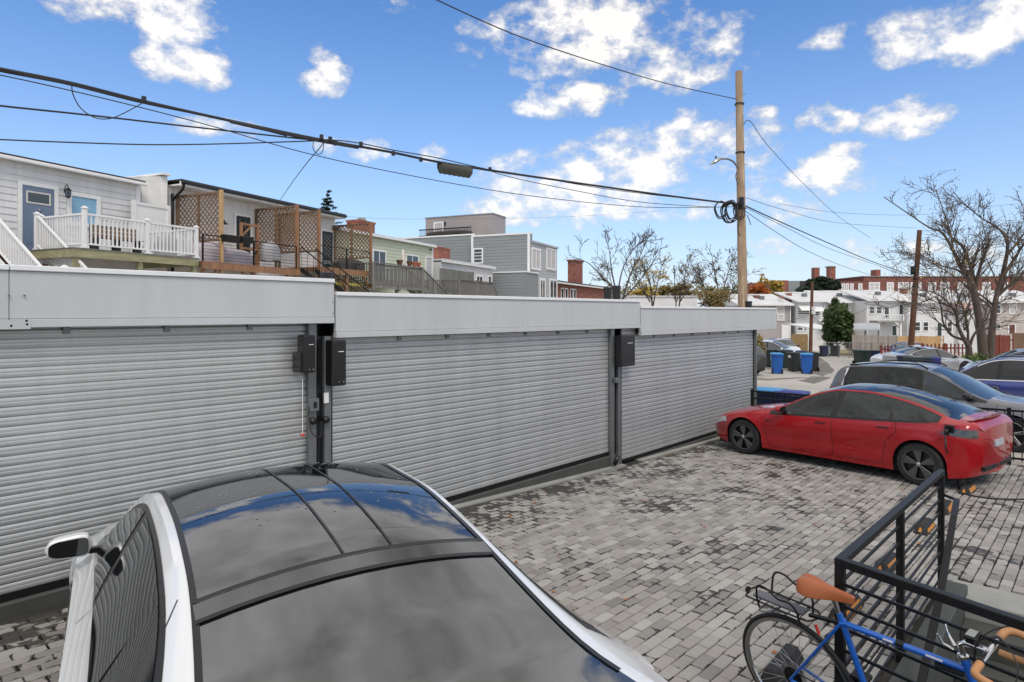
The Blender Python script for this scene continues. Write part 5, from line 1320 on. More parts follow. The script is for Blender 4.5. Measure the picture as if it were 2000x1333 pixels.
# furniture on the deck
TB = rthing('garden_table', 'brown slatted garden bench behind the white deck railing', 'bench', S(215, 19.8), 19.8, DZ)
b0, b1 = S(176, 19.8), S(266, 19.8)
for k in range(3): rbox('back_slat', 'lattice', TB, b0, b1, 19.80, 19.83, DZ + .5 + k * .13, DZ + .61 + k * .13)
for s_ in (b0 + .05, b1 - .05, (b0 + b1) / 2): rbox('leg', 'blackpl', TB, s_ - .03, s_ + .03, 19.5, 19.79, DZ + .012, DZ + .45); rbox('back_post', 'blackpl', TB, s_ - .03, s_ + .03, 19.835, 19.88, DZ + .012, DZ + .9)
for k in range(3): rbox('seat_slat', 'lattice', TB, b0, b1, 19.42 + k * .12, 19.53 + k * .12, DZ + .451, DZ + .48)
def lumpy(parent, name, m, c, sz, seed, W=ROWM, flat=.6):
    r = random.Random(seed); rows = []; ph = [r.uniform(0, 6) for _ in range(6)]
    for i in range(13):
        f = i / 12; z = f; rad = (1 - max(0, (f - flat) / (1 - flat)) ** 2.2) ** .5 if f > flat else 1 + .06 * (1 - f)
        rad = max(.02, rad)
        rows.append([(c[0] + sz[0] * rad * math.copysign(abs(math.cos(a)) ** .75, math.cos(a)) * (1 + .05 * math.sin(5 * a + ph[0] + 3 * f)), c[1] + sz[1] * rad * math.copysign(abs(math.sin(a)) ** .75, math.sin(a)) * (1 + .05 * math.sin(4 * a + ph[1] - 2 * f)), c[2] + sz[2] * f + .03 * sz[2] * math.sin(3 * a + ph[2])) for a in [2 * math.pi * k / 24 for k in range(24)]])
    b = MB(); b.grid(rows, closed=True); b.add(rows[-1], [tuple(range(24))]); return b.build(name, m, parent, W, smooth=True)
tag(lumpy(None, 'covered_grill', 'cloth2', (S(335, 20), 20, DZ + .012), (.55, .35, .95), 4), 'dark covered grill behind the white deck railing at its right end', 'grill')
# privacy panel and party wall
PV = rthing('privacy_fence', 'white vinyl privacy panel between the clapboard house and the lattice decks', 'fence panel', S(295, 21.2), 21.2, DZ)
rbox('panel', 'white', PV, S(262, 21.2), S(329, 21.2), 21.2, 21.24, DZ, Z(300, 405, 21.2))
for z_ in (Z(300, 405, 21.2), DZ + .5): rbox('rail', 'white', PV, S(262, 21.2), S(329, 21.2), 21.17, 21.27, z_, z_ + .09)
for px in (262, 329): rbox('post', 'white', PV, S(px, 21.2) - .06, S(px, 21.2) + .06, 21.16, 21.28, DZ, Z(300, 400, 21.2) + .05)
PWs0, PWs1 = sA1 + .25, S(327, 21.5)
PW_ = rthing('party_wall', 'white boarded party wall rising between the clapboard house and the lattice house', 'wall', (PWs0 + PWs1) / 2, 21.5, 0, GRP)
b = MB(); zt_ = Z(327, 345, 21.5); b.hexa([(PWs0, 21.9, 0), (PWs1, 21.5, 0), (PWs1, 29, 0), (PWs0, 29, 0)], [(PWs0, 21.9, zt_ - .1), (PWs1, 21.5, zt_), (PWs1, 29, zt_ + .2), (PWs0, 29, zt_ + .1)]); b.build('wall', 'stucco', PW_, ROWM)
rbox('coping', 'trim', PW_, PWs1 - .25, PWs1 + .06, 21.4, 29, zt_ + .02, zt_ + .1)
# ---------------- lattice houses
zB = CZ + 4.80
def lattice_house(s0, s1, label, door, zt):
    H = rthing('house', label, 'house', (s0 + s1) / 2, TW, 0, GRP)
    rbox('wall', 'stucco', H, s0, s1, TW, 30, 0, zt - .05)
    clap(H, s0, s1, CZ + 1.2, CZ + 2.9, TW, .16, 'stucco')
    b = MB(); b.box(s0, s1, TW - .60, 30, zt - .04, zt + .02); b.build('soffit', 'trim', H, ROWM)
    rbox('fascia', 'trim', H, s0, s1, TW - .66, TW - .602, zt - .06, zt + .12)
    rbox('gutter', 'blackpl', H, s0, s1, TW - .78, TW - .665, zt + .02, zt + .14, bevel=.02)
    rbox('roof', 'roofdark', H, s0, s1, TW - .70, 30, zt + .145, zt + .19)
    a, c, z0, z1 = door
    d_ = rbox('door', 'doordark', H, a, c, TW - .06, TW + .02, z0, z1)
    b = MB(); b.box(a - .09, a, TW - .08, TW, z0, z1 + .09); b.box(c, c + .09, TW - .08, TW, z0, z1 + .09); b.box(a, c, TW - .08, TW, z1, z1 + .09); b.build('door_frame', 'trim', d_, ROWM)
    rbox('door_glass', 'glass', d_, a + .12, c - .12, TW - .066, TW - .0605, z0 + .3, z1 - .15)
    return H
sB0, sB1, sB2 = S(329), 21.75, 26.25
HB1 = lattice_house(sB0, sB1, 'white house with black gutter behind the first and second lattice screens', (S(459), S(487), CZ + 1.85, Z(470, 423)), zB)
HB2 = lattice_house(sB1 + .01, sB2, 'white house with dark green door behind the third and fourth lattice screens', (S(627), S(648), CZ + 2.05, Z(637, 453)), zB)
MB().tube(chain([(sB0 + .1, TW - .7, zB + .02), (sB0 + .12, TW - .6, zB - .18), (sB0 + .1, TW - .12, zB - .55), (sB0 + .1, TW - .1, zB - .9), (sB0 + .1, TW - .1, 0)], 5), .05, 8).build('downpipe', 'blackpl', HB1, ROWM, smooth=True)
MB().lathe([(.0, .12), (.03, .12), (.04, .05), (.16, -.04), (.15, -.05), (0, -.02)], 14, (S(438, 21.4), 21.4, Z(438, 436, 21.4))).build('barn_lamp', 'blackpl', HB1, ROWM, smooth='auto')
def lattice(parent, s, t0, t1, z0, z1, m='lattice'):
    b = MB(); sp, w = .215, .048; H_, L_ = z1 - z0, t1 - t0
    for sg, off in ((1, -.006), (-1, .006)):
        c = -H_ if sg == 1 else 0
        k = c
        while k < L_ + (0 if sg == 1 else H_):
            # line t = k + z (sg 1) or t = k - z
            za, zb_ = 0, H_
            if sg == 1: za = max(0, -k); zb_ = min(H_, L_ - k); pa, pb = (k + za, za), (k + zb_, zb_)
            else: za = max(0, k - L_); zb_ = min(H_, k); pa, pb = (k - za, za), (k - zb_, zb_)
            if zb_ - za > .05: b.bar((s + off, t0 + pa[0], z0 + pa[1]), (s + off, t0 + pb[0], z0 + pb[1]), w, .01, up=(1, 0, 0))
            k += sp
    o = b.build('lattice', m, parent, ROWM); o['kind'] = 'stuff'; return o
TP = 19.35
SCR = []
def screen(spx, ptop, pbot, label, zfloor, wall_t=TW - .02):
    s = S(spx, TP); z1 = Z(spx, ptop, TP); z0 = Z(spx, pbot, TP)
    R_ = rthing('lattice_screen', label, 'lattice screen', s, TP, zfloor, 'lattice privacy screens on the decks')
    rbox('post', 'newfence' if spx == 432 else 'cedar', R_, s - .06, s + .06, TP - .06, TP + .06, zfloor - .3, z1 + .05, bevel=.006)
    tm = (TP + wall_t) / 2
    rbox('post', 'lattice', R_, s - .045, s + .045, wall_t - .09, wall_t, zfloor, z1)
    rbox('mid_post', 'lattice', R_, s - .04, s + .04, tm - .04, tm + .04, zfloor, z1 - .061)
    for z_ in (z0 - .05, z1 - .06): rbox('rail', 'lattice', R_, s - .035, s + .035, TP + .061, wall_t - .091, z_, z_ + .07)
    lattice(R_, s, TP + .06, wall_t - .09, z0 + .02, z1 - .06)
    return s
s1_ = screen(432, 374, 468, 'leftmost lattice screen with a new yellowish post', CZ + 1.75)
s2_ = screen(580, 402, 480, 'lattice screen second from the left, beside the wooden gate frame', CZ + 1.75)
s3_ = screen(623, 412, 490, 'lattice screen third from the left, past the iron stair', CZ + 1.95)
s4_ = screen(724, 436, 503, 'lattice screen farthest right, in front of the brick chimney', CZ + 1.95)
def deckB(s0, s1, zf, label):
    D_ = rthing('deck', label, 'deck', (s0 + s1) / 2, TP, 0)
    rbox('fascia_board', 'cedar', D_, s0, s1, TP - .12, TP - .08, zf - .24, zf)
    for k in range(17): rbox('deck_board', 'cedar', D_, s0, s1, TP - .12 + k * .145, TP + .018 + k * .145, zf + .002, zf + .03)
    for f in (.03, .5, .97): s_ = s0 + (s1 - s0) * f; rbox('support_post', 'cedar', D_, s_ - .06, s_ + .06, TP - .05, TP + .07, 0, zf - .24); MB().bar((s_, TP - .02, zf - .9), (s_ + (.55 if f < .5 else -.55), TP - .02, zf - .26), .08, .08).build('brace', 'cedar', D_, ROWM)
    # iron rail
    for h in (.98,): MB().bar((s0 + .1, TP - .03, zf + h), (s1 - .1, TP - .03, zf + h), .04, .035).build('rail', 'black', D_, ROWM)
    for k in range(7): MB().bar((s0 + .1, TP - .03, zf + .12 + .12 * k), (s1 - .1, TP - .03, zf + .12 + .12 * k), .012, .012).build('wire_rail', 'black', D_, ROWM)
    for f in (.02, .5, .98): s_ = s0 + (s1 - s0) * f; rbox('rail_post', 'black', D_, s_ - .025, s_ + .025, TP - .055, TP - .005, zf + .03, zf + 1.0)
    return D_
zf1, zf2 = CZ + 1.80, CZ + 2.0
deckB(s1_ - .02 - .9, s2_ + .06, zf1, 'cedar deck with black iron railing between the first two lattice screens')
deckB(s3_ - .06, s4_ + .06, zf2, 'cedar deck with black iron railing between the third and fourth lattice screens')
# yellow plank and lower lattice under the far deck
UL = rthing('under_deck_lattice', 'lattice skirt with a yellow plank under the far cedar deck', 'lattice screen', s4_ - 1.5, TP + .2, 0)
b = MB()
for sg in (1, -1):
    for k in range(26): x = s3_ + .2 + k * .14; b.bar((x, TP + .25 + sg * .006, zf2 - 1.3), (x + sg * 1.0, TP + .25 + sg * .006, zf2 - .3), .036, .01, up=(0, 1, 0))
o = b.build('lattice', 'lattice', UL, ROWM); o['kind'] = 'stuff'
M['yellowplank'] = mat('yellow_plank', (.55, .45, .10), .6, var=.1)
rbox('plank', 'yellowplank', UL, s3_ + .1, s4_ - .4, TP + .15, TP + .2, zf2 - .72, zf2 - .58)
# iron stair between screens 2 and 3
IS = rthing('iron_stair', 'black iron stair rails descending between the second and third lattice screens', 'stairs', (s2_ + s3_) / 2, TP - 1, 0)
for s_ in (s2_ + .25, s3_ - .2):
    MB().bar((s_, TP, zf1 + 1.0), (s_ + .9, TP - 2.2, zf1 - .9), .05, .05).build('handrail', 'black', IS, ROWM); MB().bar((s_, TP, zf1 + .05), (s_ + .9, TP - 2.2, zf1 - 1.85), .05, .18).build('stringer', 'black', IS, ROWM)
    for k in range(10): f = k / 9; MB().bar((s_ + .9 * f, TP - 2.2 * f, zf1 + 1.0 - 1.9 * f), (s_ + .9 * f, TP - 2.2 * f, zf1 + .05 - 1.9 * f), .014, .014).build('stair_picket', 'black', IS, ROWM)
# deck things
def planter(px0, px1, y0, y1, lab):
    t = TP - .16; a, c = S(px0, t), S(px1, t); z1, z0 = Z(px0, y0, t), Z(px0, y1, t)
    pl_ = MB(); pl_.hexa([(a + .05, t - .1, z0), (c - .05, t - .1, z0), (c - .05, t + .1, z0), (a + .05, t + .1, z0)], [(a, t - .15, z1), (c, t - .15, z1), (c, t + .12, z1), (a, t + .12, z1)])
    tag(pl_.build('planter_box', 'blackpl', None, ROWM, bevel=.02), lab, 'planter', 'planter boxes on the iron railing')
planter(434, 466, 458, 472, 'left black planter box hung on the iron railing'); planter(468, 492, 461, 474, 'right black planter box hung on the iron railing')
tag(lumpy(None, 'covered_sofa', 'cloth', (S(405, 20.2), 20.2, zf1 + .03), (.75, .55, .80), 9), 'lilac covered furniture behind the leftmost lattice post', 'furniture cover')
tag(lumpy(None, 'covered_sofa', 'cloth', (S(455, 20.0), 20.0, zf1 + .03), (.7, .5, .62), 12), 'low lilac covered furniture below the planter boxes', 'furniture cover')
tag(lumpy(None, 'covered_grill', 'cloth2', (S(528, 20.1), 20.1, zf1 + .35), (.40, .3, .80), 17, flat=.45), 'grey covered kettle grill beside the second lattice screen', 'grill')
tag(lumpy(None, 'covered_bench', 'roofdark', (S(683, 20.3), 20.3, zf2 + .03), (.95, .4, .62), 21), 'black covered bench on the far cedar deck', 'furniture cover')
GT_ = rthing('gate_frame', 'orange cedar gate frame standing in front of the dark door', 'gate', S(487, 20.4), 20.4, zf1)
ga, gc = S(471, 20.4), S(504, 20.4); gz = Z(480, 436, 20.4)
for s_ in (ga, gc): rbox('post', 'cedar', GT_, s_ - .05, s_ + .05, 20.36, 20.44, zf1 + .03, gz)
for z_ in (gz - .10, zf1 + .75): rbox('rail', 'cedar', GT_, ga + .051, gc - .051, 20.37, 20.43, z_, z_ + .09)
MB().bar((ga + .04, 20.40, gz - .55), (ga + .5, 20.40, gz - .1), .07, .05).build('brace', 'cedar', GT_, ROWM); MB().bar((ga + .3, 20.40, zf1 + .1), (gc - .06, 20.40, zf1 + .74), .05, .03).build('brace', 'black', GT_, ROWM)
# ---------------- chimney and green house
def chimney(px0, px1, py0, t, zb, label, m='brick', base=False):
    a, c = S(px0, t), S(px1, t); z1 = Z((px0 + px1) / 2, py0, t); w = (c - a)
    C_ = rthing('chimney', label, 'chimney', (a + c) / 2, t, zb)
    rbox('stack', m, C_, a, c, t, t + min(w, .9), zb, z1 - .12); rbox('crown', m, C_, a - .05, c + .05, t - .05, t + min(w, .9) + .05, z1 - .119, z1)
    return C_, a, c, z1, t
C1 = chimney(701, 732, 432, 24, CZ + 3.5, 'red brick chimney with clay pot beside the far lattice screen')
MB().lathe([(.30, 0), (.32, .05), (.26, .08), (.26, .16), (.22, .20), (0, .20)], 10, ((C1[1] + C1[2]) / 2, 24.4, C1[3])).build('pot', 'conc', C1[0], ROWM)
sC0, sC1 = 26.28, S(845); zC = CZ + 4.23
HC = rthing('house', 'pale green clapboard house with white gutter and patio door', 'house', (sC0 + sC1) / 2, TW, 0, GRP)
rbox('wall', 'greensid', HC, sC0, sC1, TW, 30, 0, zC)
wins = [(S(728), S(751), CZ + 1.5, Z(740, 492)), (S(793), S(815), Z(800, 518), Z(800, 500)), (S(831), S(842), CZ + 1.5, Z(836, 504))]
clap(HC, sC0, sC1 - .15, CZ + .4, zC - .05, TW, .19, 'greensid')
window(HC, *wins[0], TW - .028, 'glass', 1, .09); window(HC, *wins[1], TW - .028, 'glass', 1, .08); window(HC, *wins[2], TW - .028, 'curtain', 0, .09, rails=1)
rbox('corner_trim', 'trim', HC, sC1 - .16, sC1 + .03, TW - .04, TW + .2, 0, zC)
rbox('gutter', 'trim', HC, sC0, sC1 + .1, TW - .28, TW - .14, zC - .02, zC + .10, bevel=.02)
b = MB(); b.hexa([(sC0, TW - .26, zC + .105), (sC1 + .06, TW - .26, zC + .105), (sC1 + .06, 30, zC + .5), (sC0, 30, zC + .5)], [(sC0, TW - .26, zC + .15), (sC1 + .06, TW - .26, zC + .15), (sC1 + .06, 30, zC + .54), (sC0, 30, zC + .54)]); b.build('roof', 'roofwhite', HC, ROWM)
MB().lathe([(0, .1), (.07, .06), (.1, 0)], 10, (S(842, 21.6), 21.6, Z(842, 489, 21.6))).build('flood_lamp', 'blackpl', HC, ROWM)
def grey_deck(s0, s1, t0, zf, rh, label, right=True, pots=()):
    D_ = rthing('deck', label, 'deck', (s0 + s1) / 2, t0, 0)
    rbox('rim', 'oldwood', D_, s0, s1, t0, t0 + .05, zf - .28, zf); rbox('floor', 'oldwood', D_, s0, s1, t0 + .052, TW - .05, zf - .06, zf)
    n = max(2, int((s1 - s0) / 1.9)); 
    for k in range(n + 1):
        s_ = s0 + (s1 - s0) * k / n; rbox('post', 'oldwood', D_, s_ - .06, s_ + .06, t0 - .07, t0 - .002, zf - .4, rh + .03); rbox('support', 'oldwood', D_, s_ - .07, s_ + .07, t0 + .06, t0 + .2, 0, zf - .29)
    rbox('rail', 'oldwood', D_, s0, s1, t0 - .09, t0 + .05, rh + .031, rh + .07); rbox('rail', 'oldwood', D_, s0, s1, t0 + .001, t0 + .04, rh - .07, rh); rbox('rail', 'oldwood', D_, s0, s1, t0 + .001, t0 + .04, zf + .07, zf + .13)
    b = MB(); k = s0 + .08
    while k < s1 - .05: b.box(k - .02, k + .02, t0 - .035, t0 - .001, zf - .1, rh); k += .115
    o = b.build('balusters', 'oldwood', D_, ROWM); o['kind'] = 'stuff'
    for tt in (s0, s1):
        b = MB(); k = t0 + .1
        while k < TW - .1: b.box(tt - .02, tt + .02, k - .02, k + .02, zf - .1, rh); k += .13
        o = b.build('balusters', 'oldwood', D_, ROWM); o['kind'] = 'stuff'
        rbox('rail', 'oldwood', D_, tt - .06, tt + .06, t0 + .06, TW - .05, rh + .001, rh + .04)
    return D_
tC = 19.0; zfc = CZ + 1.50; rhc = CZ + 2.42
grey_deck(S(728, tC), S(824, tC), tC, zfc, rhc, 'weathered grey deck with flowerpots in front of the green house')
def wood_stair(s0, t0, z0, s1, z1, label, wd=1.0):
    R_ = rthing('deck_stair', label, 'stairs', s0, t0, 0)
    for t in (t0, t0 + wd):
        MB().bar((s0, t, z0 + .95), (s1, t, z1 + .95), .09, .05).build('handrail', 'oldwood', R_, ROWM); MB().bar((s0, t, z0 - .1), (s1, t, z1 - .1), .05, .25).build('stringer', 'oldwood', R_, ROWM)
        b = MB(); n = int(abs(s1 - s0) / .14)
        for k in range(n + 1): f = k / n; s_ = s0 + (s1 - s0) * f; z_ = z0 + (z1 - z0) * f; b.box(s_ - .02, s_ + .02, t - .02, t + .02, z_ - .1, z_ + .93)
        o = b.build('balusters', 'oldwood', R_, ROWM); o['kind'] = 'stuff'
    n = 9
    for k in range(n): f = k / n; s_ = s0 + (s1 - s0) * f; rbox('tread', 'oldwood', R_, s_, s_ + abs(s1 - s0) / n + .04, t0 + .03, t0 + wd - .03, z0 + (z1 - z0) * f - .04, z0 + (z1 - z0) * f)
wood_stair(S(824, tC), tC - .02, zfc, S(906, tC), zfc - 2.3, 'grey wooden stair with slatted rails going down from the green house deck')
for px, m, w, lab in ((780, 'brown', .17, 'brown flowerpot at the left on the grey deck rail'), (799, 'brown', .15, 'dark brown flowerpot in the middle of the grey deck rail'), (809, 'terra', .15, 'terracotta flowerpot second from right on the grey deck rail'), (817, 'terra', .13, 'terracotta flowerpot at the right end of the grey deck rail')):
    z_ = rhc + .072; pt = rthing('flowerpot', lab, 'flowerpot', S(px, tC), tC, z_, 'flowerpots on the deck rail')
    MB().lathe([(w * .65, 0), (w, .20), (w * 1.08, .20), (w * 1.08, .25), (w * .9, .25), (w * .88, .2), (0, .2)], 14, (S(px, tC), tC - .02, z_)).build('pot', m, pt, ROWM, smooth='auto')
UM = rthing('parasol', 'closed cream parasol standing on the grey deck', 'parasol', S(787, 19.8), 19.8, zfc)
us, uz = S(787, 19.8), Z(787, 488, 19.8)
MB().tube([(us, 19.8, zfc), (us, 19.8, uz + .08)], .02, 8).build('pole', 'oldwood', UM, ROWM); MB().lathe([(0, uz + .04), (.05, uz), (.10, uz - .35), (.13, uz - .7), (.17, uz - 1.05), (.15, uz - 1.06), (0, uz - 1.0)], 10, (us, 19.8, 0)).build('canopy', 'canvas', UM, ROWM, smooth=True)
# ---------------- small white house, second chimney
C2 = chimney(856, 879, 484, 24.5, CZ + 3.1, 'square red brick chimney above the small white house')
sD0, sD1 = S(861), S(962); zD = CZ + 3.38
HD = rthing('house', 'small low white clapboard house in front of the grey block', 'house', (sD0 + sD1) / 2, TW, 0, GRP)
rbox('wall', 'siding', HD, sD0, sD1, TW, 28, 0, zD); clap(HD, sD0, sD1, CZ + .3, zD - .04, TW, .19, 'siding')
rbox('gutter', 'trim', HD, sD0 - .1, sD1 + .1, TW - .26, TW - .12, zD - .02, zD + .08); rbox('roof', 'roofwhite', HD, sD0 - .05, sD1 + .05, TW - .25, 28, zD + .085, zD + .2)
window(HD, S(889), S(897), Z(893, 556), Z(893, 538), TW - .028, 'glass', 0, .1); window(HD, S(930), S(941), Z(935, 553), Z(935, 541), TW - .028, 'glass', 1, .1); window(HD, S(953), S(958), Z(955, 556), Z(955, 541), TW - .028, 'glass', 0, .09)
rbox('window_box', 'cherry', HD, S(918), S(944), TW - .3, TW - .06, Z(930, 558), Z(930, 554.5))
tD = 19.2; grey_deck(S(896, tD), S(962, tD), tD, CZ + 1.0, CZ + 2.02, 'weathered grey deck rail in front of the small white house')
wood_stair(S(962, tD), tD, CZ + 1.0, S(992, tD), CZ - 1.2, 'grey wooden stair at the right of the small white house')
PN = rthing('privacy_fence', 'tall dark weathered board fence between the green house and the small white house', 'fence', S(880, 20.4), 20.4, 0)
for k in range(14): s_ = S(859, 20.4) + k * .33; rbox('board', 'oldwood', PN, s_, s_ + .31, 20.4, 20.43, CZ + .3, Z(880, 527, 20.4) + random.uniform(-.02, .02))
# ---------------- grey block with roof terrace
tE, sE = 20.0, row(1034, HOR, 20.0)[0]
tE1 = rows_at(921, sE)[1]; tE2 = rows_at(745, sE)[1]; sE1 = S(1088, tE)
zE0 = rows_at(921, sE, 456)[2]; zE1 = row(1034, 455, tE)[2]; zE2 = row(1037, 471, tE)[2]
HE = rthing('building', 'tall grey clapboard block with a taupe penthouse and roof terrace', 'building', (sE + sE1) / 2, tE, 0)
rbox('front_block', 'greysid', HE, sE, sE + .6, tE, tE1, 0, zE1); rbox('rear_block', 'greysid2', HE, sE + .601, sE1, tE + .02, tE1 + 6, 0, zE2)
rbox('main_block', 'greysid', HE, sE + .5, sE1 - .3, tE1 + .001, tE2, 0, zE0)
clap(HE, tE + .12, tE1 - .12, CZ - .5, zE1 - .1, sE, .26, 'greysid', axis='t'); clap(HE, tE1 + .16, tE2, CZ - .5, zE0 - .12, sE + .5, .26, 'greysid', axis='t')
for (t_, s_, zz) in ((tE, sE, zE1), (tE1 - .14, sE, zE1), (tE1 + .02, sE + .5, zE0)): rbox('corner_trim', 'trim', HE, s_ - .05, s_ + .08, t_ - .04, t_ + .16, 0, zz)
rbox('coping', 'trim', HE, sE - .06, sE + .7, tE - .06, tE1, zE1 - .1, zE1 + .03); rbox('coping', 'trim', HE, sE + .44, sE1, tE1 + .03, tE2, zE0 - .1, zE0 + .03)
window(HE, tE1 - 1.0, tE1 - .28, rows_at(929, sE, 513)[2], rows_at(929, sE, 488)[2], sE - .028, 'glass', 0, .12, axis='t', rails=3)
clap(HE, sE + .7, sE1, CZ - .5, zE2 - .15, tE + .02, .24, 'greysid2')
for a, c in ((1039, 1054), (1068, 1084)): window(HE, S(a, tE), S(c, tE), Z(a, 523, tE), Z(a, 487, tE), tE - .01, 'curtain', 1, .16)
rbox('gutter', 'greysid2', HE, sE + .6, sE1 + .1, tE - .14, tE - .02, zE2 - .1, zE2 + .06)
for a, c in ((1030, 1042), (1055, 1063), (1074, 1086)): window(HE, S(a, tE), S(c, tE), CZ + .4, Z(a, 548, tE), tE - .02, 'glass', 1, .2)
rbox('low_extension', 'greysid', HE, sE - 2.6, sE - .08, 19.2, 23.5, 0, rows_at(1000, sE - 2.6, 533)[2]); rbox('extension_coping', 'trim', HE, sE - 2.66, sE - .08, 19.1, 23.5, rows_at(1000, sE - 2.6, 533)[2] + .001, rows_at(1000, sE - 2.6, 533)[2] + .1); clap(HE, 19.25, 23.4, CZ - .3, rows_at(1000, sE - 2.6, 535)[2], sE - 2.6, .22, 'greysid', axis='t')
sP = sE + 2.0; tP0 = rows_at(963, sP)[1]; tP1 = rows_at(831, sP)[1]; zP = rows_at(963, sP, 418)[2]; sP1 = S(982, rows_at(982, sP + 2.4)[1]) if False else sP + 2.6
b = MB(); b.box(sP, sP1, tP0, tP1, zE0 - .5, zP); b.build('penthouse', 'taupe', HE, ROWM)
b = MB(); k = tP0 + .05
while k < tP1: b.box(sP - .03, sP - .001, k, k + .04, zE0 - .3, zP - .05); k += .22
o = b.build('battens', 'taupe', HE, ROWM); o['kind'] = 'stuff'
rbox('parapet_cap', 'greysid', HE, sP - .06, sP1 + .06, tP0 - .06, tP1 + .06, zP, zP + .08)
ta_, tb_ = rows_at(864, sP)[1], rows_at(850, sP)[1]; window(HE, ta_, tb_, zE0 + .03, rows_at(857, sP, 437)[2], sP - .01, 'curtain', 0, .14, axis='t')
rbox('wall_light', 'black', HE, sP - .15, sP - .031, rows_at(871, sP)[1], rows_at(869, sP)[1], rows_at(870, sP, 441)[2], rows_at(870, sP, 434)[2])
tq0, tq1 = rows_at(920, sE + .6)[1], rows_at(818, sE + .6)[1]
for z_ in (zE0 + .06, zE0 + .62, rows_at(901, sE + .6, 446)[2]): rbox('terrace_rail', 'black', HE, sE + .6, sE + .64, tq0, tq1, z_, z_ + .05)
b = MB(); k = tq0
while k < tq1: b.box(sE + .605, sE + .63, k, k + .03, zE0 + .03, zE0 + .66); k += .16
o = b.build('terrace_pickets', 'black', HE, ROWM); o['kind'] = 'stuff'
lumpy(HE, 'terrace_plants', 'conifer_leaf' if 'conifer_leaf' in M else 'roofdark', (sE + 1.4, (tq0 + tq1) / 2, zE0 + .03), (.4, 2.2, .5), 3)
# ---------------- brick house with chimney farther on
sF0 = sE1 + .3; HF = rthing('house', 'low red brick house with tall chimney past the grey block', 'house', sF0 + 6, TW, 0, GRP)
rbox('wall', 'brick', HF, sF0, sF0 + 22, TW, 30, 0, CZ + 2.95); rbox('roof', 'roofdark', HF, sF0 - .1, sF0 + 22.2, TW - .3, 30, CZ + 2.951, CZ + 3.15); rbox('gutter', 'trim', HF, sF0, sF0 + 22, TW - .45, TW - .301, CZ + 2.85, CZ + 3.0)
for px in (1096, 1104, 1114, 1120): window(HF, S(px), S(px + 4), CZ + 1.1, CZ + 2.4, TW - .01, 'glass', 0, .1)
cs = S(1124, 22.5); rbox('chimney', 'brick', HF, cs, S(1138, 22.5), 22.5, 23.4, CZ, Z(1131, 512, 22.5)); rbox('chimney_crown', 'brick', HF, cs - .1, S(1138, 22.5) + .1, 22.4, 23.5, Z(1131, 512, 22.5) + .001, Z(1131, 512, 22.5) + .2)
MB().tube([(sF0 - .1, TW - .5, CZ + 3.6), (sF0 - .1, TW - .5, CZ - .5)], .06, 8).build('downpipe', 'trim', HF, ROWM)
# ================================================================== houses across the parking area (frame: x right, y along the view axis)
def X_(px, d): return (px - 1000) * d / FPX
def Zd(py, d): return CZ + (HOR - py) * d / FPX
FG = 'row of houses across the parking area'
def fbox(name, m, par, px0, px1, d0, d1, z0, z1): return MB().box(X_(px0, d0), X_(px1, d0), d0, d1, z0, z1).build(name, m, par, CAMM)
def fhouse(label, px0, px1, d, ye, yr, wall, roof='roofwhite', wins=(), doors=(), dep=9, ground=-2.4, boards=True, dr=6):
    x0, x1 = X_(px0, d), X_(px1, d); ze = Zd(ye, d); zr = Zd(yr, d + dr)
    H = thing('house', label, 'house', CAMM @ Matrix.Translation(((x0 + x1) / 2, d, ground)), FG)
    MB().box(x0, x1, d, d + dep, ground, ze).build('wall', wall, H, CAMM)
    if boards:
        b = MB(); z = Zd(672, d)
        while z < ze - .25: b.hexa([(x0, d - .03, z), (x1, d - .03, z), (x1, d, z), (x0, d, z)], [(x0, d - .006, z + .27), (x1, d - .006, z + .27), (x1, d, z + .27), (x0, d, z + .27)]); z += .28
        o = b.build('siding', wall, H, CAMM); o['kind'] = 'stuff'
    b = MB(); b.hexa([(x0 - .2, d - .5, ze), (x1 + .2, d - .5, ze), (x1 + .2, d + dr, zr), (x0 - .2, d + dr, zr)], [(x0 - .2, d - .5, ze + .15), (x1 + .2, d - .5, ze + .15), (x1 + .2, d + dr, zr + .15), (x0 - .2, d + dr, zr + .15)]); b.build('roof', roof, H, CAMM)
    MB().box(x0 - .1, x1 + .1, d - .62, d - .501, ze - .03, ze + .12).build('gutter', 'trim', H, CAMM)
    for x in (x0 + .15, x1 - .15): MB().tube([(x, d - .12, ze), (x, d - .12, ground)], .055, 6).build('downpipe', 'trim', H, CAMM, smooth=True)
    MB().box((x0 * .4 + x1 * .6) - .25, (x0 * .4 + x1 * .6) + .25, d + 2.2, d + 2.7, ze, ze + (zr - ze) * .5 + .5).build('roof_vent', 'steel', H, CAMM)
    for w in wins:
        a, c, y0, y1 = w[:4]; gm = w[4] if len(w) > 4 else 'glass'
        window(H, X_(a, d), X_(c, d), Zd(y1, d), Zd(y0, d), d - .03, gm, w[5] if len(w) > 5 else 0, .11, W=CAMM, rails=1)
    for a, c, y0, y1, m in doors:
        dd = MB().box(X_(a, d), X_(c, d), d - .08, d + .01, Zd(y1, d), Zd(y0, d)).build('door', m, H, CAMM)
        b = MB(); b.box(X_(a, d) - .12, X_(a, d), d - .1, d, Zd(y1, d), Zd(y0, d) + .12); b.box(X_(c, d), X_(c, d) + .12, d - .1, d, Zd(y1, d), Zd(y0, d) + .12); b.build('door_frame', 'trim', dd, CAMM)
    return H
M['lilac'] = mat('lilac_grey_render', (.40, .37, .37), .75, var=.06, vs=.7)
M['farwhite'] = mat('white_render', (.72, .72, .71), .7, var=.07, vs=.6)
M['farcream'] = mat('cream_brick', (.52, .46, .42), .75, var=.08, vs=.8)
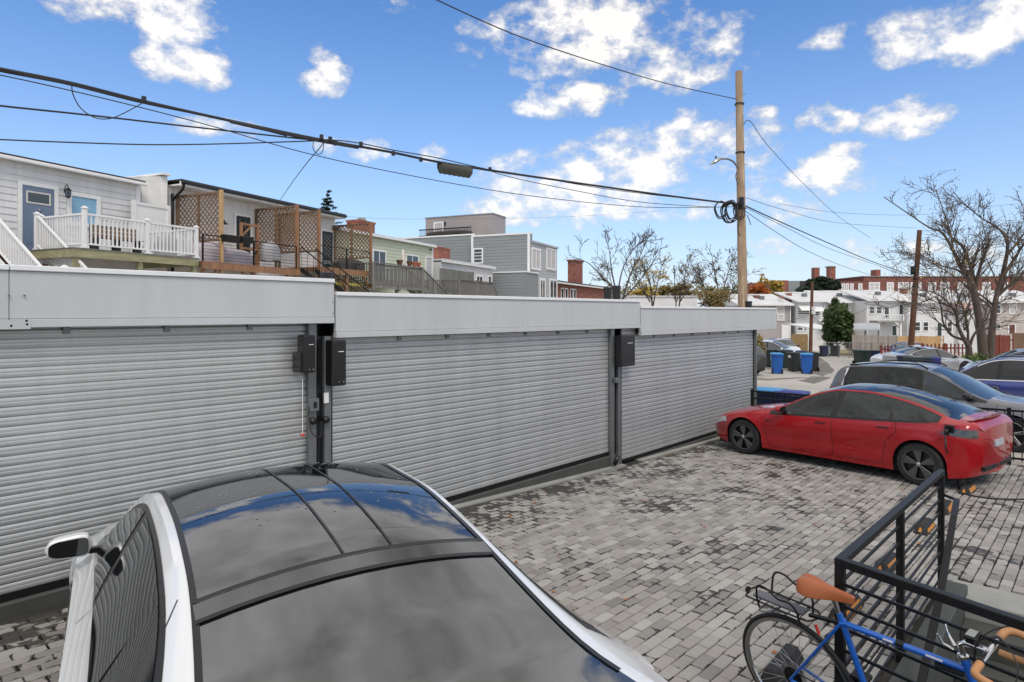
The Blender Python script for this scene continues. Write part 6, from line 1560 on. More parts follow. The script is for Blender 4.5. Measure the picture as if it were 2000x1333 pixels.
F1 = fhouse('lilac grey rendered house just right of the garage fascia', 1440, 1545, 78, 597, 577, 'lilac', wins=[(1518, 1530, 600, 613, 'curtain'), (1519, 1530, 616, 625, 'curtain')], doors=[(1528, 1540, 635, 662, 'trim')], boards=False)
fbox('chimney', 'brick', F1, 1541, 1547, 81, 82.2, Zd(600, 81), Zd(573, 81)); fbox('chimney', 'brick', F1, 1477, 1484, 81, 82.2, Zd(600, 81), Zd(577, 81))
F2 = fhouse('white house with awnings behind the lower carport', 1554, 1612, 78, 590, 573, 'farwhite', wins=[(1558, 1580, 608, 614), (1584, 1600, 609, 616), (1557, 1567, 636, 645), (1570, 1575, 640, 645)], doors=[(1600, 1610, 645, 662, 'curtain')])
for a, c, y0, y1 in ((1557, 1581, 596, 607), (1583, 1604, 598, 609), (1598, 1612, 626, 632)):
    b = MB(); b.hexa([(X_(a, 78), 76.8, Zd(y1, 78)), (X_(c, 78), 76.8, Zd(y1, 78)), (X_(c, 78), 77.95, Zd(y0, 78) - .06), (X_(a, 78), 77.95, Zd(y0, 78) - .06)], [(X_(a, 78), 76.8, Zd(y1, 78) + .06), (X_(c, 78), 76.8, Zd(y1, 78) + .06), (X_(c, 78), 77.95, Zd(y0, 78)), (X_(a, 78), 77.95, Zd(y0, 78))]); b.build('awning', 'trim', F2, CAMM)
F3 = fhouse('white house with brick base partly hidden by the evergreen tree', 1615, 1688, 80, 592, 570, 'farwhite', wins=[(1669, 1678, 598, 612), (1620, 1630, 598, 612)])
fbox('brick_base', 'brick', F3, 1655, 1686, 79.7, 79.95, Zd(680, 79.7), Zd(614, 79.7))
b = MB(); b.hexa([(X_(1613, 83), 82.5, Zd(582, 83)), (X_(1640, 83), 82.5, Zd(579, 83)), (X_(1645, 87), 86.5, Zd(571, 87)), (X_(1622, 87), 86.5, Zd(573, 87))], [(X_(1613, 83), 82.5, Zd(582, 83) + .1), (X_(1640, 83), 82.5, Zd(579, 83) + .1), (X_(1645, 87), 86.5, Zd(571, 87) + .1), (X_(1622, 87), 86.5, Zd(573, 87) + .1)]); b.build('solar_panel', 'binnavy', F3, CAMM)
F4 = fhouse('white house with a small raised balcony left of the brown pole', 1691, 1768, 77, 588, 569, 'farwhite', wins=[(1698, 1707, 600, 612), (1712, 1721, 600, 612), (1700, 1708, 632, 637), (1712, 1718, 632, 640)], doors=[(1727, 1735, 601, 620, 'glass'), (1742, 1750, 637, 655, 'doordark'), (1756, 1763, 596, 615, 'glass')])
def balcony():
    d = 75.2; b = MB(); par = F4
    MB().box(X_(1714, d), X_(1764, d), d, 76.9, Zd(630, d), Zd(627, d)).build('balcony_floor', 'conc', par, CAMM)
    MB().box(X_(1714, d), X_(1764, d), d, d + .08, Zd(616, d), Zd(614.5, d)).build('balcony_rail', 'trim', par, CAMM)
    for k in range(11): x = 1714 + 5 * k; MB().box(X_(x, d), X_(x, d) + (.12 if k % 5 == 0 else .05), d + .01, d + .06, Zd(627, d) + .01, Zd(616, d)).build('balcony_baluster', 'trim', par, CAMM)
    for x in (1717, 1760): MB().box(X_(x, d), X_(x, d) + .2, d + .2, d + .4, -2.4, Zd(630, d) - .01).build('balcony_post', 'trim', par, CAMM)
    for x, s in ((1719, 1), (1759, -1)): MB().bar((X_(x, d), d + .3, Zd(640, d)), (X_(x + 12 * s, d), d + .3, Zd(630.5, d)), .12, .12).build('balcony_brace', 'conc', par, CAMM)
balcony()
fbox('chimney', 'brick', F4, 1766, 1773, 80, 81, Zd(592, 80), Zd(564, 80)); fbox('chimney', 'brick', F4, 1695, 1702, 80, 81, Zd(592, 80), Zd(574, 80))
F5 = fhouse('long white house with paired windows behind the tan fence', 1772, 1866, 76, 592, 571, 'farwhite', wins=[(1787, 1796, 630, 646), (1803, 1812, 630, 646), (1786, 1799, 603, 608), (1806, 1830, 603, 608), (1850, 1858, 630, 648)], doors=[(1830, 1838, 632, 656, 'doordark')])
F6 = fhouse('white house with red striped awning behind the tree trunks', 1868, 1926, 77, 594, 570, 'farwhite', wins=[(1872, 1896, 606, 614), (1880, 1888, 630, 646), (1908, 1916, 600, 614)])
b = MB()
aw = [(X_(1845, 76), 75.2, Zd(604, 76)), (X_(1897, 76), 75.2, Zd(604, 76)), (X_(1897, 76), 76.4, Zd(594, 76)), (X_(1845, 76), 76.4, Zd(594, 76))]
b.hexa(aw, [(x, y, z + .06) for x, y, z in aw]); b.build('awning', mat('pink_awning', (.55, .35, .34), .7, var=.1), F6, CAMM)
F7 = fhouse('cream house with brown door at the right edge', 1932, 2060, 76, 592, 570, 'farcream', wins=[(1972, 1984, 597, 612, 'curtain'), (1941, 1953, 597, 612), (1941, 1953, 634, 641)], doors=[(1970, 1981, 636, 652, 'brown')])
# carport and shelter
CP = thing('carport', 'white carport roof on thin posts behind the chain link fence', 'carport', CAMM @ Matrix.Translation((X_(1600, 66), 66, -2)))
b = MB(); b.hexa([(X_(1580, 66), 64, Zd(645, 66)), (X_(1632, 64), 64, Zd(645, 66)), (X_(1628, 66), 70, Zd(636, 66)), (X_(1570, 66), 70, Zd(636, 66))], [(X_(1580, 66), 64, Zd(645, 66) + .12), (X_(1632, 64), 64, Zd(645, 66) + .12), (X_(1628, 66), 70, Zd(636, 66) + .12), (X_(1570, 66), 70, Zd(636, 66) + .12)]); b.build('roof', 'trim', CP, CAMM)
for px in (1613, 1621, 1630): fbox('post', 'trim', CP, px, px + 1.4, 64.3, 64.4, -2.4, Zd(645, 66))
SH = thing('shelter', 'flat grey shelter roof above the weathered board fence', 'shelter', CAMM @ Matrix.Translation((X_(1680, 64), 64, -2)))
b = MB(); z_a, z_b = Zd(646, 62), Zd(634, 70); pts = [(X_(1662, 62), 62, z_a), (X_(1719, 62), 62, z_a), (X_(1712, 70), 70, z_b), (X_(1645, 70), 70, z_b)]; b.hexa(pts, [(x, y, z + .15) for x, y, z in pts]); b.build('roof', 'greysid2', SH, CAMM)
for px in (1664, 1690, 1716): fbox('post', 'oldwood', SH, px, px + 2, 62.2, 62.35, -2.4, z_a)
# fences
def board_fence(label, px0, px1, d, y0, m, w=.16, gap=.01, name='board_fence', top_var=.02, rail=True, cat='fence'):
    x0, x1 = X_(px0, d), X_(px1, d); g = G(*(RT * x0 + FW * d).xy) - .05; zt = Zd(y0, d)
    R_ = thing(name, label, cat, CAMM @ Matrix.Translation(((x0 + x1) / 2, d, g))); n = int((x1 - x0) / (w + gap)); src = None
    for k in range(n):
        Wk = CAMM @ Matrix.Translation((x0 + (k + .5) * (w + gap), d, g)) @ Matrix.Scale((zt - g + random.uniform(-top_var, top_var)) / 2, 4, (0, 0, 1))
        if src is None: src = MB().box(-w/2, w/2, -.012, .012, 0, 2.0).build('board', m, R_, Wk, recenter=False)
        else: inst(src, Wk, R_, 'board')
    for f in (.25, .8): MB().box(x0, x1, d + .013, d + .06, g + (zt - g) * f, g + (zt - g) * f + .09).build('rail', m, R_, CAMM)
    n = max(2, int((x1 - x0) / 2.4))
    for k in range(n + 1): x = x0 + (x1 - x0) * k / n; MB().box(x - .05, x + .05, d - .07, d - .013, g, zt + .05).build('post', m, R_, CAMM)
    return R_
board_fence('weathered grey board fence left of the red car', 1665, 1716, 57, 655, 'fencewood'); board_fence('weathered grey board fence section beside the tan fence', 1719, 1752, 58, 657, 'fencewood')
board_fence('tan new board fence behind the white saloon', 1753, 1842, 59, 657, 'newfence', .3); board_fence('rust red board fence between the tree and the dark blue car', 1928, 1978, 52, 655, 'rustfence', .2)
board_fence('brown board fence at the far right edge', 1979, 2040, 53, 651, 'lattice', .3)
tag(MB().box(X_(1546, 60), X_(1578, 60), 60, 60.12, -1.4, Zd(653, 60)).build('reed_screen', 'bamboo', None, CAMM), 'brown reed screen beside the dark utility pole', 'screen')
board_fence('rust coloured picket fence left of the brown pole', 1719, 1748, 43, 676, 'rustfence', .09, .13, 'picket_fence', .03); board_fence('rust coloured picket fence behind the silver saloon', 1800, 1890, 41, 672, 'rustfence', .09, .16, 'picket_fence', .03)
CL = thing('chain_link_fence', 'chain link fence with steel posts in front of the carport', 'fence', CAMM @ Matrix.Translation((X_(1660, 56), 56, -1.4)))
for px in (1618, 1638, 1659, 1680, 1702, 1722): g = -1.3; fbox('post', 'steel', CL, px, px + 1.3, 56, 56.07, g, Zd(669, 56))
MB().tube([(X_(1616, 56), 56, Zd(669.5, 56)), (X_(1740, 56), 56, Zd(671, 56))], .03, 6).build('top_rail', 'steel', CL, CAMM)
b = MB(); x = X_(1616, 56); g = -1.3; h = Zd(670, 56) - g
while x < X_(1740, 56):
    for s in (1, -1): b.bar((x, 56.03, g), (x + s * h, 56.03, g + h), .008, .008)
    x += .22
o = b.build('mesh', 'steel', CL, CAMM); o['kind'] = 'stuff'
# brick blocks behind
BK = thing('building', 'long dark red brick block with white windows behind the houses', 'building', CAMM @ Matrix.Translation((X_(1850, 130), 130, -3)))
fbox('wing', 'brickdk', BK, 1630, 1688, 128, 140, -3, Zd(550, 128)); fbox('wall', 'brickdk', BK, 1687, 2080, 130, 150, -3, Zd(541, 130)); fbox('parapet', 'conc', BK, 1686, 2081, 129.8, 150.2, Zd(541, 130) + .001, Zd(539.5, 130))
for a, c in ((1699, 1716), (1734, 1743), (1756, 1773), (1780, 1797), (1815, 1826), (1838, 1852), (1872, 1886), (1920, 1932), (1955, 1966)): window(BK, X_(a, 130), X_(c, 130), Zd(566, 130), Zd(554, 130), 129.97, 'curtain', 1, .25, W=CAMM, rails=1)
for a, c in ((1634, 1637), (1645, 1648), (1653, 1656), (1662, 1665), (1678, 1682)): window(BK, X_(a, 128), X_(c, 128), Zd(570, 128), Zd(556, 128), 127.97, 'curtain', 0, .2, W=CAMM)
fbox('chimney', 'brick', BK, 1711, 1720, 131, 133, Zd(541, 131), Zd(527, 131)); fbox('chimney', 'brick', BK, 1621, 1632, 126, 127.5, -3, Zd(522, 126)); fbox('chimney_cap', 'conc', BK, 1620, 1633, 125.8, 127.7, Zd(522, 126) + .001, Zd(520, 126))
BK2 = thing('building', 'red brick block with blank grey side behind the lilac house', 'building', CAMM @ Matrix.Translation((X_(1560, 135), 135, -3)))
fbox('wall', 'brick', BK2, 1512, 1540, 132, 150, -3, Zd(548, 132)); fbox('side_wall', 'greysid', BK2, 1540.2, 1562, 132, 150, -3, Zd(549, 132)); fbox('dark_wing', 'roofdark', BK2, 1562.3, 1640, 138, 150, -3, Zd(549, 138)); fbox('chimney', 'brick', BK2, 1591, 1601, 137, 138.5, -3, Zd(523, 137))
for a in (1515, 1520, 1524): window(BK2, X_(a, 132), X_(a + 2.4, 132), Zd(567, 132), Zd(557, 132), 131.97, 'curtain', 0, .12, W=CAMM)
WL = thing('building', 'low white flat roofed building behind the garages', 'building', CAMM @ Matrix.Translation((X_(1290, 90), 90, -2)))
fbox('wall', 'farwhite', WL, 1225, 1362, 90, 104, -3, Zd(580, 90)); fbox('roof', 'roofwhite', WL, 1224, 1363, 89.8, 104, Zd(580, 90) + .001, Zd(578, 90)); fbox('wall', 'farwhite', WL, 1425, 1478, 92, 104, -3, Zd(577, 92))
for px in (1432, 1437, 1443, 1448): fbox('vent', 'roofdark', WL, px, px + 2, 91.5, 91.9, Zd(590, 92), Zd(580, 92))

# ================================================================== utility poles
def pole():
    a, t = P(1454.5, 720, 20.0), P(1443, 140, 20.0); a.z = G(a.x, a.y) - .3
    R_ = thing('utility_pole', 'tall tan wooden utility pole with street lamp behind the right garage', 'utility pole', Matrix.Translation(a), 'utility poles')
    n = 16; pts = [a.lerp(t, k / n) for k in range(n + 1)]; MB().tube(pts, [.165 - .06 * k / n for k in range(n + 1)], 14).build('shaft', 'polewood', R_, smooth='auto')
    def ax(py): return a.lerp(t, (P(1450, py, 20).z - a.z) / (t.z - a.z))
    for py in (204, 299, 408): q = ax(py); MB().lathe([(.138, -.02), (.145, -.02), (.145, .02), (.138, .02)], 16, q, closed=True).build('band', 'black', R_)
    q = ax(327); l = P(1400, 316, 19.6)
    arm = chain([q - RT * .1, P(1440, 327, 19.9), P(1432, 316, 19.8), P(1420, 311, 19.7), P(1408, 311, 19.65)], 6); MB().tube(arm, .028, 8).build('lamp_arm', 'steel', R_, smooth=True)
    hd = P(1399, 316, 19.6); d = (P(1390, 320, 19.55) - P(1408, 311, 19.65)).normalized(); rows = []
    for k in range(9):
        f = k / 8; c = P(1408, 311, 19.65) + d * (.42 * f); r = .03 + .085 * math.sin(math.pi * min(.93, .12 + f * .85)); rows.append([c + RT.cross(Vector((0, 0, 1))) * (r * math.cos(u)) + Vector((0, 0, (r * .75 if math.sin(u) > 0 else r * .5) * math.sin(u))) for u in [2 * math.pi * j / 12 for j in range(12)]])
    b = MB(); b.grid(rows, closed=True); b.add(rows[0], [tuple(range(12))]); b.add(rows[-1], [tuple(range(12))]); lm = b.build('lamp_head', 'alloy', R_, smooth='auto')
    MB().lathe([(.03, 0), (.03, .05), (0, .055)], 10, P(1398, 309, 19.6)).build('photocell', 'blackpl', lm)
    for py, dx in ((187, .22), (325, .2)): q = ax(py); MB().tube([q, q + RT * dx + Vector((0, 0, .06))], .012, 6).build('step_bolt', 'steel', R_)
    q = ax(400); MB().box(q.x - .22, q.x - .1, q.y - .16, q.y - .0, q.z - .15, q.z + .2).build('terminal_box', 'blackpl', R_, bevel=.02)
    rr = random.Random(11)
    for (cx, cy, r, n) in ((1424, 416, .33, 3), (1430, 414, .30, 3), (1408, 408, .26, 2), (1444, 412, .24, 2)):
        for k in range(n):
            c = P(cx + rr.uniform(-2, 2), cy + rr.uniform(-3, 3), 19.75 + rr.uniform(-.06, .06)); rx, rz = r * rr.uniform(.5, .75), r * rr.uniform(.8, 1.05)
            MB().tube([c + RT * (rx * math.cos(u)) + Vector((0, 0, rz * math.sin(u))) + FW * (.04 * math.sin(3 * u)) for u in [2 * math.pi * j / 26 for j in range(27)]], .018, 6, False).build('cable_coil', 'wire', R_, smooth=True)
    for pts in ([(1447, 425), (1441, 440), (1443, 455), (1446, 462)], [(1459, 420), (1464, 432), (1466, 440)], [(1440, 335), (1437, 345), (1441, 362)]):
        MB().tube(chain([P(x, y, 19.75) for x, y in pts], 5), .012, 6).build('loose_cable', 'wire', R_, smooth=True)
    a, t = P(1775.5, 700, 42), P(1796, 450, 42); a.z = G(a.x, a.y) - .3
    R2 = thing('utility_pole', 'leaning dark brown utility pole in front of the bare tree', 'utility pole', Matrix.Translation(a), 'utility poles')
    MB().tube([a.lerp(t, k / 10) for k in range(11)], [.20 - .06 * k / 10 for k in range(11)], 12).build('shaft', 'darkpole', R2, smooth='auto')
    for py in (560, 545): q = a.lerp(t, (P(0, py, 42).z - a.z) / (t.z - a.z)); MB().lathe([(.19, -.05), (.2, 0), (.19, .05)], 12, q).build('band', 'black', R2)
    q = P(1783, 528, 41.8); MB().box(q.x - .22, q.x + .1, q.y - .2, q.y + .1, q.z - .3, q.z + .25).build('terminal_box', 'black', R2)
    for py in range(470, 500, 7): q = a.lerp(t, (P(0, py, 42).z - a.z) / (t.z - a.z)); MB().tube([q, q + RT * .32], .02, 5).build('step_bolt', 'black', R2)
    a, t = P(1582.5, 680, 56), P(1586.5, 551, 56); a.z = G(a.x, a.y) - .3
    R3 = thing('utility_pole', 'dark utility pole with pale boxes near the reed screen', 'utility pole', Matrix.Translation(a), 'utility poles')
    MB().tube([a.lerp(t, k / 8) for k in range(9)], [.17 - .05 * k / 8 for k in range(9)], 10).build('shaft', 'darkpole', R3, smooth='auto')
    for py in (603, 611): q = a.lerp(t, (P(0, py, 56).z - a.z) / (t.z - a.z)); MB().box(q.x - .3, q.x + .1, q.y - .3, q.y - .1, q.z - .15, q.z + .15).build('terminal_box', 'trim', R3)
pole()

# ================================================================== overhead lines
def wire(pts, r, label, name='overhead_cable', n=6, group='overhead lines'):
    q = chain([P(*p) for p in pts], n); return tag(MB().tube(q, r, 6).build(name, 'wire', smooth=True), label, 'cable', group)
wire([(-120, 112, 9.2), (0, 135, 9.9), (140, 163, 10.6), (280, 198, 11.4), (430, 232, 12.3), (620, 272, 13.4), (760, 297, 14.3), (880, 321, 15.1), (1100, 354, 16.9), (1300, 382, 18.6), (1445, 400, 19.9)], .028, 'thick cable bundle sweeping from upper left to the tall pole')
wire([(-100, 114, 9.3), (0, 138.5, 9.92), (60, 150, 10.2), (140, 166, 10.6), (280, 201, 11.4), (420, 230, 12.25), (560, 265, 13.05)], .022, 'lower strand lashed under the thick cable bundle at the left')
wire([(450, 238, 12.35), (520, 254, 12.8), (620, 275, 13.4), (700, 289, 13.9)], .03, 'lashed splice thickening on the cable bundle above the lattice decks')
wire([(620, 272, 13.42), (690, 278, 13.8), (770, 294, 14.3), (850, 308, 14.8), (920, 324, 15.4), (960, 333, 15.7)], .012, 'thin upper strand held off the cable bundle near the splice case')
wire([(-100, 132, 8.6), (0, 147, 9.2), (200, 192, 10.2), (400, 243, 11.3), (600, 300, 12.7), (800, 343, 14.2), (1000, 378, 16.1), (1180, 399, 17.7), (1300, 406, 18.7), (1445, 404, 19.9)], .009, 'thin line sagging below the cable bundle toward the pole')
wire([(-100, 193, 9.4), (0, 207, 9.8), (180, 226, 10.9), (400, 251, 12.2), (620, 275, 13.4)], .016, 'second straight cable joining the bundle above the lattice houses')
wire([(-100, 268, 10.6), (0, 273, 11), (150, 279, 11.6), (300, 283, 12.2), (450, 281, 12.8), (630, 275, 13.45)], .013, 'lowest cable at the left joining the bundle above the lattice houses')
wire([(140, 166, 10.6), (143, 186, 10.6), (158, 212, 10.7), (185, 230, 10.8), (215, 232, 11.0), (245, 220, 11.2), (278, 202, 11.38)], .009, 'drooping service loop hanging from the cable bundle at the left')
wire([(632, 278, 13.4), (624, 290, 13.4), (600, 318, 15), (570, 358, 20), (540, 402, 29)], .010, 'service drop running down to the lattice house roof')
wire([(612, 277, 13.35), (612, 292, 13.35), (622, 302, 13.4), (630, 296, 13.4), (632, 280, 13.4)], .008, 'small loop in the service drop under the cable bundle')
wire([(940, 328, 15.5), (1000, 347, 16), (1120, 372, 17), (1250, 395, 18.2), (1400, 405, 19.5), (1445, 402, 19.9)], .009, 'slack line dipping under the bundle before the tall pole')
wire([(940, 329, 15.5), (1040, 345, 16.4), (1160, 366, 17.4), (1250, 378, 18.2), (1320, 386, 18.8)], .009, 'wavy strand just below the bundle right of the splice case')
wire([(835, -8, 11.5), (1000, 66, 13.5), (1150, 118, 15.6), (1300, 163, 17.8), (1438, 194, 19.9)], .012, 'single line from the top of the sky down to the tall pole')
wire([(1452, 244, 20), (1466, 238, 20.2), (1500, 285, 24), (1570, 360, 31), (1640, 425, 38), (1700, 465, 45)], .011, 'line falling from the tall pole to the far right')
wire([(1455, 402, 20), (1520, 432, 23), (1620, 476, 29), (1700, 510, 36), (1785, 540, 42)], .020, 'thick cable running from the tall pole to the leaning brown pole')
wire([(1455, 405, 20), (1540, 447, 24), (1620, 486, 29), (1720, 521, 36), (1785, 545, 42)], .009, 'thinner cable just below the thick one to the leaning pole')
wire([(1455, 412, 20), (1510, 450, 23), (1580, 492, 28), (1660, 525, 36), (1730, 545, 46)], .010, 'lowest line leaving the tall pole to the right')
wire([(1455, 386, 20), (1530, 410, 24), (1640, 436, 31), (1790, 446, 42)], .008, 'faint upper line from the tall pole to the leaning pole')
wire([(1520, 398, 30), (1640, 416, 34), (1790, 420, 40), (1900, 408, 42), (2060, 390, 44)], .008, 'faint line through the bare tree branches at the right')
wire([(1796, 452, 42), (1880, 448, 43), (1960, 438, 44), (2060, 424, 45)], .012, 'cable from the leaning pole toward the right edge')
wire([(1785, 548, 42), (1700, 600, 60), (1650, 618, 64), (1590, 610, 56)], .014, 'service line sagging in front of the evergreen tree')
wire([(1590, 611, 56), (1560, 622, 54), (1522, 632, 60)], .012, 'short service line between the far pole and the lilac house')
wire([(120, 388, 30), (430, 395, 33), (700, 425, 38), (900, 428, 44), (1100, 424, 50), (1300, 412, 56)], .007, 'very thin distant line above the penthouse')
for k, (px, py, d) in enumerate(((281, 194, 11.4), (628, 268, 13.4), (645, 272, 13.5), (705, 282, 13.9), (768, 300, 14.3), (822, 312, 14.7), (957, 331, 15.7), (655, 280, 13.6))):
    c = P(px, py, d); labs = ('above the left deck', 'above the lattice screens', 'just right of the clamp above the lattice screens', 'above the brick chimney', 'large one left of the splice case', 'small one left of the splice case', 'right of the splice case', 'lower one above the lattice screens')
    o = MB().box(c.x - .035, c.x + .035, c.y - .03, c.y + .03, c.z - .05, c.z + .05).build('cable_clamp', 'wire', None, bevel=.008); tag(o, 'small black cable clamp on the bundle, ' + labs[k], 'clamp', 'cable clamps')
p, q = P(856, 327, 15.0), P(921, 338, 15.4)
SPL = thing('splice_case', 'dark ribbed splice case hanging on the cable bundle', 'splice case', Matrix.Translation(p))
ax_ = (q - p); L_ = ax_.length; n = 14
pts = [p + ax_ * (k / n) for k in range(n + 1)]
M['splice'] = mat('splice_plastic', (.045, .045, .035), .6, var=.2)
MB().tube(pts, [.06] + [.13 if k % 2 else .145 for k in range(n - 1)] + [.06], 10).build('case', 'splice', SPL, smooth='auto')
for c in (p, q): MB().box(c.x - .02, c.x + .02, c.y - .02, c.y + .02, c.z - .02, c.z + .14).build('hanger', 'wire', SPL)

# ================================================================== trees
class Tree:
    def __init__(s, seed, k=.72, mr=.012): s.k = k; s.mr = mr; s.r = random.Random(seed); s.big = MB(); s.small = MB(); s.tips = []
    def wander(s, p, d, L, r0, r1, n, wob, up=0):
        pts = [Vector(p)]; d = d.normalized(); rad = [r0]
        for i in range(n):
            d = (d + Vector((s.r.gauss(0, wob), s.r.gauss(0, wob), s.r.gauss(0, wob) + up))).normalized()
            pts.append(pts[-1] + d * (L / n)); rad.append(r0 + (r1 - r0) * (i + 1) / n)
        return pts, rad, d
    def limb(s, pts, r0, r1, sub=8, lvl=1, L=3.0, n=4):
        q = chain(pts, n); m = len(q); rad = [r1 + (r0 - r1) * (1 - k / (m - 1)) ** 1.7 for k in range(m)]
        rad = [x * s.k for x in rad]; s.big.tube(q, rad, 8)
        for _ in range(sub):
            f = s.r.uniform(.25, 1.0); k = min(m - 2, int(f * (m - 1))); d = (q[k+1] - q[k]).normalized(); s.twig(q[k], d, L * s.r.uniform(.5, 1.1) * (1.2 - .5 * f), rad[k] * .5, lvl)
    def twig(s, p, d, L, r, lvl):
        a = d.orthogonal().normalized(); a.rotate(Matrix.Rotation(s.r.uniform(0, 6.28), 3, d)); dd = (d + a * s.r.uniform(.5, 1.1) + Vector((0, 0, .10))).normalized()
        pts, rad, e = s.wander(p, dd, L, max(r, s.mr), max(r * .35, s.mr * .6), 4, .16, .04)
        (s.big if lvl == 0 else s.small).tube(pts, rad, 5 if lvl == 0 else 4 if lvl == 1 else 3, False)
        s.tips.append(pts[-1])
        if lvl < 3 and L > .35:
            for _ in range(s.r.choice((3, 4, 4, 5)) if lvl < 2 else s.r.choice((2, 3, 3))):
                k = s.r.randint(1, 4); s.twig(pts[k], (pts[k] - pts[k-1]).normalized(), L * s.r.uniform(.38, .68), rad[k] * .62, lvl + 1)
def leafball(b, r, c, rad, n, size):
    for _ in range(n):
        v = Vector((r.gauss(0, 1), r.gauss(0, 1), r.gauss(0, 1))); v.normalize(); v *= r.random() ** .4
        p = Vector((c[0] + v.x * rad[0], c[1] + v.y * rad[1], c[2] + v.z * rad[2])); s = size * r.uniform(.6, 1.4)
        a = Vector((r.gauss(0, 1), r.gauss(0, 1), r.gauss(0, 1))).normalized(); c2 = a.orthogonal().normalized()
        b.add([p - a * s, p + c2 * s * .6, p + a * s, p - c2 * s * .6], [(0, 1, 2, 3)])
def leafmat(name, c, var=.45):
    m = mat(name, c, .7, var=var, vs=1.4); m.node_tree.nodes['Principled BSDF'].inputs['Specular IOR Level'].default_value = .2; return m
M['leafyel'] = leafmat('yellow_leaves', (.42, .30, .06)); M['leafolive'] = leafmat('olive_leaves', (.20, .15, .055)); M['leaforange'] = leafmat('orange_leaves', (.42, .13, .035)); M['leafgreen'] = leafmat('evergreen_leaves', (.055, .09, .03)); M['leafdk'] = leafmat('dark_conifer', (.022, .038, .022)); M['weed'] = leafmat('weeds', (.10, .15, .04))
def tree(label, seed, base, limbs, r0, subs=9, L=3.0, leaf=None, nleaf=0, lsize=.08, bark='bark', trunk=None, lvl=1):
    T = Tree(seed, mr=.022 if bark == 'bark2' or seed == 21 else .015); root = thing('tree', label, 'tree', Matrix.Translation(base), 'trees')
    for pts, ra, rb in limbs: T.limb([Vector(p) for p in pts], ra, rb, subs, lvl, L)
    T.big.build('trunk', bark, root, smooth=True)
    o = T.small.build('crown', bark, root, fix=False)
    if leaf:
        b = MB(); 
        for _ in range(nleaf):
            p = T.r.choice(T.tips); leafball(b, T.r, p, (.25, .25, .25), 1, lsize)
        b.build('leaves', leaf, root, fix=False)
    return root
def pp(lst, d, seed=0, dd=1.5):
    r = random.Random(seed); n = len(lst); k = r.uniform(-dd, dd); return [P(x, y, d + k * i / max(1, n - 1)) for i, (x, y) in enumerate(lst)]
def gbase(px, d): return GD(px, d) - Vector((0, 0, .2))
# large bare trees at the right
g1 = (1918, 706)
tree('tall bare tree with two leaning limbs behind the small forked tree', 3, gbase(1920, 42), [
    (pp([(1921, 706), (1915, 640), (1906, 590), (1895, 545), (1875, 520), (1862, 490), (1840, 455), (1815, 445), (1770, 415), (1726, 385)], 42, 1), .42, .04),
    (pp([(1908, 600), (1900, 540), (1895, 520), (1880, 480), (1862, 470), (1850, 445), (1838, 430)], 42, 2), .24, .05),
    (pp([(1903, 575), (1912, 530), (1925, 490), (1935, 465)], 42, 3), .2, .05),
    (pp([(1895, 548), (1870, 528), (1840, 520), (1800, 500), (1760, 490)], 42, 4), .13, .03),
    (pp([(1862, 490), (1855, 450), (1838, 400), (1828, 370)], 42, 5), .10, .03)], .4, 15, 2.0, 'leafolive', 600, .06)
tree('tall bare tree leaning right behind the small forked tree', 8, gbase(1936, 43), [
    (pp([(1934, 706), (1938, 640), (1946, 580), (1960, 540), (1985, 500), (2010, 460), (2040, 420)], 43, 1), .36, .06),
    (pp([(1950, 570), (1962, 520), (1968, 480), (1958, 455), (1940, 440), (1915, 425), (1880, 395), (1862, 375)], 43, 2), .22, .04),
    (pp([(1945, 580), (1975, 555), (2005, 530), (2050, 510)], 43, 3), .2, .05),
    (pp([(1966, 500), (1990, 470), (2010, 440), (2020, 400)], 43, 5), .14, .03),
    (pp([(1944, 600), (1920, 580), (1890, 560), (1840, 525), (1800, 520)], 43, 6), .12, .03)], .4, 15, 2.0, 'leafolive', 600, .06)
tree('small forked bare tree with low spreading limbs beside the silver saloon', 12, gbase(1893, 38), [
    (pp([(1893, 712), (1892, 680), (1886, 668), (1872, 640), (1866, 610), (1850, 590), (1830, 575), (1800, 565)], 38, 1), .30, .03),
    (pp([(1892, 680), (1882, 665), (1858, 655), (1842, 630), (1838, 600), (1828, 580), (1810, 588), (1780, 595)], 38, 2), .15, .03),
    (pp([(1893, 680), (1902, 655), (1925, 625), (1940, 600), (1975, 580)], 38, 3), .14, .03),
    (pp([(1890, 675), (1890, 640), (1880, 600), (1862, 560)], 38, 4), .13, .03)], .3, 14, 2.6, 'leafyel', 160, .06)
# bare and half bare trees beyond the garages
tree('bare spreading tree above the middle garage roof', 21, gbase(1212, 58), [
    (pp([(1210, 640), (1200, 570), (1180, 545), (1150, 515), (1125, 505)], 58, 1), .22, .03), (pp([(1205, 580), (1195, 530), (1190, 490), (1183, 470)], 58, 2), .13, .03),
    (pp([(1212, 600), (1230, 540), (1250, 500), (1268, 460)], 58, 3), .16, .03), (pp([(1210, 590), (1240, 560), (1270, 520), (1290, 490)], 58, 4), .14, .03), (pp([(1205, 585), (1215, 530), (1235, 490), (1255, 470)], 58, 5), .12, .03)], .2, 11, 1.8, 'leafolive', 60, .06)
tree('half bare yellow tree right of the bare spreading tree', 22, gbase(1275, 62), [
    (pp([(1275, 640), (1272, 570), (1262, 530), (1255, 515)], 62, 1), .16, .03), (pp([(1275, 600), (1285, 550), (1295, 515)], 62, 2), .12, .03), (pp([(1270, 590), (1250, 560), (1240, 535)], 62, 3), .1, .03)], .2, 9, 1.5, 'leafyel', 650, .12, 'bark2')
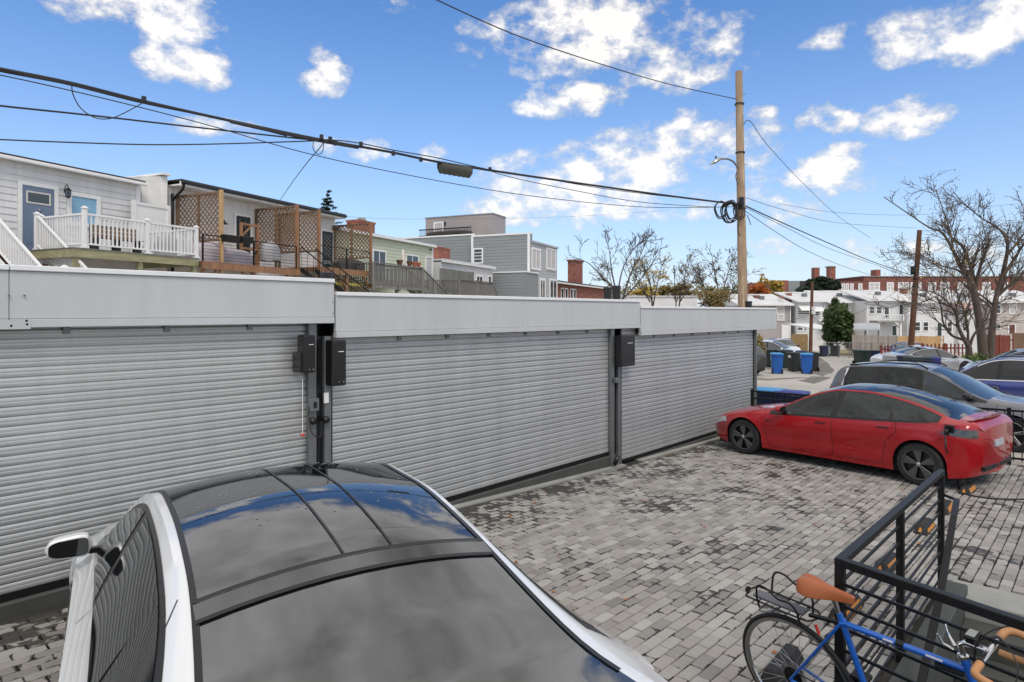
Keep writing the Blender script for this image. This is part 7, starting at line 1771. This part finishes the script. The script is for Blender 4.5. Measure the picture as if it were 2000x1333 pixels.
tree('thin bare tree with rust leaves between the yellow tree and the pole', 23, gbase(1330, 64), [
    (pp([(1322, 640), (1330, 570), (1338, 540), (1345, 515)], 64, 1), .14, .03), (pp([(1322, 620), (1318, 560), (1316, 520)], 64, 2), .11, .03), (pp([(1328, 590), (1350, 555), (1365, 525)], 64, 3), .1, .03)], .2, 9, 1.5, 'leafolive', 350, .10, 'bark2')
tree('bushy olive brown tree left of the tall pole', 24, gbase(1405, 60), [
    (pp([(1405, 640), (1403, 570), (1395, 530), (1390, 495)], 60, 1), .17, .03), (pp([(1405, 600), (1420, 540), (1435, 500)], 60, 2), .13, .03), (pp([(1403, 590), (1375, 560), (1365, 535)], 60, 3), .12, .03), (pp([(1405, 600), (1430, 570), (1445, 540)], 60, 4), .1, .03)], .2, 13, 1.7, 'leafolive', 600, .09, 'bark2')
def blob_tree(label, seed, px, d, y0, y1, wpx, leaf, n, size, lobes=16):
    r = random.Random(seed); c = P(px, (y0 + y1) / 2, d); hz = (y1 - y0) * d / FPX / 2; hx = wpx * d / FPX / 2; base = gbase(px, d)
    root = thing('tree', label, 'tree', Matrix.Translation(base), 'trees'); T = Tree(seed)
    T.limb([base, Vector((c.x, c.y, c.z - hz * .6)), Vector((c.x, c.y, c.z + hz * .6))], hx * .09 + .05, .04, 14, 2, hx * .9); T.big.v; b0 = T.big; b0.build('trunk', 'bark', root, smooth=True)
    b = MB()
    for k in range(lobes):
        v = Vector((r.gauss(0, 1), r.gauss(0, 1), r.gauss(0, 1))).normalized() * r.uniform(.35, .88); q = (c.x + v.x * hx, c.y + v.y * hx, c.z + v.z * hz); s = r.uniform(.18, .42)
        leafball(b, r, q, (hx * s, hx * s, hz * s * .8), n // lobes, size)
    b.build('crown', leaf, root, fix=False); return root
blob_tree('dark green rounded evergreen in front of the far white houses', 31, 1635, 62, 580, 686, 66, 'leafgreen', 9500, .15, 60)
blob_tree('dark conifer in front of the far brick chimneys', 32, 1604, 118, 538, 580, 80, 'leafdk', 5000, .35, 22)
blob_tree('orange autumn tree right of the tall pole', 33, 1482, 110, 553, 580, 44, 'leaforange', 2600, .28)
blob_tree('yellow autumn tree beside the brick block', 34, 1512, 112, 545, 582, 36, 'leafyel', 1800, .28)
blob_tree('pale yellow thin tree just right of the tall pole', 35, 1487, 116, 534, 575, 30, 'leafyel', 700, .22)
blob_tree('olive shrub mass at the foot of the bushy tree', 36, 1402, 56, 556, 625, 84, 'leafolive', 3000, .10, 30)
blob_tree('yellow olive shrub behind the white flat roof', 37, 1260, 100, 555, 590, 70, 'leafyel', 2200, .22)
blob_tree('brown olive shrub between the yellow tree and the thin tree', 38, 1320, 104, 552, 590, 76, 'leafolive', 2600, .22)
fw_ = MB(); r_ = random.Random(40)
for k in range(70):
    px = 1080 + k * 7 + r_.uniform(-8, 8); d = r_.uniform(170, 230); c = P(px, r_.uniform(568, 580), d); leafball(fw_, r_, c, (3.2, 3.2, r_.uniform(1.8, 3.6)), 60, .55)
o = fw_.build('distant_wood', leafmat('distant_wood', (.17, .14, .06)), fix=False); tag(o, 'hazy autumn wood along the horizon beyond the garages', 'wood', None, 'stuff')
# conifer tops behind the lattice houses
def conifer(label, seed, px, d, ytop, yb, wpx):
    r = random.Random(seed); top = P(px, ytop, d); zb = P(px, yb, d).z - 2; H_ = top.z - zb; hw = wpx * d / FPX / 2
    root = thing('tree', label, 'tree', Matrix.Translation((top.x, top.y, 0)), 'trees'); MB().tube([(top.x, top.y, 0), (top.x, top.y, top.z)], [.3, .03], 8).build('trunk', 'bark', root, smooth=True)
    b = MB(); k = 0
    while k < 46:
        f = r.random(); z = top.z - H_ * (f ** 1.0); L_ = hw * (.12 + .95 * f) * r.uniform(.55, 1.15); a = r.uniform(0, 6.28); d_ = Vector((math.cos(a), math.sin(a), r.uniform(.0, .5))); p0_ = Vector((top.x, top.y, z))
        for j in range(34):
            u = r.random() ** .8; q = p0_ + d_ * (L_ * u) + Vector((0, 0, -.35 * L_ * u * u * .4)); leafball(b, r, q, (.16, .16, .12), 2, .11)
        k += 1
    b.build('crown', 'leafdk', root, fix=False)
conifer('dark conifer top rising behind the lattice houses', 51, 640, 62, 374, 430, 74)
# weeds at the tree foot
wd = MB(); r_ = random.Random(60)
for (px, d, n) in ((1893, 37.5, 350), (1912, 41.5, 300), (1962, 45, 250)):
    g = GD(px, d); leafball(wd, r_, (g.x, g.y, g.z + .45), (.6, .6, .6), n, .085)
tag(wd.build('weeds', 'weed', fix=False), 'green weeds growing round the feet of the bare trees', 'weeds', None, 'stuff')
sb = MB(); g = GD(1476, 37); leafball(sb, r_, (g.x, g.y, g.z + 1.1), (.55, .55, .9), 900, .09)
tag(sb.build('shrub', 'leafolive', fix=False), 'brown leafed shrub beside the right garage above the black hatchback', 'shrub')

# fallen leaves on the paving
lf = MB(); r_ = random.Random(77)
for _ in range(46):
    x, y = r_.uniform(3.2, 13.5), r_.uniform(1.3, 6.0); z = G(x, y) + .012; a = r_.uniform(0, 6.28); s_ = r_.uniform(.018, .034); c_, n_ = math.cos(a), math.sin(a)
    lf.add([(x + c_ * s_, y + n_ * s_, z), (x - n_ * s_ * .6, y + c_ * s_ * .6, z + .010), (x - c_ * s_, y - n_ * s_, z - .002), (x + n_ * s_ * .6, y - c_ * s_ * .6, z + .006)], [(0, 1, 2, 3)])
tag(lf.build('fallen_leaves', 'leaforange', fix=False), 'scattered brown leaves lying on the pavers', 'leaves', None, 'stuff')
